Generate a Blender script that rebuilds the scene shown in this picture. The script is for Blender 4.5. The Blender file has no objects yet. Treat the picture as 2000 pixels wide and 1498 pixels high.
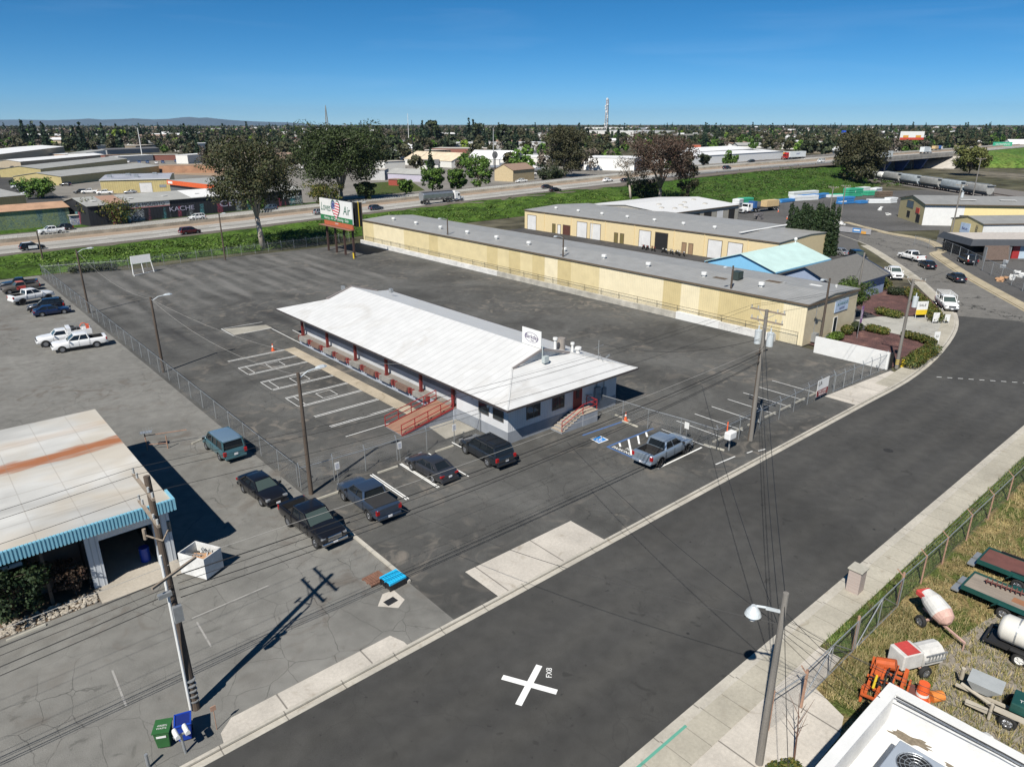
import bpy, math, random
from mathutils import Vector, Matrix
sc = bpy.context.scene
COL = sc.collection
R = math.radians
rnd = random.Random(7)
# ---------------------------------------------------------------- camera, sky, sun, exposure
# world axes: X runs along the street, Y away from it, origin below the camera, metres
CAM_H = 26.0; PITCH = 20.12; HEAD = 49.0; FOC = 1387.0
cd = bpy.data.cameras.new('camera'); cam = bpy.data.objects.new('camera', cd); COL.objects.link(cam)
cam.location = (0, 0, CAM_H); cam.rotation_euler = (R(90 - PITCH), 0, R(HEAD - 90))
cd.sensor_width = 36; cd.lens = 36 * FOC / 2000; cd.clip_start = .5; cd.clip_end = 60000
sc.camera = cam
SUN_AZ = 205.5; SUN_EL = 47.5
w = bpy.data.worlds.new('World'); sc.world = w; w.use_nodes = True
wn = w.node_tree; bg = wn.nodes['Background']
sky = wn.nodes.new('ShaderNodeTexSky'); sky.sky_type = 'NISHITA'; sky.sun_disc = False
sky.sun_elevation = R(SUN_EL); sky.sun_rotation = R(90 - SUN_AZ)
sky.air_density = .5; sky.dust_density = 0; sky.ozone_density = 10; sky.altitude = 0
tc = wn.nodes.new('ShaderNodeTexCoord'); mp = wn.nodes.new('ShaderNodeMapping'); mp.inputs['Scale'].default_value = (2.2, 2.2, 22)
mp.inputs['Rotation'].default_value = (.06, .05, 0)
nz = wn.nodes.new('ShaderNodeTexNoise'); nz.inputs['Scale'].default_value = 1.7; nz.inputs['Detail'].default_value = 7; nz.inputs['Distortion'].default_value = .6
rp = wn.nodes.new('ShaderNodeValToRGB'); rp.color_ramp.elements[0].position = .54; rp.color_ramp.elements[1].position = .82
mx = wn.nodes.new('ShaderNodeMix'); mx.data_type = 'RGBA'; mx.inputs['B'].default_value = (9.5, 11.5, 13.5, 1)
ml = wn.nodes.new('ShaderNodeMath'); ml.operation = 'MULTIPLY'; ml.inputs[1].default_value = .05
L = wn.links.new
L(tc.outputs['Generated'], mp.inputs['Vector']); L(mp.outputs[0], nz.inputs['Vector']); L(nz.outputs['Fac'], rp.inputs[0])
L(rp.outputs['Color'], ml.inputs[0]); L(ml.outputs[0], mx.inputs['Factor']); hs = wn.nodes.new('ShaderNodeHueSaturation'); hs.inputs['Saturation'].default_value = 1.16; hs.inputs['Hue'].default_value = .488; L(sky.outputs[0], hs.inputs['Color']); L(hs.outputs[0], mx.inputs['A']); L(mx.outputs['Result'], bg.inputs['Color'])
bg.inputs['Strength'].default_value = .068
sd = bpy.data.lights.new('sun', 'SUN'); sd.energy = 4.8; sd.angle = R(.5); sd.color = (1, .955, .88)
so = bpy.data.objects.new('sun', sd); COL.objects.link(so)
so.rotation_euler = Vector((math.cos(R(SUN_AZ)) * math.cos(R(SUN_EL)), math.sin(R(SUN_AZ)) * math.cos(R(SUN_EL)), math.sin(R(SUN_EL)))).to_track_quat('Z', 'Y').to_euler()
sc.view_settings.view_transform = 'Standard'; sc.view_settings.look = 'None'; sc.view_settings.exposure = .45; sc.view_settings.gamma = 1
sc.cycles.max_bounces = 5; sc.cycles.transparent_max_bounces = 16; sc.cycles.caustics_reflective = False; sc.cycles.caustics_refractive = False
# ---------------------------------------------------------------- survey helpers: a sight line of the photo met with the plane z
_cp, _sp, _ch, _sh = math.cos(R(PITCH)), math.sin(R(PITCH)), math.cos(R(HEAD)), math.sin(R(HEAD))
def G(u, v, z=0.0):
    t = (z - CAM_H) / (-FOC * _sp - (v - 749) * _cp)
    a = (u - 1000) * t; b = (FOC * _cp - (v - 749) * _sp) * t
    return (a * _sh + b * _ch, -a * _ch + b * _sh)
def PR(X, Y, z=0):
    a = X * _sh - Y * _ch; b = X * _ch + Y * _sh; c = z - CAM_H
    f = b * _cp - c * _sp
    return (1000 + FOC * a / f, 749 + FOC * (-b * _sp - c * _cp) / f)
def HT(u, vb, vt, zb=0):
    X, Y = G(u, vb, zb); lo, hi = zb - 2, zb + 120
    if X * _ch + Y * _sh < 60: hi = 25
    for _ in range(40):
        m = (lo + hi) / 2
        if PR(X, Y, m)[1] > vt: lo = m
        else: hi = m
    return lo
# ---------------------------------------------------------------- materials
MATS = {}
def lin(c):
    return tuple((x / 12.92 if x <= .04045 else ((x + .055) / 1.055) ** 2.4) for x in c)
class NT:
    def __init__(s, name):
        s.m = bpy.data.materials.new(name); s.m.use_nodes = True; s.t = s.m.node_tree; s.n = s.t.nodes
        s.p = s.n['Principled BSDF']; s.l = s.t.links.new; s.tc = s.n.new('ShaderNodeTexCoord')
    def node(s, typ, **k):
        n = s.n.new('ShaderNode' + typ)
        for a, b in k.items():
            if a in n.inputs: n.inputs[a].default_value = b
            else: setattr(n, a, b)
        return n
    def noise(s, scale, detail=4, coord='Object', sx=1, sy=1, sz=1, rot=0, dist=0, rough=.5):
        mp = s.node('Mapping'); mp.inputs['Scale'].default_value = (sx, sy, sz); mp.inputs['Rotation'].default_value = (0, 0, rot)
        s.l(s.tc.outputs[coord], mp.inputs['Vector'])
        n = s.node('TexNoise', Scale=scale, Detail=detail, Distortion=dist, Roughness=rough); s.l(mp.outputs[0], n.inputs['Vector'])
        return n.outputs['Fac']
    def ramp(s, fac, stops):
        r = s.node('ValToRGB'); e = r.color_ramp.elements
        while len(e) < len(stops): e.new(.5)
        for i, (p, c) in enumerate(stops):
            e[i].position = p; e[i].color = (*c, 1) if hasattr(c, '__len__') else (c, c, c, 1)
        s.l(fac, r.inputs[0]); return r.outputs['Color']
    def mix(s, fac, a, b, typ='MIX'):
        m = s.node('Mix'); m.data_type = 'RGBA'; m.blend_type = typ
        for v, k in ((fac, 'Factor'), (a, 'A'), (b, 'B')):
            i = [x for x in m.inputs if x.name == k and (x.type == 'RGBA' if k != 'Factor' else x.type == 'VALUE')][0]
            if hasattr(v, 'is_output'): s.l(v, i)
            else: i.default_value = (*v, 1) if hasattr(v, '__len__') else ((v, v, v, 1) if k != 'Factor' else v)
        return [o for o in m.outputs if o.type == 'RGBA'][0]
    def math(s, op, a, b=0.0, clamp=False):
        m = s.node('Math', operation=op); m.use_clamp = clamp
        for i, v in enumerate((a, b)):
            if hasattr(v, 'is_output'): s.l(v, m.inputs[i])
            else: m.inputs[i].default_value = v
        return m.outputs[0]
    def xyz(s, coord='Object'):
        x = s.node('SeparateXYZ'); s.l(s.tc.outputs[coord], x.inputs[0]); return x.outputs
    def bump(s, h, strength=.3, dist=.02):
        b = s.node('Bump', Strength=strength, Distance=dist); s.l(h, b.inputs['Height']); s.l(b.outputs[0], s.p.inputs['Normal'])
    def out(s, col, rough=.7, metal=0, spec=None):
        if hasattr(col, 'is_output'): s.l(col, s.p.inputs['Base Color'])
        else: s.p.inputs['Base Color'].default_value = (*col, 1)
        if hasattr(rough, 'is_output'): s.l(rough, s.p.inputs['Roughness'])
        else: s.p.inputs['Roughness'].default_value = rough
        s.p.inputs['Metallic'].default_value = metal
        if spec is not None: s.p.inputs['Specular IOR Level'].default_value = spec
        return s.m
def M(name, c=None, rough=.65, metal=0, var=.18, scale=1.5, sx=1, sy=1, sz=1, coat=0, bump=0):
    """weathered plain surface: base colour broken by two scales of noise"""
    if name in MATS: return MATS[name]
    t = NT(name); n1 = t.noise(scale, 6, sx=sx, sy=sy, sz=sz); n2 = t.noise(scale * 9, 3)
    k = t.mix(.35, t.ramp(n1, [(.3, 1 - var), (.7, 1 + var * .5)]), t.ramp(n2, [(.3, 1 - var), (.7, 1 + var * .5)]))
    t.out(t.mix(1.0, c, k, 'MULTIPLY'), rough, metal)
    if coat: t.p.inputs['Coat Weight'].default_value = coat; t.p.inputs['Coat Roughness'].default_value = .06
    if bump: t.bump(n2, bump)
    MATS[name] = t.m; return t.m
def ribbed(name, c, pitch=.3, axis='x', dark=.72, rough=.5, metal=0, patches=None, var=.1):
    """profiled sheet metal: ribs along one axis; optional list of panel shades"""
    if name in MATS: return MATS[name]
    t = NT(name); x = t.xyz(); a = {'x': x[0], 'y': x[1], 'z': x[2]}[axis]
    f = t.math('FRACT', t.math('DIVIDE', a, pitch)); d = t.math('ABSOLUTE', t.math('SUBTRACT', f, .5))
    base = c
    if patches:
        st = t.math('FLOOR', t.math('DIVIDE', a, patches[0])); wn_ = t.node('TexWhiteNoise'); wn_.noise_dimensions = '1D'; t.l(st, wn_.inputs['W'])
        base = t.ramp(wn_.outputs['Value'], [(0, patches[1]), (.45, patches[2]), (.7, patches[3]), (1, patches[1])])
        base.node.color_ramp.interpolation = 'CONSTANT'
    n = t.noise(.6, 5); k = t.ramp(n, [(.3, 1 - var), (.7, 1 + var * .4)])
    col = t.mix(1.0, base, k, 'MULTIPLY')
    col = t.mix(t.ramp(d, [(.36, 0), (.46, 1)]), col, t.mix(1.0, col, dark, 'MULTIPLY'))
    t.out(col, rough, metal); t.bump(t.ramp(d, [(.3, 0), (.45, 1)]), .5, .03)
    MATS[name] = t.m; return t.m
# ---------------------------------------------------------------- mesh builder
class MB:
    def __init__(s): s.v = []; s.f = []; s.mi = []; s.m = 0
    def add(s, vs, fs, T=None):
        b = len(s.v)
        s.v += [tuple(T @ Vector(p)) for p in vs] if T is not None else [tuple(p) for p in vs]
        s.f += [tuple(b + i for i in f) for f in fs]; s.mi += [s.m] * len(fs); return s
    def box(s, x0, x1, y0, y1, z0, z1, T=None):
        return s.add([(x0, y0, z0), (x1, y0, z0), (x1, y1, z0), (x0, y1, z0), (x0, y0, z1), (x1, y0, z1), (x1, y1, z1), (x0, y1, z1)],
                     [(0, 3, 2, 1), (4, 5, 6, 7), (0, 1, 5, 4), (1, 2, 6, 5), (2, 3, 7, 6), (3, 0, 4, 7)], T)
    def cbox(s, c, d, rz=0, T=None):
        m = Matrix.Translation(Vector(c)) @ Matrix.Rotation(rz, 4, 'Z')
        if T is not None: m = T @ m
        return s.box(-d[0] / 2, d[0] / 2, -d[1] / 2, d[1] / 2, -d[2] / 2, d[2] / 2, m)
    def prism(s, poly, z0, z1, T=None):
        n = len(poly)
        return s.add([(x, y, z0) for x, y in poly] + [(x, y, z1) for x, y in poly],
                     [tuple(range(n - 1, -1, -1)), tuple(range(n, 2 * n))] + [(i, (i + 1) % n, n + (i + 1) % n, n + i) for i in range(n)], T)
    def bar(s, p, q, w, h=None, T=None):
        """square bar from p to q"""
        p = Vector(p); q = Vector(q); d = q - p; l = d.length
        if l < 1e-6: return s
        h = h or w; rot = d.to_track_quat('X', 'Z').to_matrix().to_4x4()
        m = Matrix.Translation(p) @ rot
        if T is not None: m = T @ m
        return s.box(0, l, -w / 2, w / 2, -h / 2, h / 2, m)
    def tube(s, pts, r, n=8, r1=None, cap=True, T=None):
        """tube along points, radius r tapering to r1 (or a list of radii)"""
        pts = [Vector(p) for p in pts]; k = len(pts)
        rs = r if isinstance(r, (list, tuple)) else [r + ((r1 if r1 is not None else r) - r) * i / max(1, k - 1) for i in range(k)]
        vs = []; up = Vector((0, 0, 1))
        for i, p in enumerate(pts):
            d = (pts[min(i + 1, k - 1)] - pts[max(i - 1, 0)]).normalized()
            a = d.cross(up if abs(d.z) < .95 else Vector((1, 0, 0))).normalized(); b = a.cross(d).normalized() * -1
            for j in range(n):
                t = 2 * math.pi * j / n; vs.append(p + (a * math.cos(t) + b * math.sin(t)) * rs[i])
        fs = [(i * n + j, i * n + (j + 1) % n, (i + 1) * n + (j + 1) % n, (i + 1) * n + j) for i in range(k - 1) for j in range(n)]
        if cap: fs += [tuple(range(n - 1, -1, -1)), tuple((k - 1) * n + j for j in range(n))]
        return s.add(vs, fs, T)
    def rings(s, rings, cap=True, T=None):
        n = len(rings[0]); vs = [p for r in rings for p in r]; k = len(rings)
        fs = [(i * n + j, i * n + (j + 1) % n, (i + 1) * n + (j + 1) % n, (i + 1) * n + j) for i in range(k - 1) for j in range(n)]
        if cap: fs += [tuple(range(n - 1, -1, -1)), tuple((k - 1) * n + j for j in range(n))]
        return s.add(vs, fs, T)
    def quad(s, *p): return s.add(p, [tuple(range(len(p)))])
    def blob(s, c, r, seed=0, k=.15, seg=10, ring=6, T=None):
        q = random.Random(seed); vs = [(c[0], c[1], c[2] - r[2])]; fs = []
        for i in range(1, ring):
            ph = math.pi * i / ring
            for j in range(seg):
                th = 2 * math.pi * j / seg; f = 1 + q.uniform(-k, k)
                vs.append((c[0] + r[0] * f * math.sin(ph) * math.cos(th), c[1] + r[1] * f * math.sin(ph) * math.sin(th), c[2] - r[2] * f * math.cos(ph)))
        vs.append((c[0], c[1], c[2] + r[2])); e = len(vs) - 1
        for j in range(seg): fs.append((0, 1 + (j + 1) % seg, 1 + j)); fs.append((e, e - seg + j, e - seg + (j + 1) % seg))
        for i in range(ring - 2):
            for j in range(seg): a = 1 + i * seg; fs.append((a + j, a + (j + 1) % seg, a + seg + (j + 1) % seg, a + seg + j))
        return s.add(vs, fs, T)
    def mesh(s, name, mats, smooth=False):
        me = bpy.data.meshes.new(name); me.from_pydata(s.v, [], s.f); me.update()
        for m in (mats if isinstance(mats, (list, tuple)) else [mats]): me.materials.append(m)
        if isinstance(mats, (list, tuple)) and len(mats) > 1: me.polygons.foreach_set('material_index', s.mi)
        if smooth: me.polygons.foreach_set('use_smooth', [True] * len(s.f))
        return me
    def build(s, name, mats, parent=None, loc=None, rz=0, smooth=False, bevel=0):
        o = bpy.data.objects.new(name, s.mesh(name, mats, smooth)); COL.objects.link(o)
        if parent is not None: o.parent = parent
        if loc is not None: o.location = loc
        if rz: o.rotation_euler.z = rz
        if bevel:
            b = o.modifiers.new('b', 'BEVEL'); b.width = bevel; b.segments = 2; b.limit_method = 'ANGLE'; b.angle_limit = R(50)
        return o
def tag(o, label=None, cat=None, group=None, kind=None):
    if label: o['label'] = label
    if cat: o['category'] = cat
    if group: o['group'] = group
    if kind: o['kind'] = kind
    return o
def thing(name, label, cat, loc=(0, 0, 0), rz=0, group=None):
    o = bpy.data.objects.new(name, None); COL.objects.link(o); o.location = loc; o.rotation_euler.z = rz; o.empty_display_size = .3
    return tag(o, label, cat, group)
def copy_tree(o, parent=None):
    c = o.copy(); COL.objects.link(c); c.parent = parent
    for ch in KIDS.get(o.name, None) or [x for x in bpy.data.objects if x.parent == o]:
        copy_tree(ch, c)
    return c
KIDS = {}
def remember(o):
    """note the children once, so that copying a thing needs no search"""
    for x in [o] + list(o.children_recursive): KIDS[x.name] = list(x.children)
def dup(o, loc, rz=0, label=None, cat=None, group=None, scale=None):
    c = copy_tree(o); c.location = loc; c.rotation_euler.z = rz
    if scale: c.scale = (scale,) * 3 if not hasattr(scale, '__len__') else scale
    return tag(c, label, cat, group)
def struct(o): o['kind'] = 'structure'; return o
def text_obj(s, size, mat, parent, M4, name='lettering', ext=.01, shear=0, sx=1):
    cu = bpy.data.curves.new(name, 'FONT'); cu.body = s; cu.size = size; cu.extrude = ext; cu.align_x = 'CENTER'; cu.align_y = 'CENTER'; cu.shear = shear
    tmp = bpy.data.objects.new(name, cu); COL.objects.link(tmp); dg = bpy.context.evaluated_depsgraph_get()
    me = bpy.data.meshes.new_from_object(tmp.evaluated_get(dg)); bpy.data.objects.remove(tmp)
    if sx != 1: me.transform(Matrix.Diagonal((sx, 1, 1, 1)))
    me.materials.clear(); me.materials.append(mat)
    o = bpy.data.objects.new(name, me); COL.objects.link(o); o.parent = parent; o.matrix_local = M4; return o
def frame(o, xdir, zdir):
    """matrix whose local x,y lie in the writing plane and z points at the reader"""
    x = Vector(xdir).normalized(); z = Vector(zdir).normalized(); y = z.cross(x)
    return Matrix.Translation(Vector(o)) @ Matrix((x, y, z)).transposed().to_4x4()
# ---------------------------------------------------------------- setting: materials of the ground
def asphalt(name, c, patch=.25, crack=.0, speck=.25, stain=None, streak=None, crackscale=.35, pscale=.12, lanes=None):
    t = NT(name); x, y, z = t.xyz()
    a = t.noise(pscale, 6, dist=.8); b = t.noise(1.1, 5); g = t.noise(34, 2)
    col = t.mix(1.0, c, t.ramp(a, [(.32, 1 - patch), (.5, 1), (.7, 1 + patch)]), 'MULTIPLY')
    col = t.mix(1.0, col, t.ramp(b, [(.3, .88), (.7, 1.12)]), 'MULTIPLY')
    col = t.mix(1.0, col, t.ramp(g, [(.3, 1 - speck), (.7, 1 + speck)]), 'MULTIPLY')
    if stain:
        s = t.noise(.5, 6, dist=1.5); s2 = t.noise(.07, 3)
        col = t.mix(t.math('MULTIPLY', t.ramp(s, [(.52, 0), (.72, 1)]), t.ramp(s2, [(.42, 0), (.6, 1)])), col, stain)
    d = t.noise(.9, 5, dist=1.2); col = t.mix(t.ramp(d, [(.66, 0), (.72, .5)]), col, tuple(q * .45 for q in c))
    if streak:   # worn wheel paths: x0, x1, y0, y1, period, colour
        for x0, x1, y0, y1, per, sc_, amt in streak:
            wob = t.math('MULTIPLY', t.math('SUBTRACT', t.noise(.09, 3), .5), 1.6)
            f = t.math('ABSOLUTE', t.math('SUBTRACT', t.math('FRACT', t.math('DIVIDE', t.math('ADD', x, wob), per)), .5))
            n = t.noise(.35, 5, sx=1, sy=.22)
            m = t.math('MULTIPLY', t.ramp(f, [(.16, 1), (.4, 0)]), t.ramp(n, [(.36, 0), (.62, 1)]))
            for v, lo, hi, e in ((x, x0, x1, 2), (y, y0, y1, 6)):
                m = t.math('MULTIPLY', m, t.math('MULTIPLY', t.math('DIVIDE', t.math('SUBTRACT', v, lo), e, True), t.math('DIVIDE', t.math('SUBTRACT', hi, v), e, True), True))
            col = t.mix(t.math('MULTIPLY', m, amt), col, sc_)
    if lanes:
        f = t.math('ABSOLUTE', t.math('SUBTRACT', t.math('FRACT', t.math('DIVIDE', t.math('SUBTRACT', y, lanes[0]), lanes[1])), .5)); n = t.noise(.3, 5, sx=.12)
        col = t.mix(t.math('MULTIPLY', t.ramp(f, [(.1, 1), (.36, 0)]), t.ramp(n, [(.3, .1), (.7, .6)])), col, t.mix(1.0, col, (1.35, 1.33, 1.28), 'MULTIPLY'))
        sp = t.noise(3.5, 4); col = t.mix(t.ramp(sp, [(.70, 0), (.73, .6)]), col, (.02, .02, .02))
    if crack:
        mp = t.node('Mapping'); mp.inputs['Scale'].default_value = (crackscale, crackscale * .8, 1); nn = t.node('TexNoise', Scale=.8, Detail=5)
        t.l(t.tc.outputs['Object'], mp.inputs[0]); t.l(t.tc.outputs['Object'], nn.inputs['Vector'])
        mv = t.mix(.22, mp.outputs[0], nn.outputs['Color'])
        vo = t.node('TexVoronoi', Scale=1.0); vo.feature = 'DISTANCE_TO_EDGE'; t.l(mv, vo.inputs['Vector'])
        k = t.math('MULTIPLY', t.ramp(vo.outputs['Distance'], [(.0025, 1), (.0075, 0)]), t.ramp(t.noise(.11, 3), [(.38, 0), (.55, 1)]))
        col = t.mix(t.math('MULTIPLY', k, crack), col, (.012, .012, .012))
    t.out(col, .92, spec=.25); t.bump(g, .25, .01); MATS[name] = t.m; return t.m
def concrete(name, c, joint=None, ax='x', dirt=.22):
    t = NT(name); x, y, z = t.xyz(); a = t.noise(.35, 6, dist=.5); b = t.noise(6, 4); g = t.noise(45, 2)
    col = t.mix(1.0, c, t.ramp(a, [(.3, 1 - dirt), (.7, 1.06)]), 'MULTIPLY'); col = t.mix(1.0, col, t.ramp(b, [(.3, .9), (.7, 1.05)]), 'MULTIPLY')
    col = t.mix(1.0, col, t.ramp(g, [(.3, .88), (.7, 1.1)]), 'MULTIPLY')
    s = t.noise(.8, 6, dist=1); col = t.mix(t.ramp(s, [(.6, 0), (.75, .45)]), col, (.16, .12, .07))
    if joint:
        f = t.math('ABSOLUTE', t.math('SUBTRACT', t.math('FRACT', t.math('DIVIDE', x if ax == 'x' else y, joint)), .5))
        col = t.mix(t.ramp(f, [(.488, 0), (.496, .7)]), col, (.05, .045, .04))
    t.out(col, .9, spec=.2); t.bump(b, .15, .01); MATS[name] = t.m; return t.m
def greenery(name, stops, scale=.5, fine=9, rough=.9, det=8, straw=None):
    t = NT(name); a = t.noise(scale, det, dist=.6); b = t.noise(fine, 5)
    col = t.mix(1.0, t.ramp(a, stops), t.ramp(b, [(.32, .35), (.5, .95), (.7, 1.5)]), 'MULTIPLY')
    if straw: col = t.mix(t.ramp(t.noise(scale * .4, 5, dist=1), [(.5, 0), (.62, 1)]), col, t.mix(1.0, straw, t.ramp(b, [(.3, .5), (.7, 1.3)]), 'MULTIPLY'))
    t.out(col, rough, spec=.1); t.bump(b, .6, .08); MATS[name] = t.m; return t.m
a_new = asphalt('asphalt_new', (.056, .055, .052), .20, .15, .3, pscale=.07, lanes=(14.2, 2.9))
a_lot = asphalt('asphalt_sealed', (.083, .082, .077), .34, .4, .4, stain=(.17, .152, .13), crackscale=.45,
                streak=[(21, 68, 106, 150, 3.35, (.17, .165, .155), .75), (21, 44, 84, 112, 3.4, (.022, .022, .023), .55), (22, 34, 44, 55, 3.0, (.13, .12, .11), .5)])
a_old = asphalt('asphalt_old', (.172, .168, .154), .14, .55, .4, stain=(.12, .105, .09), crackscale=.6)
a_yard = asphalt('asphalt_yard', (.095, .092, .088), .2, .6, .25, crackscale=.15, pscale=.05)
a_street = asphalt('asphalt_street_old', (.15, .143, .13), .12, 1.0, .25, crackscale=.10)
a_alley = asphalt('asphalt_alley', (.055, .054, .054), .2, .3, .2, stain=(.11, .10, .09))
c_curb = concrete('concrete_curb', (.46, .43, .37), 3.0); c_walk = concrete('concrete_walk', (.42, .39, .32), 1.5)
c_apron = concrete('concrete_apron', (.52, .48, .42), 4.6); c_old = concrete('concrete_old', (.36, .34, .29)); c_freeway = concrete('concrete_freeway', (.40, .385, .36), dirt=.3)
m_soil = M('soil', (.12, .085, .055), .95, var=.4, scale=2, bump=.4); m_gravel = M('gravel', (.27, .24, .2), .95, var=.5, scale=6, bump=.6)
m_berm = greenery('berm_green', [(.3, (.025, .040, .010)), (.45, (.04, .075, .012)), (.6, (.07, .13, .02)), (.75, (.09, .11, .03))], .18, 2.2)
m_emb = greenery('embankment_green', [(.3, (.028, .06, .010)), (.5, (.045, .095, .014)), (.7, (.075, .115, .025))], .14, 1.3)
m_dry = greenery('yard_grass', [(.3, (.05, .07, .02)), (.42, (.09, .11, .03)), (.52, (.20, .15, .07)), (.64, (.32, .25, .11)), (.75, (.24, .18, .11))], .55, 9)
m_field = greenery('field', [(.25, (.05, .055, .03)), (.45, (.085, .08, .05)), (.6, (.14, .125, .095)), (.8, (.20, .18, .15))], .012, .12)
m_verge = greenery('verge_green', [(.32, (.11, .085, .05)), (.46, (.06, .075, .02)), (.58, (.06, .10, .02)), (.72, (.15, .14, .06))], .9, 10)
def lava():
    t = NT('red_lava_rock'); v = t.node('TexVoronoi', Scale=9); t.l(t.tc.outputs['Object'], v.inputs['Vector'])
    col = t.mix(1.0, t.ramp(t.noise(.6, 5), [(.3, (.10, .05, .045)), (.6, (.18, .085, .075)), (.75, (.30, .16, .12))]), t.ramp(v.outputs['Distance'], [(0, 1.3), (.6, .5)]), 'MULTIPLY')
    t.out(col, .95); t.bump(v.outputs['Distance'], .8, .05); return t.m
m_lava = lava()
def paint(name, c, wear=.5):
    t = NT(name); n = t.noise(2.2, 6, dist=.5); n2 = t.noise(22, 3)
    f = t.math('MULTIPLY', t.ramp(n, [(.5 + .2 * (1 - wear), 0), (.85, 1)]), 1.0); f2 = t.ramp(n2, [(.55 + .2 * (1 - wear), 0), (.75, .8)])
    t.out(t.mix(t.math('MAXIMUM', f, f2), c, (.07, .07, .07)), .8); MATS[name] = t.m; return t.m
p_white = paint('paint_white', (.78, .78, .75), .1); p_worn = paint('paint_worn', (.62, .62, .60), .65); p_blue = paint('paint_blue', (.06, .13, .30), .95); p_bluesq = paint('paint_blue_solid', (.02, .20, .55), .1)
# ---------------------------------------------------------------- setting: ground, road, lots
def sheet(name, poly, z, mat, th=0.0):
    b = MB()
    if th: b.prism(poly, z - th, z)
    else: b.add([(x, y, z) for x, y in poly], [tuple(range(len(poly)))])
    return struct(b.build(name, mat))
def offs(pts, d):
    out = []
    for i, p in enumerate(pts):
        a = Vector(pts[max(0, i - 1)][:2]); c = Vector(pts[min(len(pts) - 1, i + 1)][:2]); t = (c - a).normalized(); n = Vector((-t.y, t.x))
        out.append((p[0] + n.x * d, p[1] + n.y * d))
    return out
def ribbon(pts, d0, d1, z0, z1, mb=None):
    """solid strip between two offsets of a line, z0 bottom, z1 top"""
    b = mb or MB(); a, c = offs(pts, d0), offs(pts, d1)
    zs = [p[2] if len(p) > 2 else 0 for p in pts]
    rg = [[(*a[i], z0 + zs[i]), (*c[i], z0 + zs[i]), (*c[i], z1 + zs[i]), (*a[i], z1 + zs[i])] for i in range(len(pts))]
    return b.rings(rg)
def smooth(pts, n=4):
    out = []
    for i in range(len(pts) - 1):
        p = [Vector(pts[max(0, i - 1)]), Vector(pts[i]), Vector(pts[i + 1]), Vector(pts[min(len(pts) - 1, i + 2)])]
        for k in range(n):
            t = k / n; q = .5 * ((2 * p[1]) + (p[2] - p[0]) * t + (2 * p[0] - 5 * p[1] + 4 * p[2] - p[3]) * t * t + (3 * p[1] - p[0] - 3 * p[2] + p[3]) * t ** 3)
            out.append(tuple(q))
    return out + [tuple(pts[-1])]
ZR = -.09   # road surface
g = MB(); n = 72
g.add([(0, 0, -.13)] + [(11800 * math.cos(2 * math.pi * i / n), 11800 * math.sin(2 * math.pi * i / n), -.13) for i in range(n)], [(0, 1 + i, 1 + (i + 1) % n) for i in range(n)])
struct(g.build('ground', m_field))
KERB = smooth([(70, 26.2, 0), (79.3, 26.2, 0), (90, 27.2, 0), (102.2, 29.4, 0), (111.1, 31.9, 0), (118.7, 35.2, 0), (124.7, 38.9, 0), (137, 46.5, 0), (151.8, 56.9, 0), (167.2, 68.8, 0), (178, 80, 0), (190, 95, 0)], 3)
FARK = smooth([(110, 14, 0), (118, 23, 0), (126.1, 29, 0), (145, 42.6, 0), (158, 51, 0), (166.4, 56.1, 0), (171, 56.5, 0), (176, 58.5, 0), (183, 63, 0), (187, 68, 0), (190, 76, 0), (202, 92, 0)], 3)
seam = [(113.4, 33.7), (117.2, 26.3)]
kn = [p[:2] for p in KERB if p[0] < 113]; ko = [p[:2] for p in KERB if p[0] >= 113]
sheet('road', [(-80, 14.4), (112, 14.4), (114, 19), seam[1], seam[0]] + kn[::-1] + [(-80, 26.2)], ZR, a_new)
sheet('road_old', [seam[0], seam[1], (114, 19), (112, 14.4)] + [p[:2] for p in FARK if p[1] > 14.4] + ko[::-1], ZR - .004, a_street)
KL = [(-80, 26.2, 0), (70, 26.2, 0)] + KERB[1:]
sheet('lot_left', [(-60, 26.75), (19, 26.75), (19, 153), (-60, 153)], .0, a_old)
sheet('lot_main', [(19, 26.75), (78.5, 26.75), (82.2, 29.3), (82.2, 147), (52, 149.2), (33, 148), (19, 153)], .004, a_lot)
sheet('alley', [(96, 33), (150, 62), (127, 141), (82, 149), (82.2, 40), (96, 40)], -.02, a_alley)
yard_poly = [(150, 62), (168, 72), (187, 80), (206, 68), (240, 40), (330, 45), (330, 118), (300, 130), (251, 131), (232, 139), (212, 148), (127, 143)]
sheet('yard', yard_poly, -.03, a_yard)
sheet('yard_right', [(114, 12), (128, 29), (147, 42.5), (168, 55.5), (184, 61), (206, 68), (260, 40), (260, -40), (114, -40)], -.04, a_yard)
b = MB(); ribbon(KL, 0, .38, -.15, ZR + .018, b); ribbon(KL, .38, .56, -.15, .03, b); struct(b.build('kerb', c_curb))
b = MB(); ribbon([(-80, 14.4, 0), (112, 14.4, 0)], -.38, 0, -.15, ZR + .018, b); ribbon([(-80, 14.4, 0), (112, 14.4, 0)], -.56, -.38, -.15, .03, b); struct(b.build('kerb', c_curb))
b = MB(); ribbon([(-80, 14.4, 0), (112, 14.4, 0)], -2.05, -.56, -.15, .026, b); struct(b.build('sidewalk', c_walk))
b = MB(); ribbon(FARK, -.35, 0, -.15, ZR + .02, b); ribbon(FARK, -2.2, -.35, -.15, .03, b); struct(b.build('sidewalk', concrete('concrete_tan', (.42, .36, .25), 1.5)))
b = MB(); ribbon(KERB[2:-6], .56, 2.1, -.12, .028, b); struct(b.build('sidewalk', c_walk))
sheet('verge', [(32, 12.35), (110, 12.35), (110, 10.9), (32, 11.2)], .01, m_verge)
sheet('yard_dirt', [(14, 11.2), (110, 10.9), (114, -40), (14, -40)], 0, m_dry)
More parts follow.
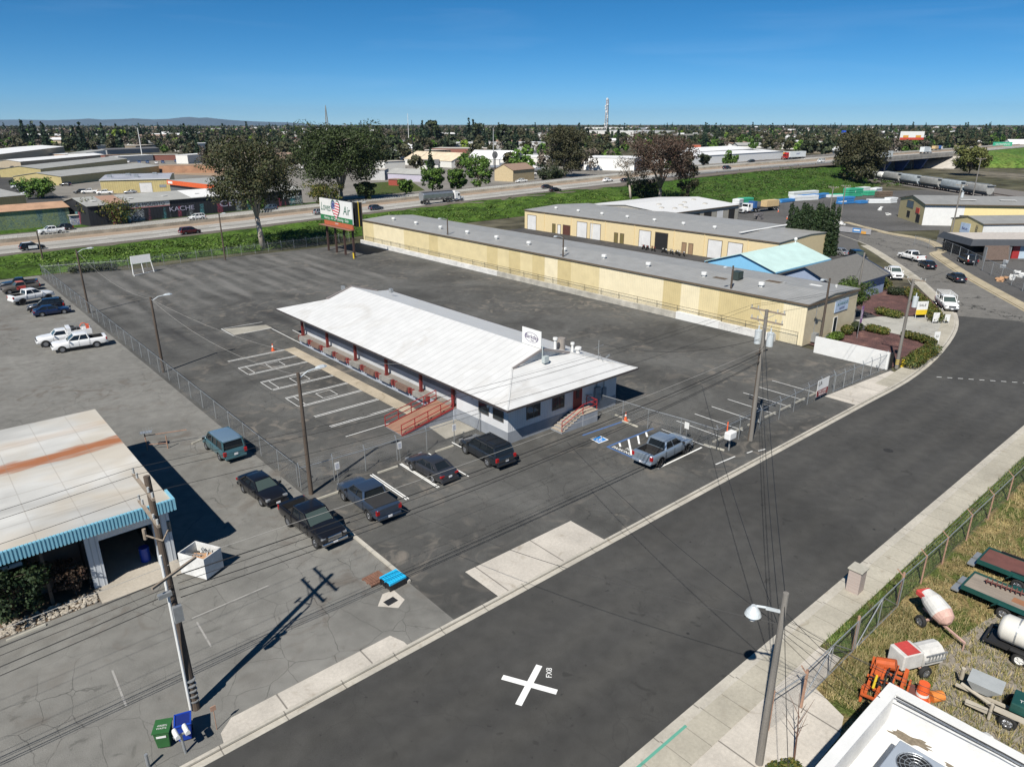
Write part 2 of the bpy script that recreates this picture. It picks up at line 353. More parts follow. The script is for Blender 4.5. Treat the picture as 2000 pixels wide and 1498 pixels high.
sheet('yard_gravel', [(30, 6.5), (37, 8), (42, 7.2), (60, 8), (60, 2), (48, 4.6), (40, 3), (28, 1)], .008, m_gravel)
sheet('driveway_apron', [(22.2, 26.75), (31.4, 26.75), (31.4, 29.9), (22.2, 29.95)], .012, c_apron)
sheet('driveway_apron', [(6.2, 26.75), (15.9, 26.75), (15.9, 27.1), (15.6, 28), (7, 28), (6.3, 27.4)], .012, c_apron)
sheet('driveway_apron', [(68, 26.75), (80.8, 26.75), (81.2, 28.9), (68, 29.9)], .012, c_apron)
sheet('driveway_apron', [(14, 12.35), (32.3, 12.35), (32.3, 11.2), (29.3, 11.0), (28.6, 9.3), (27.4, 8.9), (14, 8.6)], .014, c_apron)
sheet('driveway', [(96.9, 33.2), (97.6, 28.8), (104, 30.9), (110, 33.2), (108.7, 36.5), (104.5, 40), (100, 41.5), (97.2, 38.2)], .02, concrete('concrete_drive', (.40, .39, .35), 3))
sheet('rock_bed', [(82.4, 29.3), (90, 29.4), (96.5, 30.8), (97.0, 34), (96.7, 37.9), (93, 39), (84, 40)], .012, m_lava)
sheet('rock_bed', [(104.5, 40.4), (109, 36.8), (110.6, 34), (117.5, 37), (124, 41), (129, 45), (118, 50), (108, 46)], .012, m_lava)
sheet('dock_strip', [(33.4, 53), (34.8, 53), (34.8, 81), (33.4, 81)], .012, concrete('concrete_stained', (.44, .38, .29), dirt=.3))
sheet('walkway', [(32.9, 46.7), (36.2, 46.7), (36.2, 50.2), (33.3, 50.1)], .012, c_old)
sheet('concrete_patch', [(31.2, 91.2), (36.4, 91.3), (36.4, 93.4), (31.2, 95.0)], .012, c_old)
sheet('drain_slab', [(16.4, 30.6), (17.2, 29.7), (17.9, 30.1), (17.9, 31.3), (17.2, 31.4)], .006, c_apron)
# painted markings: one sheet of paint per kind of marking
def lines(name, segs, w, z, mat, kind_struct=True):
    b = MB()
    for x0, y0, x1, y1 in segs:
        d = Vector((x1 - x0, y1 - y0)).normalized(); nx, ny = -d.y * w / 2, d.x * w / 2
        b.quad((x0 - nx, y0 - ny, z), (x1 - nx, y1 - ny, z), (x1 + nx, y1 + ny, z), (x0 + nx, y0 + ny, z))
    return struct(b.build(name, mat))
sg = []
for y in (55.8, 58.9, 62.2, 65.2, 68.4, 71.4, 74.7, 77.6, 80.8): sg += [(26.5, y - .14, 33.4, y - .14), (26.5, y + .14, 33.4, y + .14)]
sg += [(26.5, 52.9, 31.3, 52.9)]
for y in (62.2, 68.4, 74.7): sg += [(26.5, y + .1, 26.5, y + 3.0), (27.3, y + .1, 27.3, y + 3.0), (29.4, y + .6, 31, y + .6), (29.4, y + 2.3, 31, y + 2.3), (29.4, y + .6, 29.4, y + 2.3), (31, y + .6, 31, y + 2.3)]
lines('stall_lines', sg[:19], .09, .009, paint('paint_semi', (.70, .70, .68), .4)); lines('stall_lines', sg[19:], .07, .009, p_worn)
lines('stall_lines', [(31, 95.3, 36.6, 95.1), (31, 90.9, 31, 95.3), (32.4, 91.2, 36.3, 91.3), (36.2, 91, 36.1, 82), (38, 88.5, 38, 84)], .12, .016, p_worn)
lines('stall_lines', [(51.5, 35.9, 51.5, 30.7), (54.2, 35.8, 54.2, 30.6), (57, 35.8, 57, 30.5), (59.9, 35.9, 59.9, 30.6), (62.7, 35.9, 62.7, 30.6), (65.4, 35.9, 65.4, 30.6), (68.3, 35.9, 68.3, 30.6), (48.9, 35.6, 48.9, 30.4)], .11, .009, p_worn)
lines('stall_lines', [(24.4, 45.1, 24.4, 39.9), (24.6, 45.1, 24.6, 39.9), (27.2, 45.2, 27.2, 39.9), (27.35, 45.2, 27.35, 39.9), (30.1, 45.3, 30.1, 39.8), (21.7, 45.4, 21.7, 42.9), (32.9, 45.8, 32.9, 44)], .1, .009, p_white)
lines('stall_lines', [(42.4, 30.95, 48.4, 30.95)], .14, .009, p_white)
lines('stall_lines', [(46.5, 28.3, 49, 28.1), (50.3, 27.8, 51, 27.7), (51.4, 27.4, 52.2, 27.2)], .12, .009, p_worn)
lines('stall_lines', [(8, 36.5, 12.5, 36.6), (8, 33.5, 8.1, 36), (3.5, 32, 3.6, 35)], .1, .006, paint('paint_faded', (.3, .29, .27), .9))
lines('blue_lines', [(42.5, 39.35, 47.9, 39.05), (42.5, 36.3, 48.5, 36.2), (42.4, 36.4, 42.4, 33.6)], .2, .009, p_blue)
lines('hatch_lines', [(43.75, 36.15, 43.25, 35.6), (44.95, 36.15, 42.7, 33.9), (46.15, 36.1, 44.9, 34.9), (47.3, 36.1, 46.6, 35.4)], .16, .009, p_white)
b = MB(); b.quad((42.35, 37.25, .009), (43.55, 37.2, .009), (43.65, 38.3, .009), (42.45, 38.35, .009)); o = b.build('accessible_marking', p_white); struct(o)
b = MB(); b.quad((42.45, 37.35, .014), (43.45, 37.3, .014), (43.55, 38.2, .014), (42.55, 38.25, .014)); o2 = struct(b.build('accessible_marking', p_bluesq))
b = MB()   # wheelchair figure
def disc2(b, cx, cy, r, z, n=12): b.add([(cx + r * math.cos(2 * math.pi * i / n), cy + r * math.sin(2 * math.pi * i / n), z) for i in range(n)], [tuple(range(n))])
disc2(b, 43.28, 37.82, .08, .019)
for q in range(14):
    a0 = R(60 + q * 18); a1 = R(60 + (q + 1) * 18)
    b.add([(42.9 + r_ * math.cos(a), 37.72 + r_ * math.sin(a), .019) for r_, a in ((.2, a0), (.27, a0), (.27, a1), (.2, a1))], [(0, 1, 2, 3)])
for s in ((43.2, 37.8, 42.92, 37.78), (42.92, 37.78, 42.9, 37.55), (42.9, 37.55, 42.7, 37.5)):
    d = Vector((s[2] - s[0], s[3] - s[1])).normalized() * .035; b.quad((s[0] + d.y, s[1] - d.x, .019), (s[2] + d.y, s[3] - d.x, .019), (s[2] - d.y, s[3] + d.x, .019), (s[0] - d.y, s[1] + d.x, .019))
struct(b.build('accessible_marking', p_white))
# survey cross painted on the road with its letters
def cross():
    b = MB(); c = Vector((18.95, 20.5)); z = ZR + .006
    for a in (R(-61.5), R(26.5)):
        d = Vector((math.cos(a), math.sin(a))); nn = Vector((-d.y, d.x)) * .165; z += .003
        p, q = c - d * 1.43, c + d * 1.43
        b.quad((*(p - nn), z), (*(q - nn), z), (*(q + nn), z), (*(p + nn), z))
    return struct(b.build('survey_cross', p_white))
cross()
struct(text_obj('FX8', .42, p_white, None, frame((20.25, 20.42, ZR + .014), (.55, .55, 0), (0, 0, 1)), 'road_letters', .002))
struct(text_obj('NO', .5, p_white, None, frame((43.35, 34.65, .012), (0, -1, 0), (0, 0, 1)), 'lot_letters', .002))
struct(text_obj('PARKING', .5, p_white, None, frame((42.75, 35.0, .012), (0, -1, 0), (0, 0, 1)), 'lot_letters', .002))
# ---------------------------------------------------------------- setting: raised freeway, slopes and far hills
HW = smooth([(-400, 150, 0), (-200, 164, 0), (-60, 175, 0), (0, 180, .0), (50, 184, .1), (110, 190.5, .8), (153, 193.5, 1.5), (200, 191.5, 2.9), (265, 187, 5), (325, 181, 6.3), (379, 176, 7.1), (410, 174, 7.7), (520, 173, 8), (660, 178, 8), (860, 200, 7), (1200, 260, 4)], 4)
def hw_at(X):
    for a, c in zip(HW, HW[1:]):
        if a[0] <= X <= c[0]:
            k = (X - a[0]) / (c[0] - a[0]); return tuple(a[i] + (c[i] - a[i]) * k for i in range(3))
    return HW[-1]
def lanes_mat():
    t = NT('freeway_lanes'); uv = t.xyz('UV'); v = uv[1]; u = uv[0]
    a = t.noise(.05, 6); b_ = t.noise(2, 5)
    base = t.mix(1.0, (.33, .318, .29), t.ramp(a, [(.3, .8), (.7, 1.15)]), 'MULTIPLY'); base = t.mix(1.0, base, t.ramp(b_, [(.3, .88), (.7, 1.1)]), 'MULTIPLY')
    w1 = t.node('TexWhiteNoise'); w1.noise_dimensions = '1D'; t.l(t.math('FLOOR', t.math('DIVIDE', v, 1.83)), w1.inputs['W'])
    base = t.mix(1.0, base, t.ramp(w1.outputs['Value'], [(0, .72), (1, 1.12)]), 'MULTIPLY')
    sh = t.ramp(t.math('DIVIDE', v, 36.0), [(0, (.13, .115, .10)), (.09, (0, 0, 0)), (.41, (.30, .23, .17)), (.565, (.26, .22, .18)), (.62, (0, 0, 0)), (.94, (.12, .11, .1))])
    sh.node.color_ramp.interpolation = 'CONSTANT'
    bw = t.node('RGBToBW'); t.l(sh, bw.inputs[0]); col = t.mix(t.math('GREATER_THAN', bw.outputs[0], .01), base, sh)
    m = None
    for off, dash in ((3.5, 0), (7.2, 1), (10.9, 1), (14.6, 0), (22.6, 0), (26.2, 1), (29.8, 1), (33.5, 0)):
        k = t.math('LESS_THAN', t.math('ABSOLUTE', t.math('SUBTRACT', v, off)), .11)
        if dash: k = t.math('MULTIPLY', k, t.math('LESS_THAN', t.math('FRACT', t.math('DIVIDE', u, 14.6)), .27))
        m = k if m is None else t.math('MAXIMUM', m, k)
    t.out(t.mix(m, col, (.75, .75, .72)), .9, spec=.2); return t.m
b = MB(); e0, e1 = offs(HW, 0), offs(HW, 36); BR0, BR1 = 404, 512
dist = 0; uvs = []
for i in range(len(HW) - 1):
    z0, z1 = HW[i][2], HW[i + 1][2]; l = math.dist(HW[i][:2], HW[i + 1][:2])
    b.quad((*e0[i], z0 + .02), (*e0[i + 1], z1 + .02), (*e1[i + 1], z1 + .02), (*e1[i], z0 + .02)); uvs += [(dist, 0), (dist + l, 0), (dist + l, 36), (dist, 36)]; dist += l
me = b.mesh('freeway', lanes_mat()); ul = me.uv_layers.new(name='UVMap')
for i, u_ in enumerate(uvs): ul.data[i].uv = u_
struct(bpy.data.objects.new('freeway', me)); COL.objects.link(bpy.data.objects['freeway'])
def toe(X):   # foot of the near slope
    pts = [(-400, 120), (-60, 150), (19, 154), (60, 153), (90, 158), (140, 161), (180, 160), (209, 149), (231, 140), (252, 131.5), (280, 128.5), (318, 131), (350, 150), (395, 170), (520, 160), (560, 110), (620, 95), (760, 90), (1200, 150)]
    for a, c in zip(pts, pts[1:]):
        if a[0] <= X <= c[0]: return a[1] + (c[1] - a[1]) * (X - a[0]) / (c[0] - a[0])
    return pts[-1][1]
def slope(name, x0, x1, nx, mat, ny=22, amp=.5):
    b = MB(); vs = []; q = random.Random(3)
    for i in range(nx + 1):
        X = x0 + (x1 - x0) * i / nx; hx, hy, hz = hw_at(X); ty = toe(X)
        for j in range(ny + 1):
            k = j / ny; y = ty + (hy - ty) * k; base = hz * (k ** 1.15)
            edge = min(1, k * 6, (1 - k) * (5 if hz < 2 else 8))
            bumpz = amp * edge * (.5 + .5 * math.sin(X * .35 + y * .7) * math.sin(X * .13 - y * .31)) + q.uniform(0, .35) * edge * amp
            vs.append((X + q.uniform(-.2, .2), y, -.05 + base + max(0, bumpz)))
    b.add(vs, [(i * (ny + 1) + j, (i + 1) * (ny + 1) + j, (i + 1) * (ny + 1) + j + 1, i * (ny + 1) + j + 1) for i in range(nx) for j in range(ny)])
    return struct(b.build(name, mat, smooth=True))
slope('berm', -120, 200, 150, m_berm, 20, .8); slope('embankment', 200, 372, 80, m_emb, 26, .6); slope('embankment', 524, 1100, 60, greenery('embankment_gold', [(.3, (.05, .10, .02)), (.5, (.09, .16, .03)), (.62, (.13, .17, .04)), (.72, (.38, .25, .02))], .03, .6), 20, .5)
b = MB(); pts = [p for p in HW if p[0] < 378]; ribbon(pts, -6, 0, -.3, .0, b); struct(b.build('shoulder_dirt', M('shoulder_soil', (.15, .125, .10), .95, var=.35, scale=.5)))
# ground beyond the far side of the freeway rises to it too
b = MB(); pts = [p for p in HW if -100 < p[0] < 378]; o0 = offs(pts, 36); o1 = offs(pts, 48)
for i in range(len(pts) - 1): b.quad((*o0[i], pts[i][2]), (*o0[i + 1], pts[i + 1][2]), (*o1[i + 1], -.1), (*o1[i], -.1))
struct(b.build('far_slope', m_emb))
# hills on the horizon
b = MB(); prof = [(-200, .0), (-60, 6), (0, 9), (40, 9.5), (100, 8), (150, 10), (175, 12.5), (200, 9.5), (240, 11), (262, 13), (300, 10), (330, 11.5), (355, 15.5), (372, 17), (390, 14.5), (405, 15.5), (425, 12), (450, 8.5), (500, 4.5), (560, 2), (640, 0)]
HD = 9000
def far_dir(u): a, f = (u - 1000), FOC * _cp + (749 - 241) * _sp; X, Y = a * _sh + f * _ch, -a * _ch + f * _sh; k = math.hypot(X, Y); return X / k, Y / k, f / math.hypot(a, f)
vs = []
for u_, h_ in prof:
    dx, dy, cs = far_dir(u_); H_ = h_ / 1477 * HD * .66
    for dd, hh in ((HD - 1200, -1), (HD, H_ * 1.0 + 26 if H_ > 0 else -1), (HD + 600, -1)): vs.append((dx * dd / cs, dy * dd / cs, hh))
b.add(vs, [(i * 3 + j, (i + 1) * 3 + j, (i + 1) * 3 + j + 1, i * 3 + j + 1) for i in range(len(prof) - 1) for j in range(2)])
struct(b.build('hills', M('hill_scrub_hazed', (.075, .115, .155), .95, var=.25, scale=.002), smooth=True))  # scrub colour with the blue of distant haze mixed into it
# gutter dirt, covers and small marks
b = MB(); ribbon(KL, .355, .405, ZR + .019, ZR + .022, b); ribbon([(-80, 14.4, 0), (112, 14.4, 0)], -.40, -.35, ZR + .019, ZR + .022, b); struct(b.build('gutter_dirt', M('gutter_dirt', (.07, .06, .045), .95, var=.5, scale=2)))
b = MB()
for x_, y_, r_ in ((43.6, 22.4, .12), (46.4, 15.6, .10), (35.6, 22.9, .07), (28, 17.6, .09), (60, 20.3, .4), (12, 19, .38)): disc2(b, x_, y_, r_, ZR + .005, 14)
struct(b.build('road_cover', M('cover_iron', (.022, .021, .02), .8)))
lines('lane_dashes', [(83.2 + k * .62, 24.8 - k * .85, 83.5 + k * .62, 24.4 - k * .85) for k in range(14)], .13, ZR + .007, p_worn)
lines('green_curb_line', [(18.6, 13.8, 22.6, 13.8)], .14, .032, paint('paint_teal', (.10, .32, .24), .6))
# ---------------------------------------------------------------- vehicles
m_glass = M('tinted_glass', (.012, .016, .02), .06, 0, var=.05); m_tyre = M('tyre_rubber', (.018, .018, .018), .85, var=.15); m_rim = M('alloy', (.55, .56, .58), .28, .9, var=.05)
m_dark = M('dark_plastic', (.02, .02, .021), .6, var=.1); m_chrome = M('chrome', (.7, .71, .72), .14, 1, var=.05); m_red = M('tail_lens', (.30, .01, .012), .2, var=.1)
m_lens = M('head_lens', (.30, .31, .32), .12, .4, var=.05); m_plate = M('number_plate', (.7, .7, .72), .5, var=.05); m_seam = M('seam_shadow_gap', (.01, .01, .01), .9, var=0); m_liner = M('bed_liner', (.022, .022, .023), .85, var=.2)
m_rim_dark = M('alloy_dark', (.06, .06, .065), .35, .8, var=.05); m_clearglass = M('green_glass', (.05, .07, .065), .05, 0, var=.05)
def paintm(name, c, metal=0.0, rough=.32): return M('car_paint_' + name, c, rough, metal, var=.04, scale=.8, coat=.8)
PAINT = {k: paintm(k, *v) for k, v in dict(black=((.008, .008, .010), .1), nearblack=((.016, .020, .026), .2), greyblue=((.060, .085, .13), .55), silverblue=((.30, .36, .43), .5), darkgrey=((.055, .057, .065), .5),
     white=((.80, .80, .79), 0), teal=((.06, .14, .165), .35), navy=((.010, .022, .07), .3), maroon=((.085, .012, .016), .3), silver=((.42, .43, .44), .6), blue=((.10, .20, .38), .4), red=((.42, .02, .015), .1), steel=((.10, .14, .19), .5), beige=((.35, .30, .22), .2), brown=((.10, .06, .045), .2)).items()}
m_roofblue = paintm('faded_roof', (.16, .24, .32), .3, .5)
_wheelcache = {}
def wheel_parts(r, wd, rim=m_rim):
    k = (r, wd, rim.name)
    if k not in _wheelcache:
        b = MB(); n = 20; prof = [(r * .62, -wd * .42), (r * .66, -wd / 2), (r * .93, -wd / 2), (r, -wd * .3), (r, wd * .3), (r * .93, wd / 2), (r * .66, wd / 2), (r * .62, wd * .3)]
        rg = [[(a * math.cos(2 * math.pi * j / n), y, a * math.sin(2 * math.pi * j / n)) for j in range(n)] for a, y in prof]; b.rings(rg, cap=False)
        ty = b.mesh('tyre', m_tyre, True); b = MB()
        b.rings([[(a * math.cos(2 * math.pi * j / n), y, a * math.sin(2 * math.pi * j / n)) for j in range(n)] for a, y in [(r * .62, wd * .32), (r * .60, wd * .40), (r * .56, wd * .40), (r * .52, wd * .12), (r * .1, wd * .10), (0.001, wd * .10)]], cap=False)
        for s in range(6):
            a = 2 * math.pi * s / 6; b.bar((.03 * math.cos(a), wd * .30, .03 * math.sin(a)), (r * .57 * math.cos(a), wd * .36, r * .57 * math.sin(a)), r * .13, wd * .12)
        b.tube([(0, wd * .2, 0), (0, wd * .4, 0)], r * .14, 8)
        _wheelcache[k] = (ty, b.mesh('rim', rim, False))
    return _wheelcache[k]
def add_wheel(parent, x, y, r, wd, rim=m_rim, dual=False):
    ty, rm = wheel_parts(r, wd, rim); t = bpy.data.objects.new('wheel', ty); COL.objects.link(t); t.parent = parent; t.location = (x, y, r)
    if y < 0: t.rotation_euler.z = math.pi
    m = bpy.data.objects.new('rim', rm); COL.objects.link(m); m.parent = t
    return t
def smoothed(o, ang=38):
    me = o.data; me.polygons.foreach_set('use_smooth', [True] * len(me.polygons))
    if hasattr(me, 'set_sharp_from_angle'): me.set_sharp_from_angle(angle=R(ang))
def boolean(o, cutters):
    """cut the given boxes and cylinders out of a mesh, without operators"""
    tmp = []
    for c in cutters:
        ob = bpy.data.objects.new('c', c); COL.objects.link(ob); tmp.append(ob)
        m = o.modifiers.new('b', 'BOOLEAN'); m.operation = 'DIFFERENCE'; m.object = ob; m.solver = 'EXACT'; m.material_mode = 'TRANSFER'
    dg = bpy.context.evaluated_depsgraph_get(); me = bpy.data.meshes.new_from_object(o.evaluated_get(dg), depsgraph=dg)
    o.modifiers.clear(); old = o.data; o.data = me; bpy.data.meshes.remove(old)
    for ob in tmp: bpy.data.objects.remove(ob)
SPEC = dict(
    pickup=dict(L=5.85, W=2.02, H=1.92, wb=3.68, fo=.95, r=.40, zb=.42, hood=1.18, belt=1.27, deck=1.30, cab=(1.18, .35, -1.02, -1.18), roofw=.74, bed=(-1.25, -2.78), tw=.28),
    sedan=dict(L=4.80, W=1.84, H=1.46, wb=2.82, fo=.93, r=.33, zb=.24, hood=.93, belt=.98, deck=1.04, cab=(.92, .12, -1.18, -1.88), roofw=.62, tw=.22),
    coupe=dict(L=4.6, W=1.82, H=1.40, wb=2.72, fo=.9, r=.33, zb=.22, hood=.90, belt=.95, deck=1.02, cab=(.75, -.02, -1.15, -2.0), roofw=.60, tw=.23),
    suv=dict(L=5.35, W=2.03, H=1.90, wb=3.07, fo=.95, r=.40, zb=.36, hood=1.16, belt=1.22, deck=1.22, cab=(1.05, .35, -2.28, -2.60), roofw=.76, tw=.27),
    cuv=dict(L=4.65, W=1.86, H=1.68, wb=2.7, fo=.9, r=.36, zb=.28, hood=1.02, belt=1.08, deck=1.08, cab=(.95, .2, -1.85, -2.22), roofw=.68, tw=.23),
    minivan=dict(L=4.95, W=1.92, H=1.76, wb=2.95, fo=.9, r=.34, zb=.26, hood=1.02, belt=1.08, deck=1.08, cab=(1.35, .45, -2.1, -2.42), roofw=.72, tw=.22),
    van=dict(L=4.82, W=1.97, H=1.90, wb=2.82, fo=.80, r=.34, zb=.34, hood=1.13, belt=1.14, deck=1.14, cab=(1.35, .62, -2.25, -2.36), roofw=.80, tw=.22),
    classic=dict(L=5.3, W=1.95, H=1.70, wb=3.2, fo=.85, r=.37, zb=.40, hood=1.10, belt=1.14, deck=1.16, cab=(.75, .25, -.75, -.85), roofw=.70, bed=(-.95, -2.62), tw=.24))
def car_proto(name, kind, paint, rim=m_rim, roof_paint=None, cover=False, extras=(), glass=None, chrome=False, lift=0.0, r=None, label='', cat='', group=None):
    S = SPEC[kind]; Ln, W, H, wb = S['L'], S['W'], S['H'], S['wb']; zb = S['zb'] + lift; hw = W / 2
    f = wb / 2 + S['fo']; bk = f - Ln; rr = r or S['r']; glass = glass or m_glass; root = thing(name, label, cat, group=group); roof_paint = roof_paint or paint
    xf, xr = wb / 2, -wb / 2; hood, belt, deck, H = S['hood'] + lift, S['belt'] + lift, S['deck'] + lift, H + lift
    c0, c1, c2, c3 = S['cab']; pk = 'bed' in S
    # main shell, lofted nose to tail
    if pk: st = [(f, .70, zb + .12, hood - .42), (f - .05, .88, zb + .02, hood - .16), (f - .22, .95, zb, hood - .05), (xf + .1, 1, zb, hood + .0), (c0 + .1, 1, zb, hood + .06), (c0 - .25, 1, zb, belt + .02), (0, 1, zb, belt + .02), (c3, 1, zb, belt + .03), (c3 - .05, 1, zb, deck), (xr, 1, zb, deck), (bk + .35, 1, zb + .02, deck), (bk + .03, .985, zb + .10, deck), (bk, .97, zb + .14, deck - .03)]
    else:
        rear = [(xr, 1, zb, (deck + belt) / 2 if kind in ('sedan', 'coupe') else belt), (bk + .45, .97, zb + .02, deck), (bk + .12, .90, zb + .10, deck - .03), (bk, .78, zb + .22, deck - .20)]
        st = [(f, .62, zb + .14, hood - .38), (f - .08, .82, zb + .03, hood - .22), (f - .3, .93, zb, hood - .10), (xf, .985, zb, hood - .02), (c0 + .1, 1, zb, hood + .02), (c0 - .35, 1, zb, belt), (0, 1, zb, belt), (c2 + .3, 1, zb, belt + .01)] + rear
    st.sort(key=lambda e: -e[0]); rg = []
    for x, wf, z0, z1 in st:
        h = z1 - z0; a = hw * wf; half = [(.0, z0), (a * .80, z0), (a * .95, z0 + h * .10), (a * .995, z0 + h * .38), (a, z0 + h * .62), (a * .975, z0 + h * .86), (a * .90, z0 + h * .985), (a * .5, z1 + h * .012)]
        rg.append([(x, y, z) for y, z in half] + [(x, 0, z1 + h * .02)] + [(x, -y, z) for y, z in half[:0:-1]])
    b = MB(); b.rings(rg); o = b.build('body', [paint, m_dark], root)
    cut = []
    for x in (xf, xr):
        for s in (-1, 1):
            c = MB(); c.tube([(x, s * (hw - .26), rr), (x, s * (hw + .3), rr)], rr + .075, 22); cut.append(c.mesh('c', m_dark))
    if pk and not cover:
        c = MB(); bx0, bx1 = S['bed']; c.box(bx1 + .08, bx0, -hw + .13, hw - .13, deck - .5, deck + .4); cut.append(c.mesh('c', m_liner))
    boolean(o, cut); smoothed(o)
    # cabin glass and roof
    bw, rw = hw * .93, hw * S['roofw'] / .75 * .78
    def corner(x, z, s, wv): return Vector((x, s * wv, z))
    A = [corner(c0, belt - .02, 1, bw * .93), corner(c1, H - .05, 1, rw), corner(c2, H - .05, 1, rw), corner(c3, belt - .02, 1, bw * (.97 if kind != 'sedan' else .88))]
    Bm = [Vector((p.x, -p.y, p.z)) for p in A]
    def mid(p, q, k): return p + (q - p) * k
    g1 = MB(); g1.quad(A[0], A[1], Bm[1], Bm[0]); g1.build('windshield', m_clearglass if glass is m_glass else glass, root)
    g2 = MB(); g2.quad(A[3], Bm[3], Bm[2], A[2]); g2.build('rear_window', glass, root)
    for Q, nm in ((A, 1), (Bm, -1)):
        g3 = MB(); g3.quad(*(Q if nm == 1 else Q[::-1])); g3.build('side_window', glass, root)
    b = MB(); th = .09
    for Q in (A, Bm):
        b.bar(Q[0], Q[1], th * .8, th * .8); b.bar(Q[3], Q[2], th * (2.2 if kind in ('sedan', 'coupe') else 1.6), th); b.bar(Q[1], Q[2], th, th * .8)
        nb = dict(pickup=[.52, ], classic=[], sedan=[.42, .8], coupe=[.5], suv=[.36, .68], cuv=[.40, .74], minivan=[.36, .68], van=[.33, .64])[kind]
        for k in nb:
            lo = mid(Q[0], Q[3], k * .95 + .02 + (.04 if k < .5 else 0)); hi = mid(Q[1], Q[2], k - (.02 if kind != 'coupe' else 0)); b.bar(lo, hi, th * 1.0, th * .5)
        b.bar(mid(Q[0], Q[3], -.02), mid(Q[0], Q[3], 1.02), th * .7, th * .6)
    b.bar(A[1], Bm[1], th, th * .6); b.bar(A[2], Bm[2], th, th * .6); b.bar(A[3], Bm[3], th * .8, th * .6)
    zr = H - .05; n = 7; rr_ = []
    for i, x in enumerate([c1 + .06, c1 - .06, c1 - (c1 - c2) * .25, (c1 + c2) / 2, c1 - (c1 - c2) * .75, c2 + .06, c2 - .06]):
        e = 1 if 0 < i < 6 else .93; zt = zr + (.0 if i in (0, 6) else .045 if i in (1, 5) else .06)
        rr_.append([(x, -rw * e - .02, zr - .03), (x, rw * e + .02, zr - .03), (x, rw * e + .01, zt - .02), (x, rw * .75 * e, zt + .004), (x, 0, zt + .012), (x, -rw * .75 * e, zt + .004), (x, -rw * e - .01, zt - .02)])
    b.build('pillars', paint, root); b = MB(); b.rings(rr_); o = b.build('roof', roof_paint, root); smoothed(o, 60)
    if kind in ('pickup', 'suv', 'van', 'minivan'):
        b = MB()
        for k in (-.5, -.25, 0, .25, .5): b.box(c2 + .15, c1 - .2, k * rw * 1.4 - .02, k * rw * 1.4 + .02, zr + .045, zr + .068)
        b.build('roof_rib', roof_paint, root)
    # doors, bumpers, lamps
    b = MB()
    for s in (-1, 1):
        ys = s * (hw + .002); xs = dict(pickup=[1.02, -.02, -1.12, -1.22], classic=[.7, -.8, -.92], sedan=[.75, -.25, -1.15], coupe=[.65, -.7], suv=[.95, -.02, -1.05], cuv=[.8, -.2, -1.05], minivan=[1.1, .1, -1.2], van=[1.15, .1, -.3])[kind]
        for x in xs: b.box(x - .008, x + .008, ys - .012, ys + .004, zb + .12, belt - .1)
        b.box(xs[-1], xs[0], ys - .012, ys + .004, zb + .10, zb + .115)
    b.build('door_seam', m_seam, root)
    for s in (-1, 1):
        b = MB(); y0, y1 = sorted((s * hw * .52, s * hw * .90)); b.cbox((f - .12, (y0 + y1) / 2, hood - .23), (.2, y1 - y0, .14), s * -.25); b.build('headlight', m_lens, root, bevel=.02)
        b = MB(); y0, y1 = sorted((s * hw * .74, s * hw * .985)) if pk or kind in ('suv', 'van', 'cuv', 'minivan') else sorted((s * hw * .45, s * hw * .93))
        zt = deck - .08; b.cbox((bk + .07, (y0 + y1) / 2, zt - .17), (.17, y1 - y0 + .02, .34 if pk or kind in ('suv', 'van', 'cuv', 'minivan') else .15), s * .12); b.build('taillight', m_red, root, bevel=.02)
        b = MB(); b.cbox((c0 - .16, s * (hw + .12), belt + .06), (.12, .24, .18)); b.build('mirror', m_dark if paint is not PAINT['white'] else paint, root, bevel=.03)
    b = MB(); b.cbox((f - .02, 0, hood - .30), (.10, W * .48, .30 if pk or kind == 'suv' else .16))
    for k in range(3): b.box(f + .02, f + .045, -W * .22, W * .22, hood - .40 + k * .08, hood - .385 + k * .08)
    b.build('grille', m_chrome if chrome else m_dark, root)
    bm = m_chrome if chrome else (m_dark if kind in ('cuv',) else paint)
    b = MB(); b.cbox((f - .03, 0, zb + .14), (.20, W * .90, .20)); b.build('bumper', bm, root, bevel=.04)
    b = MB(); b.cbox((bk + .02, 0, zb + .16), (.22, W * .90, .20)); b.build('bumper', bm, root, bevel=.04)
    b = MB(); b.cbox((bk - .10, 0, (zb + .2) if pk else (zb + deck) / 2 + .05), (.02, .31, .16)); b.cbox((f + .08, 0, zb + .16), (.02, .31, .15)); b.build('number_plate', m_plate, root)
    if cover: b = MB(); b.box(S['bed'][1] + .1, S['bed'][0] + .02, -hw + .12, hw - .12, deck + .0, deck + .035); b.build('bed_cover', m_liner, root, bevel=.01)
    for s in (-1, 1):
        for x in (xf, xr): add_wheel(root, x, s * (hw - S['tw'] / 2 - .02), rr, S['tw'], rim)
    for e in extras:
        if e == 'rails':
            b = MB()
            for s in (-1, 1): b.bar((c1 - .1, s * rw * .86, H + .07), (c2 + .1, s * rw * .86, H + .07), .045)
            for x in (c1 - .3, (c1 + c2) / 2, c2 + .3): b.bar((x, -rw * .86, H + .05), (x, rw * .86, H + .05), .035)
            b.build('roof_rack', m_dark, root)
        if e == 'rack':
            b = MB()
            for s in (-1, 1):
                b.bar((c0 - .2, s * (hw - .08), H + .28), (bk + .1, s * (hw - .08), H + .28), .05)
                for x in (c0 - .3, c2 - .2, bk + .2): b.bar((x, s * (hw - .08), belt), (x, s * (hw - .08), H + .3), .05)
            for k in range(6): x = c0 - .3 + (bk + .4 - c0) * k / 5; b.bar((x, -hw + .08, H + .28), (x, hw - .08, H + .28), .045)
            b.build('ladder_rack', m_white_metal, root)
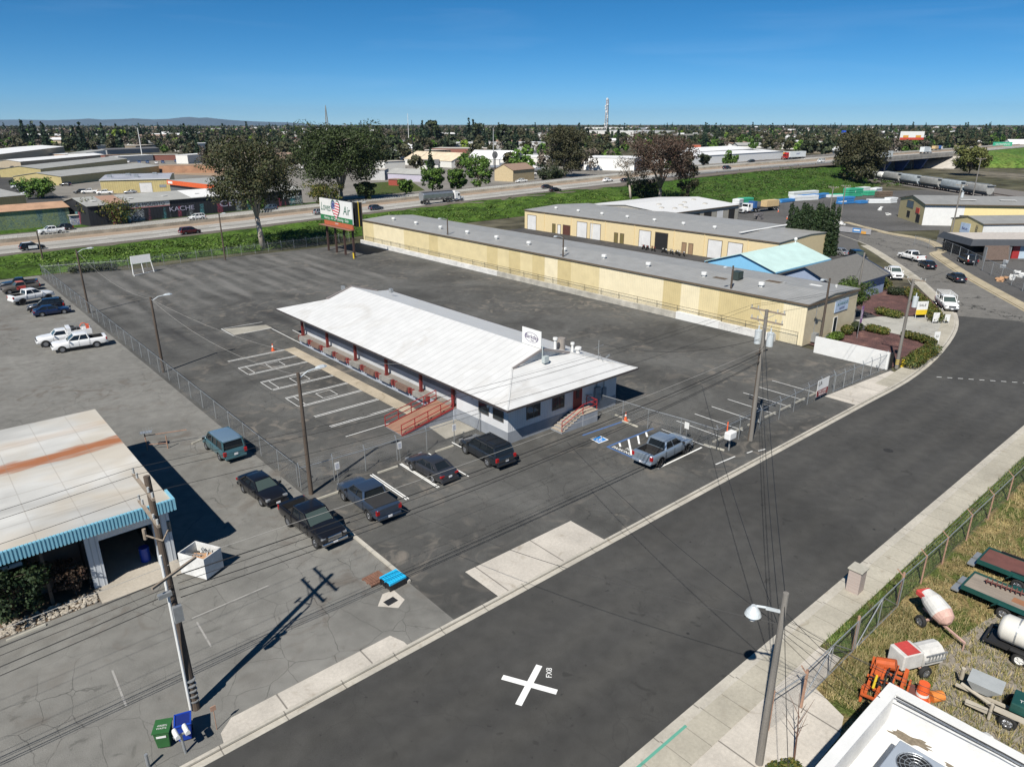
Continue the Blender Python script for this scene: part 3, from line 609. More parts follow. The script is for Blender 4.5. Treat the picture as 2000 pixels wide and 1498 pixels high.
        if e == 'utility':
            b = MB(); b.box(c3 - 2.75, c3 - .05, -hw - .02, -hw + .38, .9, 1.55); b.box(c3 - 2.75, c3 - .05, hw - .38, hw + .02, .9, 1.55); b.box(c3 - 2.75, c3 - .05, -hw, hw, .85, 1.0); b.box(c3 - .5, c3 - .05, -hw, hw, 1.0, 2.0); b.build('service_body', paint, root, bevel=.02)
            b = MB()
            for s in (-1, 1):
                b.bar((c3 - 2.7, s * hw, 2.0), (c3 - .5, s * hw, 2.0), .04)
                for k in range(5): b.bar((c3 - .6 - k * .52, s * hw, 1.5), (c3 - .6 - k * .52, s * hw, 2.0), .035)
            b.build('side_rail', m_galv, root)
            b = MB(); b.tube([(c3 - .7, -.3, 1.6), (c3 - .7, .5, 1.6)], .42, 18); b.tube([(c3 - 1.3, -.2, 1.5), (c3 - 1.3, .4, 1.5)], .34, 16); b.build('hose_reel', m_tyre, root)
            b = MB(); b.tube([(c3 - 2.0 + .4 * math.cos(a / 9 * math.pi), .1, 1.75 + .45 * math.sin(a / 9 * math.pi)) for a in range(10)], .045, 6); b.cbox((c3 - 2.4, .2, 1.75), (.35, .4, .5)); b.build('crane_arm', M('safety_orange', (.7, .1, .03), .5), root)
        if e == 'police':
            b = MB()
            for s in (-1, 1): b.box(-.95, .75, s * hw - .012, s * hw + .012, zb + .14, belt - .04)
            b.build('door_panel', PAINT['white'], root); b = MB(); b.cbox((-.1, 0, H + .08), (.3, 1.1, .12)); b.build('light_bar', m_lens, root)
            b = MB(); b.box(c2 + .1, c1 - .1, -rw * .9, rw * .9, zr + .05, zr + .075); b.build('roof_panel', PAINT['white'], root)
        if e == 'wheelarch':
            b = MB()
            for s in (-1, 1):
                for x in (xf, xr): b.tube([(x + (rr + .1) * math.cos(a * math.pi / 10), s * (hw + .01), rr + (rr + .1) * math.sin(a * math.pi / 10)) for a in range(11)], .05, 5)
            b.build('wheel_arch_trim', m_dark if paint is PAINT['white'] or 1 else paint, root)
    remember(root)
    return root
def by_wheels(rear, front, track=1.7, z=0.0):
    """position and heading from the two near-side wheel contacts seen in the photo"""
    p = Vector(G(*rear, z)); q = Vector(G(*front, z)); m = (p + q) / 2; d = (q - p).normalized(); n = Vector((-d.y, d.x))
    if n.dot(m) < 0: n = -n
    c = m + n * track / 2
    return (c.x, c.y, z), math.atan2(d.y, d.x)
m_white_metal = M('white_metal', (.75, .75, .73), .5, var=.1); m_galv = M('galvanised', (.42, .44, .45), .45, .6, var=.2)
def put(o, rear, front, track=1.7, z=0.0, rz=None):
    loc, a = by_wheels(rear, front, track, z); o.location = loc; o.rotation_euler.z = a if rz is None else R(rz); return o
CP = car_proto
put(CP('pickup_truck', 'pickup', PAINT['black'], chrome=True, label='black crew cab pickup with open empty bed, its nose toward the street', cat='pickup truck', group='cars parked in front of the dock building'), (567.5, 1027.5), (615, 1069), 1.75, .004, -87)
put(CP('pickup_truck', 'pickup', PAINT['greyblue'], cover=True, extras=('wheelarch',), label='slate blue pickup with flat black bed cover, parked nose to the fence', cat='pickup truck', group='cars parked in front of the dock building'), (726, 1015), (671, 979), 1.75, .004, 90)
put(CP('pickup_truck', 'pickup', PAINT['silverblue'], rim=m_rim_dark, r=.43, lift=.05, extras=('wheelarch',), label='silver crew cab pickup with open bed beside the NO PARKING hatching', cat='pickup truck', group='cars parked in front of the dock building'), (1287, 913), (1339, 886), 1.75, .004, 2)
put(CP('passenger_van', 'van', PAINT['teal'], roof_paint=m_roofblue, label='faded teal passenger van parked against the long chain link fence', cat='van'), (432, 898), (407, 878), 1.6, 0, 92)
put(CP('large_suv', 'suv', PAINT['nearblack'], extras=('rails',), chrome=False, label='long black SUV with roof rails by the corner of the white building', cat='SUV', group='cars parked in front of the dock building'), (954, 911), (909, 886), 1.75, .004, 88)
put(CP('sedan', 'sedan', PAINT['black'], label='black sedan facing the black pickup at the end of the fence', cat='sedan'), (478, 960), (510, 989), 1.6, 0, -86)
put(CP('sedan', 'sedan', PAINT['darkgrey'], label='dark grey sedan parked between the blue pickup and the black SUV', cat='sedan', group='cars parked in front of the dock building'), (846, 942), (805, 918), 1.6, .004, 92)
g_l = 'vehicles parked along the fence of the left lot'
wp = put(CP('pickup_truck', 'pickup', PAINT['white'], label='white double cab pickup in front of the white utility truck', cat='pickup truck', group=g_l), (195, 678), (118, 690), 1.75)
put(CP('utility_truck', 'classic', PAINT['white'], extras=('utility',), lift=.12, r=.42, label='white service truck with hose reels and side rails behind a white pickup', cat='truck', group=g_l), (158, 668), (81, 680), 1.75)
put(CP('coupe', 'coupe', PAINT['navy'], label='navy blue coupe parked tail out beside a black SUV', cat='car', group=g_l), (83, 619), (127, 613), 1.6)
put(CP('suv', 'cuv', PAINT['black'], label='black SUV between the blue coupe and a lifted white pickup', cat='SUV', group=g_l), (118, 605), (62, 611), 1.6)
put(CP('pickup_truck', 'pickup', PAINT['white'], rim=m_rim_dark, r=.50, lift=.22, label='lifted white crew cab pickup on big dark wheels', cat='pickup truck', group=g_l), (41, 597), (101, 586), 1.8)
pr = put(CP('pickup_truck', 'classic', M('primer_patchy', (.10, .09, .08), .7, var=.5), roof_paint=M('faded_red', (.38, .10, .08), .6), label='old pickup with patchy red cab and dull brown hood', cat='pickup truck', group=g_l), (66, 568), (17, 575), 1.6)
b = MB()
for s in (-1, 1): b.box(-.75, .55, s * .975 - .012, s * .975 + .012, .55, 1.1)
b.build('door', M('faded_red_door', (.45, .06, .05), .5), pr)
put(CP('pickup_truck', 'classic', PAINT['nearblack'], label='black old style pickup at the far corner of the left lot', cat='pickup truck', group=g_l), (68, 561), (5, 567), 1.7)
# ---- cars on the street at the right
g_s = 'vehicles along the curved street'
put(CP('suv', 'suv', PAINT['nearblack'], label='black SUV driving down from the end of the street', cat='SUV', group=g_s), (1659, 505), (1675, 512), 1.7, ZR)
put(CP('pickup_truck', 'pickup', PAINT['white'], label='white pickup facing away at the curb island', cat='pickup truck', group=g_s), (1775, 510), (1763, 505), 1.7, ZR, 60)
put(CP('sedan', 'sedan', PAINT['black'], label='black sedan parked behind the white pickup at the curb island', cat='sedan', group=g_s), (1812, 527), (1791, 519), 1.6, ZR, 40)
put(CP('pickup_truck', 'pickup', PAINT['white'], chrome=False, label='white pickup parked nose toward us beside the hedge', cat='pickup truck', group=g_s), (1726, 536), (1744, 548), 1.7, ZR, -143)
put(CP('sedan', 'sedan', PAINT['nearblack'], rim=m_rim_dark, label='black sedan parked along the tan sidewalk at the far curb', cat='sedan', group=g_s), (1869, 552), (1847, 545), 1.6, ZR, 38)
put(CP('work_truck', 'pickup', PAINT['white'], extras=('rack',), chrome=True, label='white work pickup with tall ladder rack, parked where the new asphalt begins', cat='truck', group=g_s), (1824, 594), (1847, 610), 1.75, ZR, -147)
put(CP('sedan', 'sedan', PAINT['silver'], label='silver car half hidden behind the row of cypresses', cat='car', group=g_s), (1640, 500), (1620, 496), 1.6, ZR)
put(CP('suv', 'suv', PAINT['black'], label='black SUV beside the tall fence of the dark roofed building', cat='SUV', group=g_s), (1885, 517), (1872, 511), 1.7, -.03)
# ---------------------------------------------------------------- buildings
w_white = ribbed('siding_white', (.60, .61, .62), .20, 'x', .80); w_white_y = ribbed('siding_white_side', (.60, .61, .62), .20, 'y', .80)
w_greybase = M('painted_base', (.25, .27, .30), .8, var=.15); m_redpaint = M('red_paint', (.33, .03, .03), .5, var=.2); m_redbrown = M('oxblood_paint', (.16, .022, .02), .6, var=.2)
r_white = None
def roof_white():
    t = NT('white_metal_roof'); x, y, z = t.xyz(); a = t.noise(.22, 6, dist=1.2); n = t.noise(9, 3, sx=.15, sy=3)
    f = t.math('ABSOLUTE', t.math('SUBTRACT', t.math('FRACT', t.math('DIVIDE', y, .95)), .5))
    col = t.mix(1.0, (.575, .575, .565), t.ramp(t.noise(.8, 5), [(.3, .92), (.7, 1.03)]), 'MULTIPLY')
    band = t.math('MULTIPLY', t.ramp(t.noise(.16, 5, dist=1.4), [(.58, 0), (.68, 1)]), t.ramp(n, [(.4, .15), (.65, 1)]))
    col = t.mix(t.math('MULTIPLY', band, .5), col, (.36, .33, .28)); col = t.mix(t.ramp(f, [(.45, 0), (.48, .55)]), col, (.30, .30, .29))
    t.out(col, .5); t.bump(t.ramp(f, [(.4, 0), (.48, 1)]), .3, .02); return t.m
r_white = roof_white()
w_yel = ribbed('siding_yellow', (.66, .52, .26), .33, 'y', .9, patches=(3.1, (.66, .555, .32), (.76, .67, .46), (.58, .475, .25)))
w_yelx = ribbed('siding_yellow_front', (.60, .52, .36), .33, 'x', .62); w_yelplain = M('siding_yellow_plain', (.66, .54, .32), .7, var=.06)
w_yelside = ribbed('siding_yellow_end', (.58, .46, .22), .33, 'x', .85); r_grey = ribbed('grey_metal_roof', (.29, .29, .28), .6, 'y', .85, .6, var=.12); r_greyx = ribbed('grey_metal_roof_x', (.25, .25, .24), .6, 'x', .85, .6, var=.12)
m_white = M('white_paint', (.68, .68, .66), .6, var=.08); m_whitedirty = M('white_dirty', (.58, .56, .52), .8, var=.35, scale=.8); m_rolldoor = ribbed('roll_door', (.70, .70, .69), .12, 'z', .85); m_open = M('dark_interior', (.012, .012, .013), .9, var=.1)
m_fascia = M('brown_fascia', (.12, .09, .06), .7, var=.15); m_winframe = M('window_frame', (.10, .09, .08), .5, var=.1); m_win = M('window_glass', (.02, .028, .035), .08, var=.1); m_wood = M('weathered_wood', (.13, .10, .075), .9, var=.4, scale=3, sz=.2); m_concrete = c_old
def gable(name, label, cat, loc, rz, Lx, Ly, h, rise, wall, roof, ridge='x', over=.3, fascia=None, group=None, th=.12):
    """walls and a pitched roof; local origin at the near left corner, x along the front, y into the depth"""
    root = thing(name, label, cat, loc, rz, group); b = MB()
    if ridge == 'x':
        vs = [(0, 0, 0), (Lx, 0, 0), (Lx, Ly, 0), (0, Ly, 0), (0, 0, h), (Lx, 0, h), (Lx, Ly, h), (0, Ly, h), (0, Ly / 2, h + rise), (Lx, Ly / 2, h + rise)]
        b.add(vs, [(0, 1, 5, 4), (2, 3, 7, 6), (1, 2, 6, 9, 5), (3, 0, 4, 8, 7)]); b.build('wall', wall, root); b = MB(); s = rise / (Ly / 2) * over
        for y0, y1, z0, z1 in ((-over, Ly / 2, h - s, h + rise), (Ly / 2, Ly + over, h + rise, h - s)): b.add([(-over, y0, z0 + .02), (Lx + over, y0, z0 + .02), (Lx + over, y1, z1 + .02), (-over, y1, z1 + .02), (-over, y0, z0 + th), (Lx + over, y0, z0 + th), (Lx + over, y1, z1 + th), (-over, y1, z1 + th)], [(3, 2, 1, 0), (4, 5, 6, 7), (0, 1, 5, 4), (1, 2, 6, 5), (2, 3, 7, 6), (3, 0, 4, 7)])
    else:
        vs = [(0, 0, 0), (Lx, 0, 0), (Lx, Ly, 0), (0, Ly, 0), (0, 0, h), (Lx, 0, h), (Lx, Ly, h), (0, Ly, h), (Lx / 2, 0, h + rise), (Lx / 2, Ly, h + rise)]
        b.add(vs, [(0, 1, 5, 8, 4), (2, 3, 7, 9, 6), (1, 2, 6, 5), (3, 0, 4, 7)]); b.build('wall', wall, root); b = MB(); s = rise / (Lx / 2) * over
        for x0, x1, z0, z1 in ((-over, Lx / 2, h - s, h + rise), (Lx / 2, Lx + over, h + rise, h - s)): b.add([(x0, -over, z0 + .02), (x1, -over, z1 + .02), (x1, Ly + over, z1 + .02), (x0, Ly + over, z0 + .02), (x0, -over, z0 + th), (x1, -over, z1 + th), (x1, Ly + over, z1 + th), (x0, Ly + over, z0 + th)], [(3, 2, 1, 0), (4, 5, 6, 7), (0, 1, 5, 4), (1, 2, 6, 5), (2, 3, 7, 6), (3, 0, 4, 7)])
    b.build('roof', roof, root)
    if fascia:
        b = MB()
        if ridge == 'x': b.box(-over - .03, Lx + over + .03, -over - .05, -over, h - s - .12, h - s + .13); b.box(-over - .03, Lx + over + .03, Ly + over, Ly + over + .05, h - s - .12, h - s + .13)
        else: b.box(-over - .05, -over, -over - .03, Ly + over + .03, h - s - .12, h - s + .13); b.box(Lx + over, Lx + over + .05, -over - .03, Ly + over + .03, h - s - .12, h - s + .13)
        b.build('fascia', fascia, root)
    return root
def opening(root, name, x0, x1, z0, z1, y=0, mat=None, fr=None, d=.05, side=None, fw=.07):
    """a door or window on the front (local y = const) or, with side, on a wall x = side"""
    b = MB(); fb = MB(); mat = mat or m_win; f = fr or m_winframe
    if side is None:
        b.box(x0, x1, y - d * .5, y + .01, z0, z1)
        for a in ((x0 - fw, x1 + fw, z1, z1 + fw), (x0 - fw, x1 + fw, z0 - fw, z0), (x0 - fw, x0, z0, z1), (x1, x1 + fw, z0, z1)): fb.box(a[0], a[1], y - d, y + .01, a[2], a[3])
        if name == 'window': fb.box((x0 + x1) / 2 - .03, (x0 + x1) / 2 + .03, y - d, y, z0, z1)
    else:
        s = side; sg = -1 if s <= 0.01 else 1; a0, a1 = sorted((s + sg * d * .5, s - sg * .01)); c0, c1 = sorted((s + sg * d, s - sg * .01))
        b.box(a0, a1, x0, x1, z0, z1)
        for a in ((x0 - fw, x1 + fw, z1, z1 + fw), (x0 - fw, x1 + fw, z0 - fw, z0), (x0 - fw, x0, z0, z1), (x1, x1 + fw, z0, z1)): fb.box(c0, c1, a[0], a[1], a[2], a[3])
        if name == 'window': fb.box(c0, c1, (x0 + x1) / 2 - .03, (x0 + x1) / 2 + .03, z0, z1)
    o = b.build(name, mat, root); fb.build('frame', f, o); return o
def roof_vent(parent, x, y, z):
    b = MB(); b.box(x - .22, x + .22, y - .22, y + .22, z - .1, z + .22); b.prism([(x + .42 * math.cos(a * math.pi / 4 + .39), y + .42 * math.sin(a * math.pi / 4 + .39)) for a in range(8)], z + .22, z + .62)
    return b.build('roof_vent', m_white, parent, bevel=.05)
# ---- the white dock building in the middle
db = thing('dock_building', 'long white loading dock building with bright metal roof in the middle of the lot', 'building')
X0, X1, XW, Y0, Y1, YO = 36.3, 50.2, 36.8, 42.3, 82.0, 49.6
b = MB(); b.box(X0, X1, Y0, YO, 1.1, 3.9); b.box(XW, X1, YO, Y1, 1.1, 4.1); b.build('wall', w_white, db)
for o in [x for x in db.children]: pass
b = MB(); b.box(X0 - .03, X1 + .03, Y0 - .03, YO + .02, 0, 1.1); b.build('base_course', w_greybase, db)
b = MB(); b.box(36.0, X1 + .03, YO + .02, Y1 + .03, 0, 1.06); b.build('dock_wall', M('dock_grey_paint', (.36, .39, .44), .8, var=.25), db)
b = MB(); b.box(36.0, XW, YO + .03, Y1 + .03, 1.06, 1.2); b.build('dock_floor', concrete('dock_concrete', (.24, .22, .20)), db)
b = MB(); b.box(XW - .04, XW, YO + .1, Y1 - .1, 2.1, 3.9); b.build('upper_panel', ribbed('siding_painted_shade', (.13, .145, .17), .5, 'y', .85), db)  # shade under the eave, painted over the white dock wall as a darker panel
for y in (81.3, 74.8, 68.2, 61.7, 55.3, 50.0):
    b = MB(); b.box(36.08, 36.34, y - .13, y + .13, 1.2, 3.9); b.box(36.02, 36.40, y - .19, y + .19, 1.2, 1.3); b.build('column', m_redbrown, db)
# Dutch gable roof
E0, E1, F0, F1, RX, ZE, ZRG, g0, g1 = 35.1, 51.65, 40.95, 86.1, 43.4, 3.85, 6.3, 45.9, 81.0
sl = (ZRG - ZE) / (RX - E0); sr = (ZRG - ZE) / (E1 - RX); zg = ZE + (g0 - F0) * sl * .98
xa, xb = E0 + (zg - ZE) / sl, E1 - (zg - ZE) / sr
b = MB()
def slab(b, pts, th=.1):
    n = len(pts); b.add([p for p in pts] + [(p[0], p[1], p[2] - th) for p in pts], [tuple(range(n)), tuple(range(2 * n - 1, n - 1, -1))] + [(i, n + i, n + (i + 1) % n, (i + 1) % n) for i in range(n)])
slab(b, [(E0, F0, ZE), (xa, g0, zg), (RX, g0 - .25, ZRG), (RX, g1 + .25, ZRG), (xa, g1, zg), (E0, F1, ZE)][::-1]); slab(b, [(E1, F0, ZE), (xb, g0, zg), (RX, g0 - .25, ZRG), (RX, g1 + .25, ZRG), (xb, g1, zg), (E1, F1, ZE)])
slab(b, [(E0, F0, ZE), (E1, F0, ZE), (xb, g0, zg), (xa, g0, zg)]); slab(b, [(E0, F1, ZE), (E1, F1, ZE), (xb, g1, zg), (xa, g1, zg)][::-1])
roof_o = b.build('roof', r_white, db)
b = MB()
for yy in (g0 + .02, g1 - .02): b.add([(xa, yy, zg - .1), (xb, yy, zg - .1), (RX, yy, ZRG - .1)], [(0, 1, 2)])
b.build('gable_panel', w_white, roof_o)
b = MB()
for yy in (g0 - .28, g1 + .28): b.bar((xa - .2, yy, zg - .02), (RX, yy, ZRG + .04), .09, .22); b.bar((RX, yy, ZRG + .04), (xb + .2, yy, zg - .02), .09, .22)
b.build('barge_board', M('barge_grey', (.27, .24, .23), .7), roof_o)
b = MB(); b.box(E0 - .02, E1 + .02, F0 - .06, F0 - .01, ZE - .16, ZE + .02); b.box(E0 - .06, E0 - .01, F0 - .06, F1, ZE - .16, ZE + .02); b.box(E1 + .01, E1 + .06, F0 - .06, F1, ZE - .16, ZE + .02)
b.build('gutter', M('gutter_dark', (.06, .05, .05), .5), roof_o)
b = MB(); b.box(E0, E1, F0, F1, ZE - .14, ZE - .11); b.build('soffit', m_white, db)
for q in ((.0, F0, E0, g0, xa, 1), (0, F0, E1, g0, xb, -1)):
    b = MB(); b.bar((q[2], q[1], ZE + .03), (q[4], q[3], zg + .03), .16, .04); b.build('hip_cap', M('hip_cap_grey', (.52, .52, .51), .6), roof_o)
for x0, x1 in ((38.5, 40.0), (41.6, 43.0)): opening(db, 'window', x0, x1, 1.75, 2.85, Y0)
for y0, y1 in ((43.0, 44.3), (44.9, 46.2)): opening(db, 'window', y0, y1, 1.9, 2.75, side=X0) if 0 else None
for y0, y1 in ((42.9, 44.2), (44.9, 46.2)):
    b = MB(); b.box(X0 - .03, X0, y0, y1, 1.9, 2.8); o = b.build('window', m_win, db); b = MB()
    for a in ((y0 - .06, y1 + .06, 2.8, 2.86), (y0 - .06, y1 + .06, 1.84, 1.9), (y0 - .06, y0, 1.9, 2.8), (y1, y1 + .06, 1.9, 2.8)): b.box(X0 - .06, X0, *a)
    b.build('frame', m_winframe, o)
dr = opening(db, 'door', 44.3, 45.3, 1.2, 3.3, Y0, m_redbrown, m_redpaint); b = MB(); b.box(44.6, 45.0, Y0 - .05, Y0 - .03, 2.1, 3.0); b.build('pane', m_win, dr)
b = MB(); b.box(47.0, 47.7, Y0 - .25, Y0, .9, 2.6); b.box(48.1, 48.6, Y0 - .2, Y0, 1.1, 2.3); b.tube([(47.3, Y0 - .1, 2.6), (47.3, Y0 - .1, 3.6)], .05, 6); b.tube([(48.3, Y0 - .1, 2.3), (48.3, Y0 - .1, 3.6)], .04, 6); b.build('meter_panel', M('meter_grey', (.20, .23, .26), .5), db)
b = MB(); b.bar((45.8, Y0 - .12, 2.2), (46.7, Y0 - .12, 2.0), .05); b.bar((45.8, Y0 - .12, 1.8), (46.7, Y0 - .12, 1.6), .05); b.build('wall_rail', m_dark, db)
b = MB(); b.box(35.9, 36.05, 46.8, 46.9, 2.9, 3.0); b.cbox((35.95, 44.5, 2.95), (.18, .2, .2)); b.build('floodlight', m_white, db)
# stairs
b = MB(); n = 7
for i in range(n): b.box(41.3 + i * .38, 41.3 + (i + 1) * .38, 40.75, 42.14, 0, .16 * (i + 1)); 
b.box(41.3 + n * .38, 45.9, 40.7, 42.15, 0, 1.14); st_ = b.build('stairs', w_greybase, db)
b = MB()
for i in range(n): b.box(41.27 + i * .38, 41.3 + (i + 1) * .38, 40.72, 42.14, .16 * (i + 1) + .001, .16 * (i + 1) + .03)
b.box(41.3 + n * .38 - .02, 45.93, 40.67, 42.15, 1.141, 1.18); b.build('tread', concrete('tread_concrete', (.42, .36, .29)), st_)
b = MB()
def rail(b, pts, h=.95, w=.05, mid=True, posts=None):
    t = [(p[0], p[1], p[2] + h) for p in pts]; m = [(p[0], p[1], p[2] + h * .52) for p in pts]
    for q in (t, m) if mid else (t,):
        for a, c in zip(q, q[1:]): b.bar(a, c, w)
    for p in (posts or pts): b.bar(p, (p[0], p[1], p[2] + h), w)
rail(b, [(41.35, 40.80, .2), (44.0, 40.80, 1.17), (45.85, 40.80, 1.17), (45.85, 42.1, 1.17)], .95, .055)
b.build('handrail', m_redpaint, db)
# ramp
b = MB(); b.add([(30.3, 49.75, 0.01), (36.0, 49.75, 0.01), (36.0, 52.4, 0.01), (30.3, 52.4, 0.01), (30.3, 49.75, .06), (36.0, 49.75, 1.14), (36.0, 52.4, 1.14), (30.3, 52.4, .06)], [(3, 2, 1, 0), (4, 5, 6, 7), (0, 1, 5, 4), (1, 2, 6, 5), (2, 3, 7, 6), (3, 0, 4, 7)]); rp_ = b.build('ramp', M('ramp_side', (.22, .24, .28), .8), db)
b = MB(); b.add([(30.3, 49.8, .07), (36.0, 49.8, 1.15), (36.0, 52.35, 1.15), (30.3, 52.35, .07), (30.3, 49.8, .10), (36.0, 49.8, 1.18), (36.0, 52.35, 1.18), (30.3, 52.35, .10)], [(0, 1, 2, 3), (7, 6, 5, 4), (4, 5, 1, 0), (7, 3, 2, 6)]); b.build('ramp_deck', M('ramp_planks', (.27, .15, .10), .85, var=.3, scale=4, sx=.2), rp_)
for y in (49.72, 52.45):
    b = MB(); pp = [(30.3 + 5.7 * k / 4, y, .06 + 1.1 * k / 4) for k in range(5)]; rail(b, pp, 1.0, .06); b.bar(pp[0], pp[-1], .05, .16); b.build('handrail', m_redpaint, rp_)
# dock bumpers and levellers
for i in range(9):
    y = 80.2 - i * 3.16
    if y < 53.5: continue
    b = MB(); b.box(35.62, 35.99, y - 1.05, y + 1.05, .86, 1.21); b.box(35.55, 35.64, y - 1.0, y + 1.0, .72, 1.0); o = b.build('dock_leveler', [M('leveler_brown', (.17, .11, .085), .85, var=.4), M('leveler_grey', (.30, .29, .27), .8, var=.3)][i % 2] if 0 else M('leveler_%s' % ('brown' if i % 2 else 'grey'), (.17, .11, .085) if i % 2 else (.25, .24, .22), .85, var=.4), db)
    b = MB()
    for s in (-1.28, 1.28): b.box(35.7, 35.99, y + s - .15, y + s + .15, .66, 1.22)
    b.build('bumper', M('bumper_red', (.20, .035, .03), .7, var=.4), o)
# roof furniture
b = MB(); b.box(RX - .04, RX + .04, 45.8, 48.4, 6.35, 7.95); sg_ = b.build('roof_sign', m_white, db)
b = MB()
for k in range(25):
    a0, a1 = 2 * math.pi * k / 24, 2 * math.pi * (k + 1) / 24
    b.quad(*[(RX - .05, 47.1 - .95 * r_ * math.cos(a), 7.15 + .48 * r_ * math.sin(a)) for r_, a in ((1, a0), (1, a1), (.92, a1), (.92, a0))])
b.build('sign_oval', M('sign_purple', (.10, .07, .16), .6), sg_)
text_obj('Barkday', .55, M('sign_purple', 0), sg_, frame((RX - .06, 47.1, 7.2), (0, -1, 0), (-1, 0, 0)), 'lettering', .004, shear=.2)
text_obj('West', .2, M('sign_purple', 0), sg_, frame((RX - .06, 47.0, 6.88), (0, -1, 0), (-1, 0, 0)), 'lettering', .004, shear=.2)
b = MB()
for x, y, h_, r_ in ((46.4, 47.0, 1.0, .14), (48.4, 46.6, .8, .12), (48.9, 46.3, .45, .2)): zz = ZE + (E1 - x) * sr; b.tube([(x, y, zz - .1), (x, y, zz + h_)], r_, 10); b.tube([(x, y, zz + h_ - .05), (x, y, zz + h_ + .15)], r_ * 1.7, 10)
b.build('vent_pipe', m_white, db)
b = MB(); zz = ZE + (E1 - 47.6) * sr; b.tube([(47.6, 47.4, zz - .1), (47.6, 47.4, zz + 1.15)], .42, 16); b.build('exhaust_hood', M('exhaust_grey', (.28, .25, .22), .6), db)
b = MB(); zz = ZE + (E1 - 48.9) * sr; b.tube([(48.9, 43.6, zz - .1), (48.9, 43.6, zz + 1.9)], .03, 6); b.bar((48.2, 43.6, zz + 1.2), (49.6, 43.6, zz + 1.35), .03); b.bar((48.9, 43.0, zz + .0), (48.9, 43.6, zz + .8), .02); b.bar((49.2, 42.9, zz + .3), (49.5, 42.7, zz + .55), .12); b.build('antenna', m_galv, db)
b = MB(); b.tube([(RX - .1, 45.5, 5.2), (RX - .1, 45.5, 6.8)], .05, 6); b.cbox((RX - .1, 45.1, 5.5), (.55, .4, .6)); b.build('floodlight', M('pale_green_grey', (.40, .45, .45), .5), db)
for y, x in ((85.2, 44.2), (78, 47.2)):
    b = MB(); b.cbox((x, y, ZRG - .5 if x > 46 else zg + .1), (.35, .5, .5)); b.build('roof_box', m_galv, db)
# ---- flat roofed shop at the left
lb = thing('repair_shop', 'flat roofed shop with rust streaked roof and light blue ribbed fascia', 'building')
def rusty():
    t = NT('rusty_white_roof'); x, y, z = t.xyz(); n = t.noise(.25, 6, dist=1, sx=.35); n2 = t.noise(1.4, 6, sx=.3, sy=1.5); p = t.noise(.16, 3)
    col = t.mix(1.0, (.46, .455, .43), t.ramp(n, [(.3, .72), (.5, 1), (.7, 1.25)]), 'MULTIPLY'); col = t.mix(t.ramp(p, [(.45, 0), (.6, .45)]), col, (.42, .34, .23))
    yy = t.math('ADD', y, t.math('MULTIPLY', t.math('SUBTRACT', n2, .5), 1.9)); yy = t.math('ADD', yy, t.math('MULTIPLY', x, -.05))
    d = t.math('ABSOLUTE', t.math('SUBTRACT', yy, 53.55)); col = t.mix(t.ramp(d, [(.25, .92), (.75, .55), (1.6, 0)]), col, (.30, .095, .025))
    d2 = t.math('ABSOLUTE', t.math('SUBTRACT', yy, 57.6)); col = t.mix(t.ramp(d2, [(.05, .25), (1.0, 0)]), col, (.36, .2, .08))
    sx = t.math('ABSOLUTE', t.math('SUBTRACT', t.math('FRACT', t.math('DIVIDE', y, 4.1)), .5)); sy = t.math('ABSOLUTE', t.math('SUBTRACT', t.math('FRACT', t.math('DIVIDE', x, 2.4)), .5))
    col = t.mix(t.ramp(t.math('MAXIMUM', sx, sy), [(.485, 0), (.494, .35)]), col, (.2, .17, .14))
    t.out(col, .75); t.bump(n2, .1, .02); return t.m
RZ = 4.55
b = MB(); b.box(-34, 9.35, 42.25, 61.6, RZ - .25, RZ); b.build('roof', rusty(), lb)
b = MB(); n = 230
for i in range(n):
    x = -34 + i * (43.35 / n); b.box(x, x + 43.35 / n * .55, 42.02, 42.20, RZ - .62, RZ + .14)
b.box(-34, 9.4, 42.10, 42.24, RZ - .6, RZ + .1); b.box(9.35, 9.5, 42.05, 43.6, RZ - .62, RZ + .14); b.build('fascia', M('light_blue_metal', (.22, .48, .60), .4, .1, var=.06), lb)
b = MB(); b.box(8.95, 9.2, 43.2, 61.4, 0, RZ - .25); b.box(-34, 9.0, 61.2, 61.4, 0, RZ - .25); b.box(8.2, 9.2, 43.0, 43.3, 0, RZ - .26); b.box(4.55, 5.25, 43.0, 43.3, 0, RZ - .26); b.build('wall', ribbed('siding_pale', (.52, .55, .58), .3, 'x', .7), lb)
b = MB(); b.box(5.25, 8.2, 43.05, 43.2, 3.0, RZ - .26); b.build('roll_door', m_rolldoor, lb)
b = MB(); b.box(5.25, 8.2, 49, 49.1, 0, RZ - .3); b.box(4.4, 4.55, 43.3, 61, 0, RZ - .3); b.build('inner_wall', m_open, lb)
b = MB(); b.box(-34, 4.5, 44.6, 44.7, 0, RZ - .26); b.build('shopfront', M('brown_panels', (.15, .105, .08), .8, var=.2), lb)
for x in (-9, -6, -3, -.2, 2.4): b = MB(); b.box(x - .09, x + .09, 43.0, 43.2, 0, RZ - .3); b.bar((x, 43.1, 1.3), (x + 2.6, 43.1, 1.3), .1) if x < 2 else None; b.build('post', m_wood, lb)
b = MB(); b.box(4.55, 9.2, 41.2, 43.0, -.05, .03); b.box(5.25, 8.2, 43, 49, -.02, .02); b.build('floor', concrete('bay_concrete', (.42, .38, .32)), lb)
b = MB(); b.tube([(-.2, 43.0, 3.2), (1.5, 43.0, 3.2)], .13, 8); b.build('awning_light', m_white, lb)
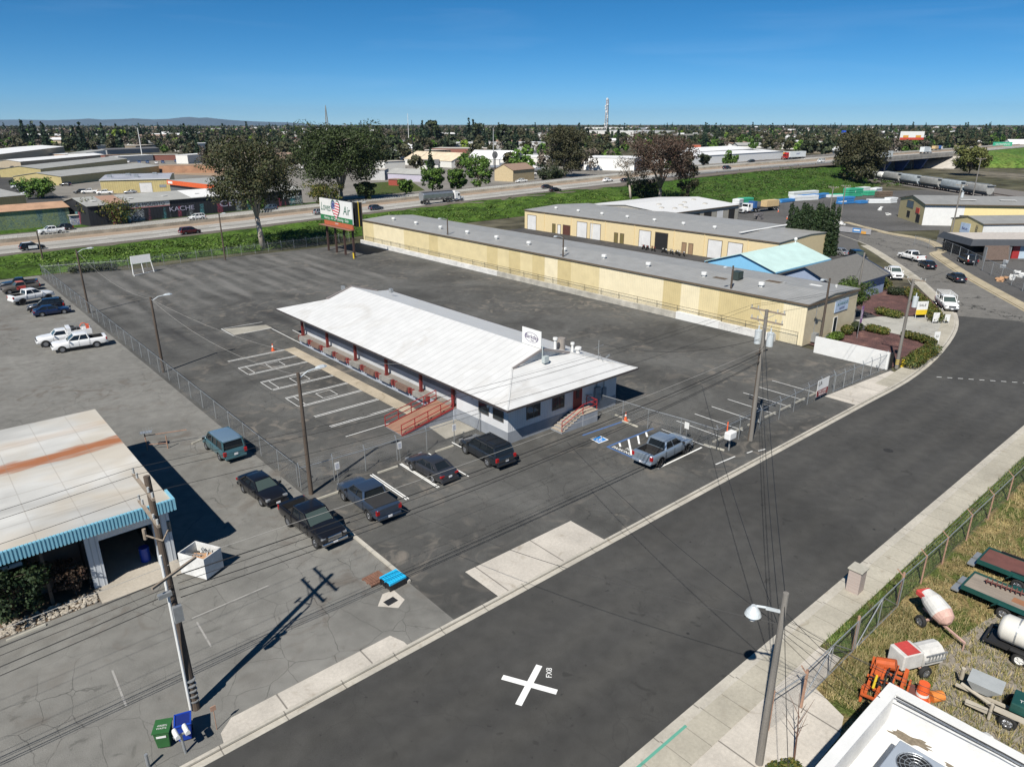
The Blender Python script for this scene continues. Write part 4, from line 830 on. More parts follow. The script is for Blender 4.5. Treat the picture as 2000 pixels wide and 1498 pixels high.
# ---- warehouses to the right
yw = gable('yellow_warehouse', 'long yellow striped metal warehouse behind the low white wall', 'warehouse', (82.6, 40.1, 0), 0, 13.6, 107, 5.2, .42, w_yel, r_grey, 'y', .15, m_fascia)
b = MB(); b.add([(0, -.02, 0), (13.6, -.02, 0), (13.6, -.02, 5.2), (6.8, -.02, 5.6), (0, -.02, 5.2)], [(0, 1, 2, 3, 4)]); b.build('front_wall', w_yelx, yw)
b = MB(); b.box(-.2, 13.8, -.22, -.15, 5.0, 5.26); b.build('fascia_front', m_fascia, yw)
for y in (8, 17, 27, 36, 45, 54, 63, 72, 81, 90, 99): roof_vent(yw, 3.6, y + .5, 5.55)
b = MB(); b.box(7.3, 10.9, -.12, -.03, 3.0, 4.5); o = b.build('wall_sign', M('sign_pale_blue', (.42, .52, .66), .5), yw); text_obj('ALVARADOS', .52, M('sign_green', (.03, .14, .14), .6), o, frame((9.3, -.14, 4.0), (1, 0, 0), (0, -1, 0)), 'lettering', .004); text_obj('BAKERY', .42, M('sign_navy', (.05, .06, .20), .6), o, frame((9.2, -.14, 3.4), (1, 0, 0), (0, -1, 0)), 'lettering', .004)
opening(yw, 'door', 7.6, 8.5, .1, 2.3, -.02, m_win, m_white)
b = MB(); b.bar((3.2, -1.2, .9), (7.2, -1.2, .95), .06); b.bar((3.2, -1.2, 0), (3.2, -1.2, .9), .05); b.bar((7.2, -1.2, 0), (7.2, -1.2, .95), .05); b.bar((5.2, -1.2, 0), (5.2, -1.2, .9), .05); b.build('handrail', m_galv, yw)
b = MB(); b.box(2.0, 2.8, -.6, -.02, .2, 1.3); b.tube([(2.3, -.1, 1.3), (2.3, -.1, 5.0)], .04, 6); b.build('meter_panel', m_galv, yw)
b = MB(); b.cbox((4.9, 13.0, 6.25), (1.25, 1.1, 1.1)); b.cbox((4.9, 12.4, 6.3), (.7, .12, .7)); b.build('rooftop_cooler', M('cooler_dark', (.035, .05, .045), .5), yw)
for x, y, w_, l_, m_ in ((4.2, 15.2, .9, 2.0, m_fascia), (7, 8.6, 1.3, 2.2, m_fascia), (10, 4.2, .8, 1.6, m_white), (7, 8.6, 1.8, 2.7, M('skylight', (.4, .4, .38), .5))):
    b = MB(); b.cbox((x, y, 5.2 + .42 * (1 - abs(x - 6.8) / 6.8) + .13 + (.01 if m_ is m_fascia else 0)), (w_, l_, .03)); b.build('roof_patch', m_, yw)
b = MB(); b.tube([(11, 1.8, 5.4), (11, 1.8, 5.9)], .05, 6); b.tube([(11.6, 2.2, 5.4), (11.6, 2.2, 5.75)], .06, 6); b.build('vent_pipe', m_white, yw)
y2 = gable('yellow_warehouse', 'yellow warehouse with a row of white roll up doors and parked motorcycles', 'warehouse', (127, 69, -.02), 0, 24, 72, 4.7, .5, w_yelplain, r_grey, 'y', .15, m_fascia)
def side_open(root, name, y0, y1, z1, mat, x=0, z0=0):
    b = MB(); b.box(x - .06, x + .02, y0, y1, z0, z1); o = b.build(name, mat, root); b = MB(); b.box(x - .09, x + .02, y0 - .1, y0, z0, z1 + .1); b.box(x - .09, x + .02, y1, y1 + .1, z0, z1 + .1); b.box(x - .09, x + .02, y0, y1, z1, z1 + .1); b.build('frame', m_fascia, o); return o
m_olive = M('olive_door', (.16, .13, .05), .6); m_brdoor = M('brown_door', (.10, .04, .03), .6)
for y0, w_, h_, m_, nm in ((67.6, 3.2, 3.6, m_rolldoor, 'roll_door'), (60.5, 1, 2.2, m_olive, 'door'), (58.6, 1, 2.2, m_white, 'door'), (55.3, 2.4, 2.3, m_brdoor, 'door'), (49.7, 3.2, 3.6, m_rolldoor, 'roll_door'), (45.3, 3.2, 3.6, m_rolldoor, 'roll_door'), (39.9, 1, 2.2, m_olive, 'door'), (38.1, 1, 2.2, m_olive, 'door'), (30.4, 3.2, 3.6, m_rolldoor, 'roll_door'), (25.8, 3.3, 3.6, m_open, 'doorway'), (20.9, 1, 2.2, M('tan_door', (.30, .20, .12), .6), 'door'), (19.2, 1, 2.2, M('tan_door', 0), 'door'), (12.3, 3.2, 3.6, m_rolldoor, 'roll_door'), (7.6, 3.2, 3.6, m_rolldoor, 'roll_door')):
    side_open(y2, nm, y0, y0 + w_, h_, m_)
for y in (64.5, 55, 47.9, 43.8, 35, 24.2, 16.5, 6.5): b = MB(); b.box(-.14, 0, y - .05, y + .05, 0, 4.6); b.build('downpipe', w_yelplain, y2)
for y in (66, 58, 50, 42, 34, 26, 18): roof_vent(y2, 5.5, y, 5.0)
b = MB(); b.add([(2, 9.6, 4.88), (2.0, 10.4, 4.88), (21, 10.4, 4.95), (21, 9.6, 4.95)], [(3, 2, 1, 0)]); 
b = MB(); b.cbox((12, 10, 5.36), (19, .8, .04)); b.build('roof_panel', m_white, y2)
wr = gable('white_roof_warehouse', 'warehouse with bright white roof and open bays beside the lumber yard', 'warehouse', (150, 112.4, -.03), 0, 32, 28, 4.5, 1.1, M('beige_wall', (.36, .34, .29), .8), M('white_membrane', (.62, .62, .61), .6, var=.06), 'x', .3, m_fascia)
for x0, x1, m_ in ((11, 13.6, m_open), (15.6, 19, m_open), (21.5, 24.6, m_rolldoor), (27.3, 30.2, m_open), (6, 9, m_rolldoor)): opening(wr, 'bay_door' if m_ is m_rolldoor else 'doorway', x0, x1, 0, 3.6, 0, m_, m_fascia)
for x, y in ((5, 6), (9, 10), (14, 6.5), (19, 9), (23, 5), (26, 11), (12, 3.5), (8, 4)): b = MB(); b.blob((x, y, 4.5 + y / 14 * 1.1 + .1), (.9, .7, .35), 3, 0); b.build('roof_dome', M('dome_grey', (.4, .38, .34), .5), wr)
bh = gable('blue_building', 'light blue building with pale seafoam metal roof', 'building', (104.8, 57, 0), 0, 17.5, 12.5, 3.9, 2.0, M('sky_blue_wall', (.20, .47, .70), .7, var=.06), ribbed('seafoam_roof', (.50, .66, .62), .5, 'x', .9), 'x', .35, M('sky_blue_wall', 0))
b = MB(); b.tube([(17.2, 6.2, 5.9), (17.2, 6.2, 6.5)], .12, 8); b.blob((17.2, 6.2, 6.6), (.3, .3, .3), 1, 0); b.build('gable_lamp', m_white, bh)
gh = gable('grey_building', 'low grey shingle roofed office with blue gable behind the round tree', 'building', (104.6, 46.6, 0), 0, 16.5, 10.6, 3.1, 2.3, M('slate_blue_wall', (.27, .33, .45), .8, var=.1), M('grey_shingle', (.145, .14, .13), .95, var=.25, scale=3), 'x', .5, M('navy_trim', (.03, .05, .10), .6))
b = MB(); b.bar((17.0, -.4, 3.0), (17.0, 5.3, 5.42), .12, .35); b.bar((17.0, 5.3, 5.42), (17.0, 11, 3.0), .12, .35); b.build('barge_board', M('navy_trim', 0), gh)
b = MB(); b.box(16.5, 18.2, 1.6, 4.6, 1.9, 2.6); b.build('porch_roof', m_white, gh); 
b = MB(); b.box(16.5, 16.56, 2, 3, 0, 2.0); b.build('doorway', m_open, gh)
# ---- right hand yellow buildings
ry = gable('yellow_office', 'yellow two storey warehouse office with dark sign at the lumber yard', 'building', (0, 0, -.03), 0, 8, 45, 5.6, 1.4, M('mustard_wall', (.50, .42, .22), .8, var=.05), r_greyx, 'y', .25, m_fascia)
p1, p2 = Vector(G(1753, 424)), Vector(G(1800, 440)); d = (p2 - p1); ry.location = (p1.x, p1.y, -.03); ang = math.atan2(d.y, d.x); ry.rotation_euler.z = ang; Lf = d.length
for ch in ry.children: ch.scale.x = Lf / 8
opening(ry, 'window', Lf * .30, Lf * .56, 3.6, 5.4, 0, M('sign_steel', (.10, .14, .17), .5)); opening(ry, 'doorway', Lf * .36, Lf * .48, 1, 2.6, 0, m_open); opening(ry, 'doorway', Lf * .74, Lf * .88, .4, 2.4, 0, m_open)
b = MB(); b.cbox((Lf * .76, -.06, 3.4), (Lf * .13, .1, 1.4)); b.build('wall_sign', M('sign_red', (.5, .06, .04), .5), ry)
b = MB(); b.box(Lf - .02, Lf + .06, 0, 10, 0, 5.2); b.build('side_panel', m_white, ry); b = MB(); b.box(Lf - .02, Lf + .06, 10, 45, 0, 5.5); b.build('side_wall', M('yellow_bright', (.72, .60, .30), .8, var=.05), ry)
for y, m_ in ((9, m_open), (25, m_white), (36, m_white)): b = MB(); b.box(Lf + .05, Lf + .12, y, y + 2.2, 1.4 if m_ is m_open else 2.5, 2.8 if m_ is m_open else 4.2); b.build('window', m_, ry)
for y in (12, 22, 32, 42): b = MB(); b.cbox((Lf * .78, y, 6.5), (1.2, 4, .05)); b.build('skylight', m_white, ry)
be = gable('mustard_warehouse', 'mustard walled warehouse with pale blue sign and white side wall', 'warehouse', (0, 0, -.03), 0, 8, 40, 5.0, 1.1, M('mustard_wall', 0), r_greyx, 'y', .2, m_fascia)
p1, p2 = Vector(G(1852, 468)), Vector(G(1915, 474)); p2 = Vector(G(1912, 482)); d = (p2 - p1); be.location = (p1.x, p1.y, -.03); be.rotation_euler.z = math.atan2(d.y, d.x); Lb = d.length
for ch in be.children: ch.scale.x = Lb / 8
b = MB(); b.box(Lb - .02, Lb + .06, 0, 40, 0, 4.95); b.build('side_wall', m_white, be)
b = MB(); b.box(Lb * .32, Lb * .62, -.12, -.02, 2.3, 4.5); o = b.build('wall_sign', M('sign_pale_blue', 0), be); text_obj('BeLay', .8, M('sign_navy', 0), o, frame((Lb * .47, -.14, 3.3), (1, 0, 0), (0, -1, 0)), 'lettering', .01)
b = MB(); b.bar((Lb * .82, -.2, 0), (Lb * .82, -.2, 4.6), .06); b.bar((Lb * .86, -.2, 0), (Lb * .86, -.2, 4.6), .06)
for k in range(9): b.bar((Lb * .82, -.2, .5 + k * .5), (Lb * .86, -.2, .5 + k * .5), .04)
b.build('wall_ladder', m_dark, be)
dk = thing('dark_roof_shop', 'low shop with dark mansard edge, pale flat roof and red corner', 'building', (*G(1893, 505)[:2], -.04), R(-42))
b = MB(); b.box(0, 40, 0, 11, 3.6, 3.75); b.build('roof', M('tan_flat_roof', (.46, .42, .38), .9, var=.2), dk)
b = MB(); b.add([(-.8, -.8, 2.7), (41, -.8, 2.7), (41, 0, 3.9), (0, 0, 3.9)], [(0, 1, 2, 3)]); b.add([(-.8, 11.8, 2.7), (-.8, -.8, 2.7), (0, 0, 3.9), (0, 11, 3.9)], [(0, 1, 2, 3)]); b.box(0, 40, 0, .12, 3.6, 3.9); b.box(0, .12, .12, 11, 3.6, 3.9); b.build('mansard', M('charcoal_metal', (.045, .05, .058), .6), dk)
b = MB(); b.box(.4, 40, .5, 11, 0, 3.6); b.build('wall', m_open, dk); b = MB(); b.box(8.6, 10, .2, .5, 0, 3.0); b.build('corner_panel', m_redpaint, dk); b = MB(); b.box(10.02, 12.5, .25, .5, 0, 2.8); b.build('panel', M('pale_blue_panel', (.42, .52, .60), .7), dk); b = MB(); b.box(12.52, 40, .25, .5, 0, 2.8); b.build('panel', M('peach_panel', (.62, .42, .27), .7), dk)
# ---- white parapet roof in the near right corner
wp_ = thing('parapet_building', 'white flat roofed building with parapet in the near right corner', 'building')
PX0, PX1, PY0, PY1, PZ = 14.0, 26.1, -12.0, 7.05, 5.0
m_par = M('parapet_white', (.66, .66, .65), .7, var=.2, scale=.7, sz=.3); m_memb = M('roof_membrane', (.66, .66, .64), .7, var=.12, scale=.5)
b = MB(); b.box(PX0, PX1, PY1 - .32, PY1, 0, PZ); b.box(PX1 - .32, PX1, PY0, PY1 - .32, 0, PZ); b.build('wall', m_par, wp_)
b = MB(); b.box(PX0, PX1 - .32, PY0, PY1 - .32, 3.5, 3.75); b.build('roof', m_memb, wp_)
b = MB(); b.box(PX0, PX1 + .06, PY1 - .38, PY1 + .06, PZ, PZ + .06); b.box(PX1 - .38, PX1 + .06, PY0, PY1 - .38, PZ, PZ + .06); b.build('coping', m_white, wp_)
b = MB(); q = random.Random(5); cx, cy = 23.9, 6.2
def stain(b, cx, cy, rx, ry, z, seed, rot=0):
    q = random.Random(seed); pts = []
    for k in range(26):
        a = 2 * math.pi * k / 26; f = q.uniform(.7, 1.25); x, y = rx * f * math.cos(a), ry * f * math.sin(a); pts.append((cx + x * math.cos(rot) - y * math.sin(rot), cy + x * math.sin(rot) + y * math.cos(rot), z))
    b.add(pts, [tuple(range(26))])
stain(b, 25.3, 5.75, .75, .24, 3.756, 1, 1.75); stain(b, 25.1, 4.1, .42, .13, 3.756, 4, 1.5); stain(b, 24.9, 2.4, .2, .5, 3.756, 6, .1); b.build('silt_patch', M('roof_silt', (.20, .165, .12), .95, var=.5, scale=8), wp_)
b = MB(); b.tube([(25.5, 6.6, PZ + .1), (25.6, 3, PZ + .12), (25.6, -3, PZ + .1)], .03, 6); b.tube([(25.3, 6.5, PZ + .1), (25.45, 3, PZ + .1), (25.4, -3, PZ + .1)], .02, 6); b.build('roof_cable', m_dark, wp_)
ac = thing('rooftop_air_conditioner', 'grey box air conditioner with round fan on the near white roof', 'air conditioner', (22.2, 4.35, 3.75), R(0))
b = MB(); b.box(-1.5, 1.3, -1.7, 1.3, .15, 1.35); b.build('body', M('hvac_grey', (.33, .37, .42), .5, var=.08), ac, bevel=.04)
b = MB(); b.box(-1.4, 1.2, -1.6, 1.2, 0, .15); b.build('base', m_galv, ac); b = MB()
b.tube([(.45, .45, 1.353), (.45, .45, 1.38)], .58, 28); f_ = b.build('fan_guard', m_dark, ac); b = MB()
for k in range(6): a = k * math.pi / 6; b.bar((.45 + .58 * math.cos(a), .45 + .58 * math.sin(a), 1.40), (.45 - .58 * math.cos(a), .45 - .58 * math.sin(a), 1.40), .015)
for r_ in (.2, .35, .5, .6): b.tube([(.45 + r_ * math.cos(k * math.pi / 12), .45 + r_ * math.sin(k * math.pi / 12), 1.40) for k in range(25)], .012, 4, cap=False)
b.build('guard_ring', m_galv, f_)
b = MB(); b.box(20.2, 20.6, 4.5, 6.2, 3.76, 4.1); b.build('roof_curb', m_whitedirty, wp_)
# ---------------------------------------------------------------- fences, poles, wires
def chain():
    t = NT('chain_link'); x, y, z = t.xyz(); p = t.math('ADD', x, y)
    k = .085
    a = t.math('ABSOLUTE', t.math('SUBTRACT', t.math('FRACT', t.math('DIVIDE', t.math('ADD', p, z), k)), .5)); c = t.math('ABSOLUTE', t.math('SUBTRACT', t.math('FRACT', t.math('DIVIDE', t.math('SUBTRACT', p, z), k)), .5))
    m = t.math('GREATER_THAN', t.math('MAXIMUM', a, c), .462)
    t.out((.33, .35, .36), .5, .5); t.l(m, t.p.inputs['Alpha']); MATS['chain_link'] = t.m; return t.m
m_chain = chain(); m_rust = M('rusty_pipe', (.38, .23, .16), .8, var=.4, scale=4); m_darkpipe = M('dark_fence_pipe', (.07, .065, .05), .7)
def chain_fence(name, label, pts, h=1.85, step=3.05, post=m_galv, rail=True, barb=True, group=None, arm=(0, 0), pr=.035, bottom=False, mesh=m_chain, skip=()):
    root = thing(name, label, 'fence', (*pts[0][:2], 0), 0, group); ox, oy = pts[0][:2]
    fab = MB(); top = MB(); k = 0
    for i, (p, q) in enumerate(zip(pts, pts[1:])):
        p = Vector(p[:2]) - Vector((ox, oy)); q = Vector(q[:2]) - Vector((ox, oy)); l = (q - p).length; n = max(1, round(l / step)); d = (q - p) / n
        fab.quad((p.x, p.y, .04), (q.x, q.y, .04), (q.x, q.y, h), (p.x, p.y, h))
        if rail: top.tube([(p.x, p.y, h), (q.x, q.y, h)], .028, 6)
        if bottom: top.tube([(p.x, p.y, .1), (q.x, q.y, .1)], .022, 5)
        for j in range(n + (i == len(pts) - 2)):
            c = p + d * j; b = MB(); hh = h + .05
            b.tube([(c.x, c.y, 0), (c.x, c.y, hh)], pr, 6)
            if barb: b.bar((c.x, c.y, h), (c.x + arm[0], c.y + arm[1], h + .38), .05)
            b.build('post', post, root); k += 1
        if barb:
            for w_ in (.12, .24, .37):
                f = w_ / .38; top.tube([(p.x + arm[0] * f, p.y + arm[1] * f, h + w_), (q.x + arm[0] * f, q.y + arm[1] * f, h + w_)], .006, 3, cap=False)
    fab.build('mesh', mesh, root); top.build('rail', m_galv if post is not m_darkpipe else m_darkpipe, root)
    return root
chain_fence('chain_link_fence', 'long chain link fence between the left lot and the dock building lot', [(19.3, 47), (19.5, 152)], 1.85, 3.5, arm=(-.28, 0))
chain_fence('chain_link_fence', 'chain link fence in front of the parked cars, with small white signs', [(19.2, 46.3), (24.5, 45.9), (30.3, 45.8), (36.1, 45.9)], 1.85, 2.9, arm=(0, .2))
chain_fence('chain_link_fence', 'weedy fence along the back of the lot before the freeway slope', [(19.5, 152.0), (33, 148.2), (52, 149.4), (70, 150.5), (81, 151)], 1.75, 3.1, arm=(0, .25))
chain_fence('chain_link_fence', 'short gate fence between the building corner and the silver pickup', [(47.4, 42.2), (47.8, 39.3), (48.0, 36.5), (48.5, 33.3), (48.8, 29.8)], 1.9, 2.9, barb=False)
chain_fence('chain_link_fence', 'fence along the street side of the right parking lot, up to the white panel', [(48.8, 29.8), (59, 29.85), (69.9, 30.0)], 1.9, 2.95, arm=(0, .2))
chain_fence('rolling_gate', 'long rolling chain link gate across the right driveway', [(69.9, 29.9), (81.6, 29.5)], 1.75, 1.9, barb=True, bottom=True, arm=(0, .15))
chain_fence('chain_link_fence', 'dark pipe fence on the low white wall before the yellow warehouse', [(82.1, 40.6), (82.4, 146)], 1.75, 3.6, post=m_darkpipe, barb=False, pr=.03)
chain_fence('chain_link_fence', 'chain link fence between the right sidewalk and the equipment yard', [(25.2, 11.2), (27.6, 10.9)], 2.0, 2.6, post=m_rust, arm=(-.1, .25), pr=.05)
chain_fence('chain_link_fence', 'tall chain link fence running along the dry grass beside the sidewalk', [(39, 11.1), (45.3, 10.95), (70, 10.8), (100, 10.7)], 1.95, 4.2, post=m_rust, arm=(-.12, .35), pr=.05)
for x0, lab in ((27.8, 'open left leaf of the double gate of the equipment yard'), (33.4, 'right leaf of the double gate of the equipment yard, beside the grass strip')):
    gt = thing('yard_gate', lab, 'gate', (x0, 11.0, 0)); b = MB(); W_ = 5.4
    for a, c in (((0, 0, .12), (W_, 0, .12)), ((0, 0, 2), (W_, 0, 2)), ((0, 0, .1), (0, 0, 2)), ((W_, 0, .1), (W_, 0, 2)), ((W_ / 2, 0, .12), (W_ / 2, 0, 2)), ((0, 0, .12), (W_ / 2, 0, 2)), ((W_ / 2, 0, 2), (W_, 0, .12))): b.tube([a, c], .03, 6)
    b.build('gate_frame', m_galv, gt); b = MB(); b.quad((0, 0, .12), (W_, 0, .12), (W_, 0, 2), (0, 0, 2)); b.build('mesh', m_chain, gt)
b = MB(); b.tube([(0, 0, 0), (0, 0, 2.2)], .07, 8)
for x, y in ((27.65, 10.9), (39.0, 11.1), (33.3, 11.05), (25.3, 11.25)): tag(b.build('gate_post', m_rust, None, (x, y, 0)), 'rusty pipe post of the equipment yard gate', 'post', 'gate posts of the equipment yard')
# fabric wall signs on the fences
def sign_plate(label, loc, rz, w_, h_, z, mat=m_white, cat='sign', post=True, name='small_sign'):
    t = thing(name, label, cat, loc, rz); b = MB(); b.box(-w_ / 2, w_ / 2, -.015, .015, z - h_ / 2, z + h_ / 2); o = b.build('plate', mat, t)
    if post: b = MB(); b.tube([(0, .03, 0), (0, .03, z + h_ / 2)], .025, 6); b.build('post', m_galv, t)
    return t, o
m_ink = M('ink_blue', (.05, .07, .2), .7)
for i, (x, lab) in enumerate(((21.9, 'small white notice on the fence behind the blue pickup'), (27.5, 'small white notice on the fence behind the dark grey sedan'), (33.0, 'small white notice on the fence behind the black SUV'))):
    t, o = sign_plate(lab, (x, 45.55, 0), 0, .38, .6, 1.45); b = MB()
    for k in range(4): b.box(-.13, .13, -.02, -.016, 1.27 + k * .1, 1.30 + k * .1)
    b.build('lettering', m_ink, o)
sign_plate('small white notice on the fence in front of the silver pickup', (48.35, 32.6, 0), R(-90), .45, .6, 1.5)
t, o = sign_plate('large white realtor sign with dark red band on the street fence', (66.9, 29.75, 0), 0, 2.3, 1.75, 1.35, post=False, name='realtor_sign')
b = MB(); b.box(-1.15, 1.15, -.022, -.016, .5, 1.15); b.build('red_band', M('sign_maroon', (.20, .02, .025), .6), o); text_obj('LA', .62, m_dark, o, frame((-.65, -.03, 1.85), (1, 0, 0), (0, -1, 0)), 'lettering', .003); text_obj('FOR LEASE', .34, m_white, o, frame((0, -.03, .93), (1, 0, 0), (0, -1, 0)), 'lettering', .003)
text_obj('PINNACLE', .3, m_white, o, frame((0, -.03, .64), (1, 0, 0), (0, -1, 0)), 'lettering', .003)
# low white block wall and white panel wall
m_barrier = M('barrier_white', (.62, .61, .58), .85, var=.35, scale=.5, sz=2)
segs = [(42.6, 44.0), (44, 49.5), (49.5, 60), (60, 90), (90, 147)]
bw = thing('barrier_wall', 'low white painted concrete wall along the yellow warehouse', 'wall', (0, 0, 0)); b = MB()
for y0, y1, h, m_ in ((43.4, 51.5, .95, 0), (51.5, 58.6, 1.0, 1), (58.6, 98, .85, 2), (98, 147, .9, 0)):
    b = MB(); n = max(1, int((y1 - y0) / 6))
    for k in range(n): a0 = y0 + (y1 - y0) * k / n; a1 = y0 + (y1 - y0) * (k + 1) / n - .04; b.prism([(81.6, a0), (82.05, a0), (82.05, a1), (81.6, a1)], 0, h + .03 * math.sin(k * 2.1 + y0))
    b.build('wall_section', [m_barrier, m_white, M('barrier_grey', (.42, .40, .35), .9, var=.45, scale=.7)][m_], bw)
b = MB(); b.box(81.2, 81.45, 29.3, 37.9, 0, 2.0); tag(b.build('panel_wall', m_white), 'smooth white wall panel from the warehouse corner to the hydrant', 'wall')
b = MB(); b.box(81.4, 82.3, 29.2, 29.28, 0, 1.9); tag(b.build('end_panel', m_dark), 'dark end panel at the hydrant end of the white wall', 'panel')
# curb between the lots, wheel stops
b = MB(); b.box(18.9, 19.12, 31.3, 43.6, -.02, .14); struct(b.build('kerb', c_curb))
m_stop = concrete('wheel_stop_concrete', (.42, .40, .34)); b = MB(); b.prism([(-.09, 0), (.09, 0), (.06, .11), (-.06, .11)], -.92, .92, Matrix.Rotation(R(90), 4, 'X')); ws = b.build('wheel_stop', m_stop); proto_ws = ws
def stop_at(x, y, rz, label):
    global ws
    o = ws if ws is not None else proto_ws.copy()
    if ws is None: COL.objects.link(o)
    ws = None; o.location = (x, y, .012); o.rotation_euler.z = R(rz); tag(o, label, 'wheel stop', 'concrete wheel stops'); return o
# prism is extruded along y: rz=0 lies along Y
for x, y, rz, lab in ((25.9, 44.9, 90, 'concrete wheel stop in the empty stall beside the blue pickup'), (31.6, 45.1, 90, 'concrete wheel stop beside the nose of the black SUV'), (20.3, 44.2, 90, 'concrete wheel stop near the foot of the light pole'),
                      (47.6, 38.2, 0, 'concrete wheel stop below the traffic cone at the accessible stall'), (49.1, 30.2, 10, 'concrete wheel stop at the white line right of the silver pickup'), (48.2, 39.6, 0, 'short concrete wheel stop behind the traffic cone at the gate'), (.8, 41.1, 95, 'concrete wheel stop beside the rock bed at the left shop'), (16.6, 60.5, 110, 'concrete wheel stop behind the faded teal van')): stop_at(x, y, rz, lab)
for i, x in enumerate((50.9, 53.6, 56.4, 59.3, 62.1, 64.9, 67.8)): stop_at(x, 30.9, 90, 'concrete wheel stop at the fence end of the right stall lines')
# traffic cones
m_orange = M('cone_orange', (.75, .12, .03), .6)
def cone(x, y, label, z=.004):
    t = thing('traffic_cone', label, 'traffic cone', (x, y, z)); b = MB(); b.box(-.2, .2, -.2, .2, 0, .04); b.tube([(0, 0, .04), (0, 0, .9)], .16, 12, r1=.03); b.build('body', m_orange, t); b = MB(); b.tube([(0, 0, .48), (0, 0, .68)], .108, 12, r1=.072); b.build('collar', m_white, t); return t
cone(32.2, 81.4, 'orange cone with white collar standing at the end of the dock apron'); cone(47.9, 39.0, 'orange cone with white collar at the gate by the accessible stall')
for u, v in ((1475 - 12, 416), (1520, 414), (1537, 428)): cone(*G(u, v), 'orange cone on the lumber yard asphalt near the flatbed truck', -.03)['group'] = 'cones in the lumber yard'
# light poles
m_pole = M('creosote_wood', (.095, .072, .055), .9, var=.4, scale=2, sz=.15); m_polegrey = M('weathered_pole', (.20, .185, .165), .9, var=.4, scale=2, sz=.12); m_lamp = M('lamp_shell', (.62, .66, .67), .4, .2)
def light_pole(x, y, h, label, ang=0, lamp='cobra', mat=None, group='wooden light poles around the lot', arm=1.5, z=0):
    t = thing('light_pole', label, 'light pole', (x, y, z), R(ang), group); b = MB(); b.tube([(0, 0, 0), (0, 0, h)], .17, 10, r1=.115); b.build('pole', mat or m_pole, t)
    if lamp:
        b = MB(); b.tube([(0, 0, h - .45), (arm * .5, 0, h - .05), (arm, 0, h + .02)], .045, 6); b.build('arm', m_lamp, t); b = MB()
        b.rings([[(arm - .15 + l, w_ * c, h + .02 + zz * s_) for c, s_ in ((-1, -.2), (-.7, 1), (.7, 1), (1, -.2), (.6, -.6), (-.6, -.6))] for l, w_, zz in ((0, .08, .07), (.25, .16, .12), (.6, .19, .13), (.85, .08, .05))]); b.build('lamp_head', m_lamp, t)
    return t
for a in ((19.6, 116.5, 9.2, 'wooden light pole on the left fence nearest the parked service truck', 0), (19.7, 81.7, 8.5, 'wooden light pole midway along the left fence', 0), (19.5, 45.3, 9.6, 'tall wooden light pole at the fence corner behind the black pickup', 0), (83.0, 82.7, 8.8, 'light pole midway along the yellow warehouse wall', 180),
          (83.2, 115.0, 8.6, 'light pole near the far end of the yellow warehouse wall', 180), (83.0, 51.1, 8.4, 'light pole with small lamp near the front end of the yellow warehouse', 180), (81.9, 37.6, 9.0, 'light pole with cobra lamp at the corner of the white panel wall', 180)): light_pole(*a)
for u, v, lab in ((85, 512, 'thin dark pole standing in the slope weeds at the left edge'), (440, 508, 'thin dark pole in the slope weeds left of the pale trunked tree')): light_pole(*G(u, v), HT(u, v, 452 if u < 200 else 418), lab, 0, 'cobra', arm=.7)
light_pole(*G(710, 462), 8, 'thin pole with lamp at the far corner behind the yellow warehouse', 0, arm=.6)
# utility poles
m_insul = M('insulator_grey', (.42, .43, .42), .4); m_cross = M('crossarm_wood', (.27, .22, .17), .9, var=.35, scale=3)
def utility_pole(x, y, h, label, arms=((-.35, 2.6), (-1.25, 2.4)), trans=0, z=0, rot=0, conduit=None, r=.19, mat=None, lean=0, off=0, ax=.16):
    t = thing('utility_pole', label, 'utility pole', (x, y, z), R(rot), 'utility poles'); b = MB(); b.tube([(0, 0, 0), (lean, off, h)], r, 12, r1=r * .68); b.build('pole', mat or m_polegrey, t)
    for dz, ln in arms:
        b = MB(); b.bar((ax, off - ln / 2, h + dz), (ax, off + ln / 2, h + dz), .12, .13); a = b.build('crossarm', m_cross, t); b = MB()
        b.bar((ax, off - ln * .28, h + dz), (0, off, h + dz - .7), .03); b.bar((ax, off + ln * .28, h + dz), (0, off, h + dz - .7), .03)
        for k in (-.47, -.28, .28, .47): b.tube([(ax, off + ln * k, h + dz + .06), (ax, off + ln * k, h + dz + .30)], .05, 8)
        b.build('insulator', m_insul, a)
    for k in range(trans):
        b = MB(); yy = (-.55, .55)[k]; b.tube([(.1, yy, h - 3.0), (.1, yy, h - 1.95)], .28, 14); b.tube([(.1, yy, h - 1.95), (.1, yy, h - 1.85)], .29, 14); b.tube([(.1, yy, h - 1.85), (.1, yy, h - 1.45)], .06, 8); b.build('transformer', m_lamp, t)
    if conduit:
        b = MB(); b.tube([(-.24, -.08, .15), (-.24, -.08, conduit)], .065, 8); b.build('conduit', m_white, t)
        b = MB()
        for zz in (.5, .8, 1.1, 1.4, 1.7): b.tube([(0, 0, zz), (0, 0, zz + .06)], r + .02, 12)
        b.build('pole_band', m_galv, t)
        b = MB(); b.box(-.22, .16, -.38, -.16, 5.2, 6.0); b.build('splice_box', m_galv, t)
    return t
pA = utility_pole(5.95, 29.65, 12.0, 'tall utility pole by the green bin, white conduit up its side', ((-.42, 3.0), (-1.7, 2.9)), conduit=8.6, r=.20, mat=m_pole, off=.75, ax=-.2)
b = MB()
for s in (-1, 1): b.bar((0, 0, 9.2), (.5 * s, .8, 9.3), .05); b.tube([(.5 * s, .8, 9.1), (.5 * s, .8, 9.6)], .08, 8)
b.bar((-.9, -.6, 7.5), (1.3, .6, 7.5), .1); b.build('bracket', m_cross, pA); b = MB(); b.box(-.7, -.15, -.5, -.3, 6.75, 6.95); b.build('splice_case', m_galv, pA)
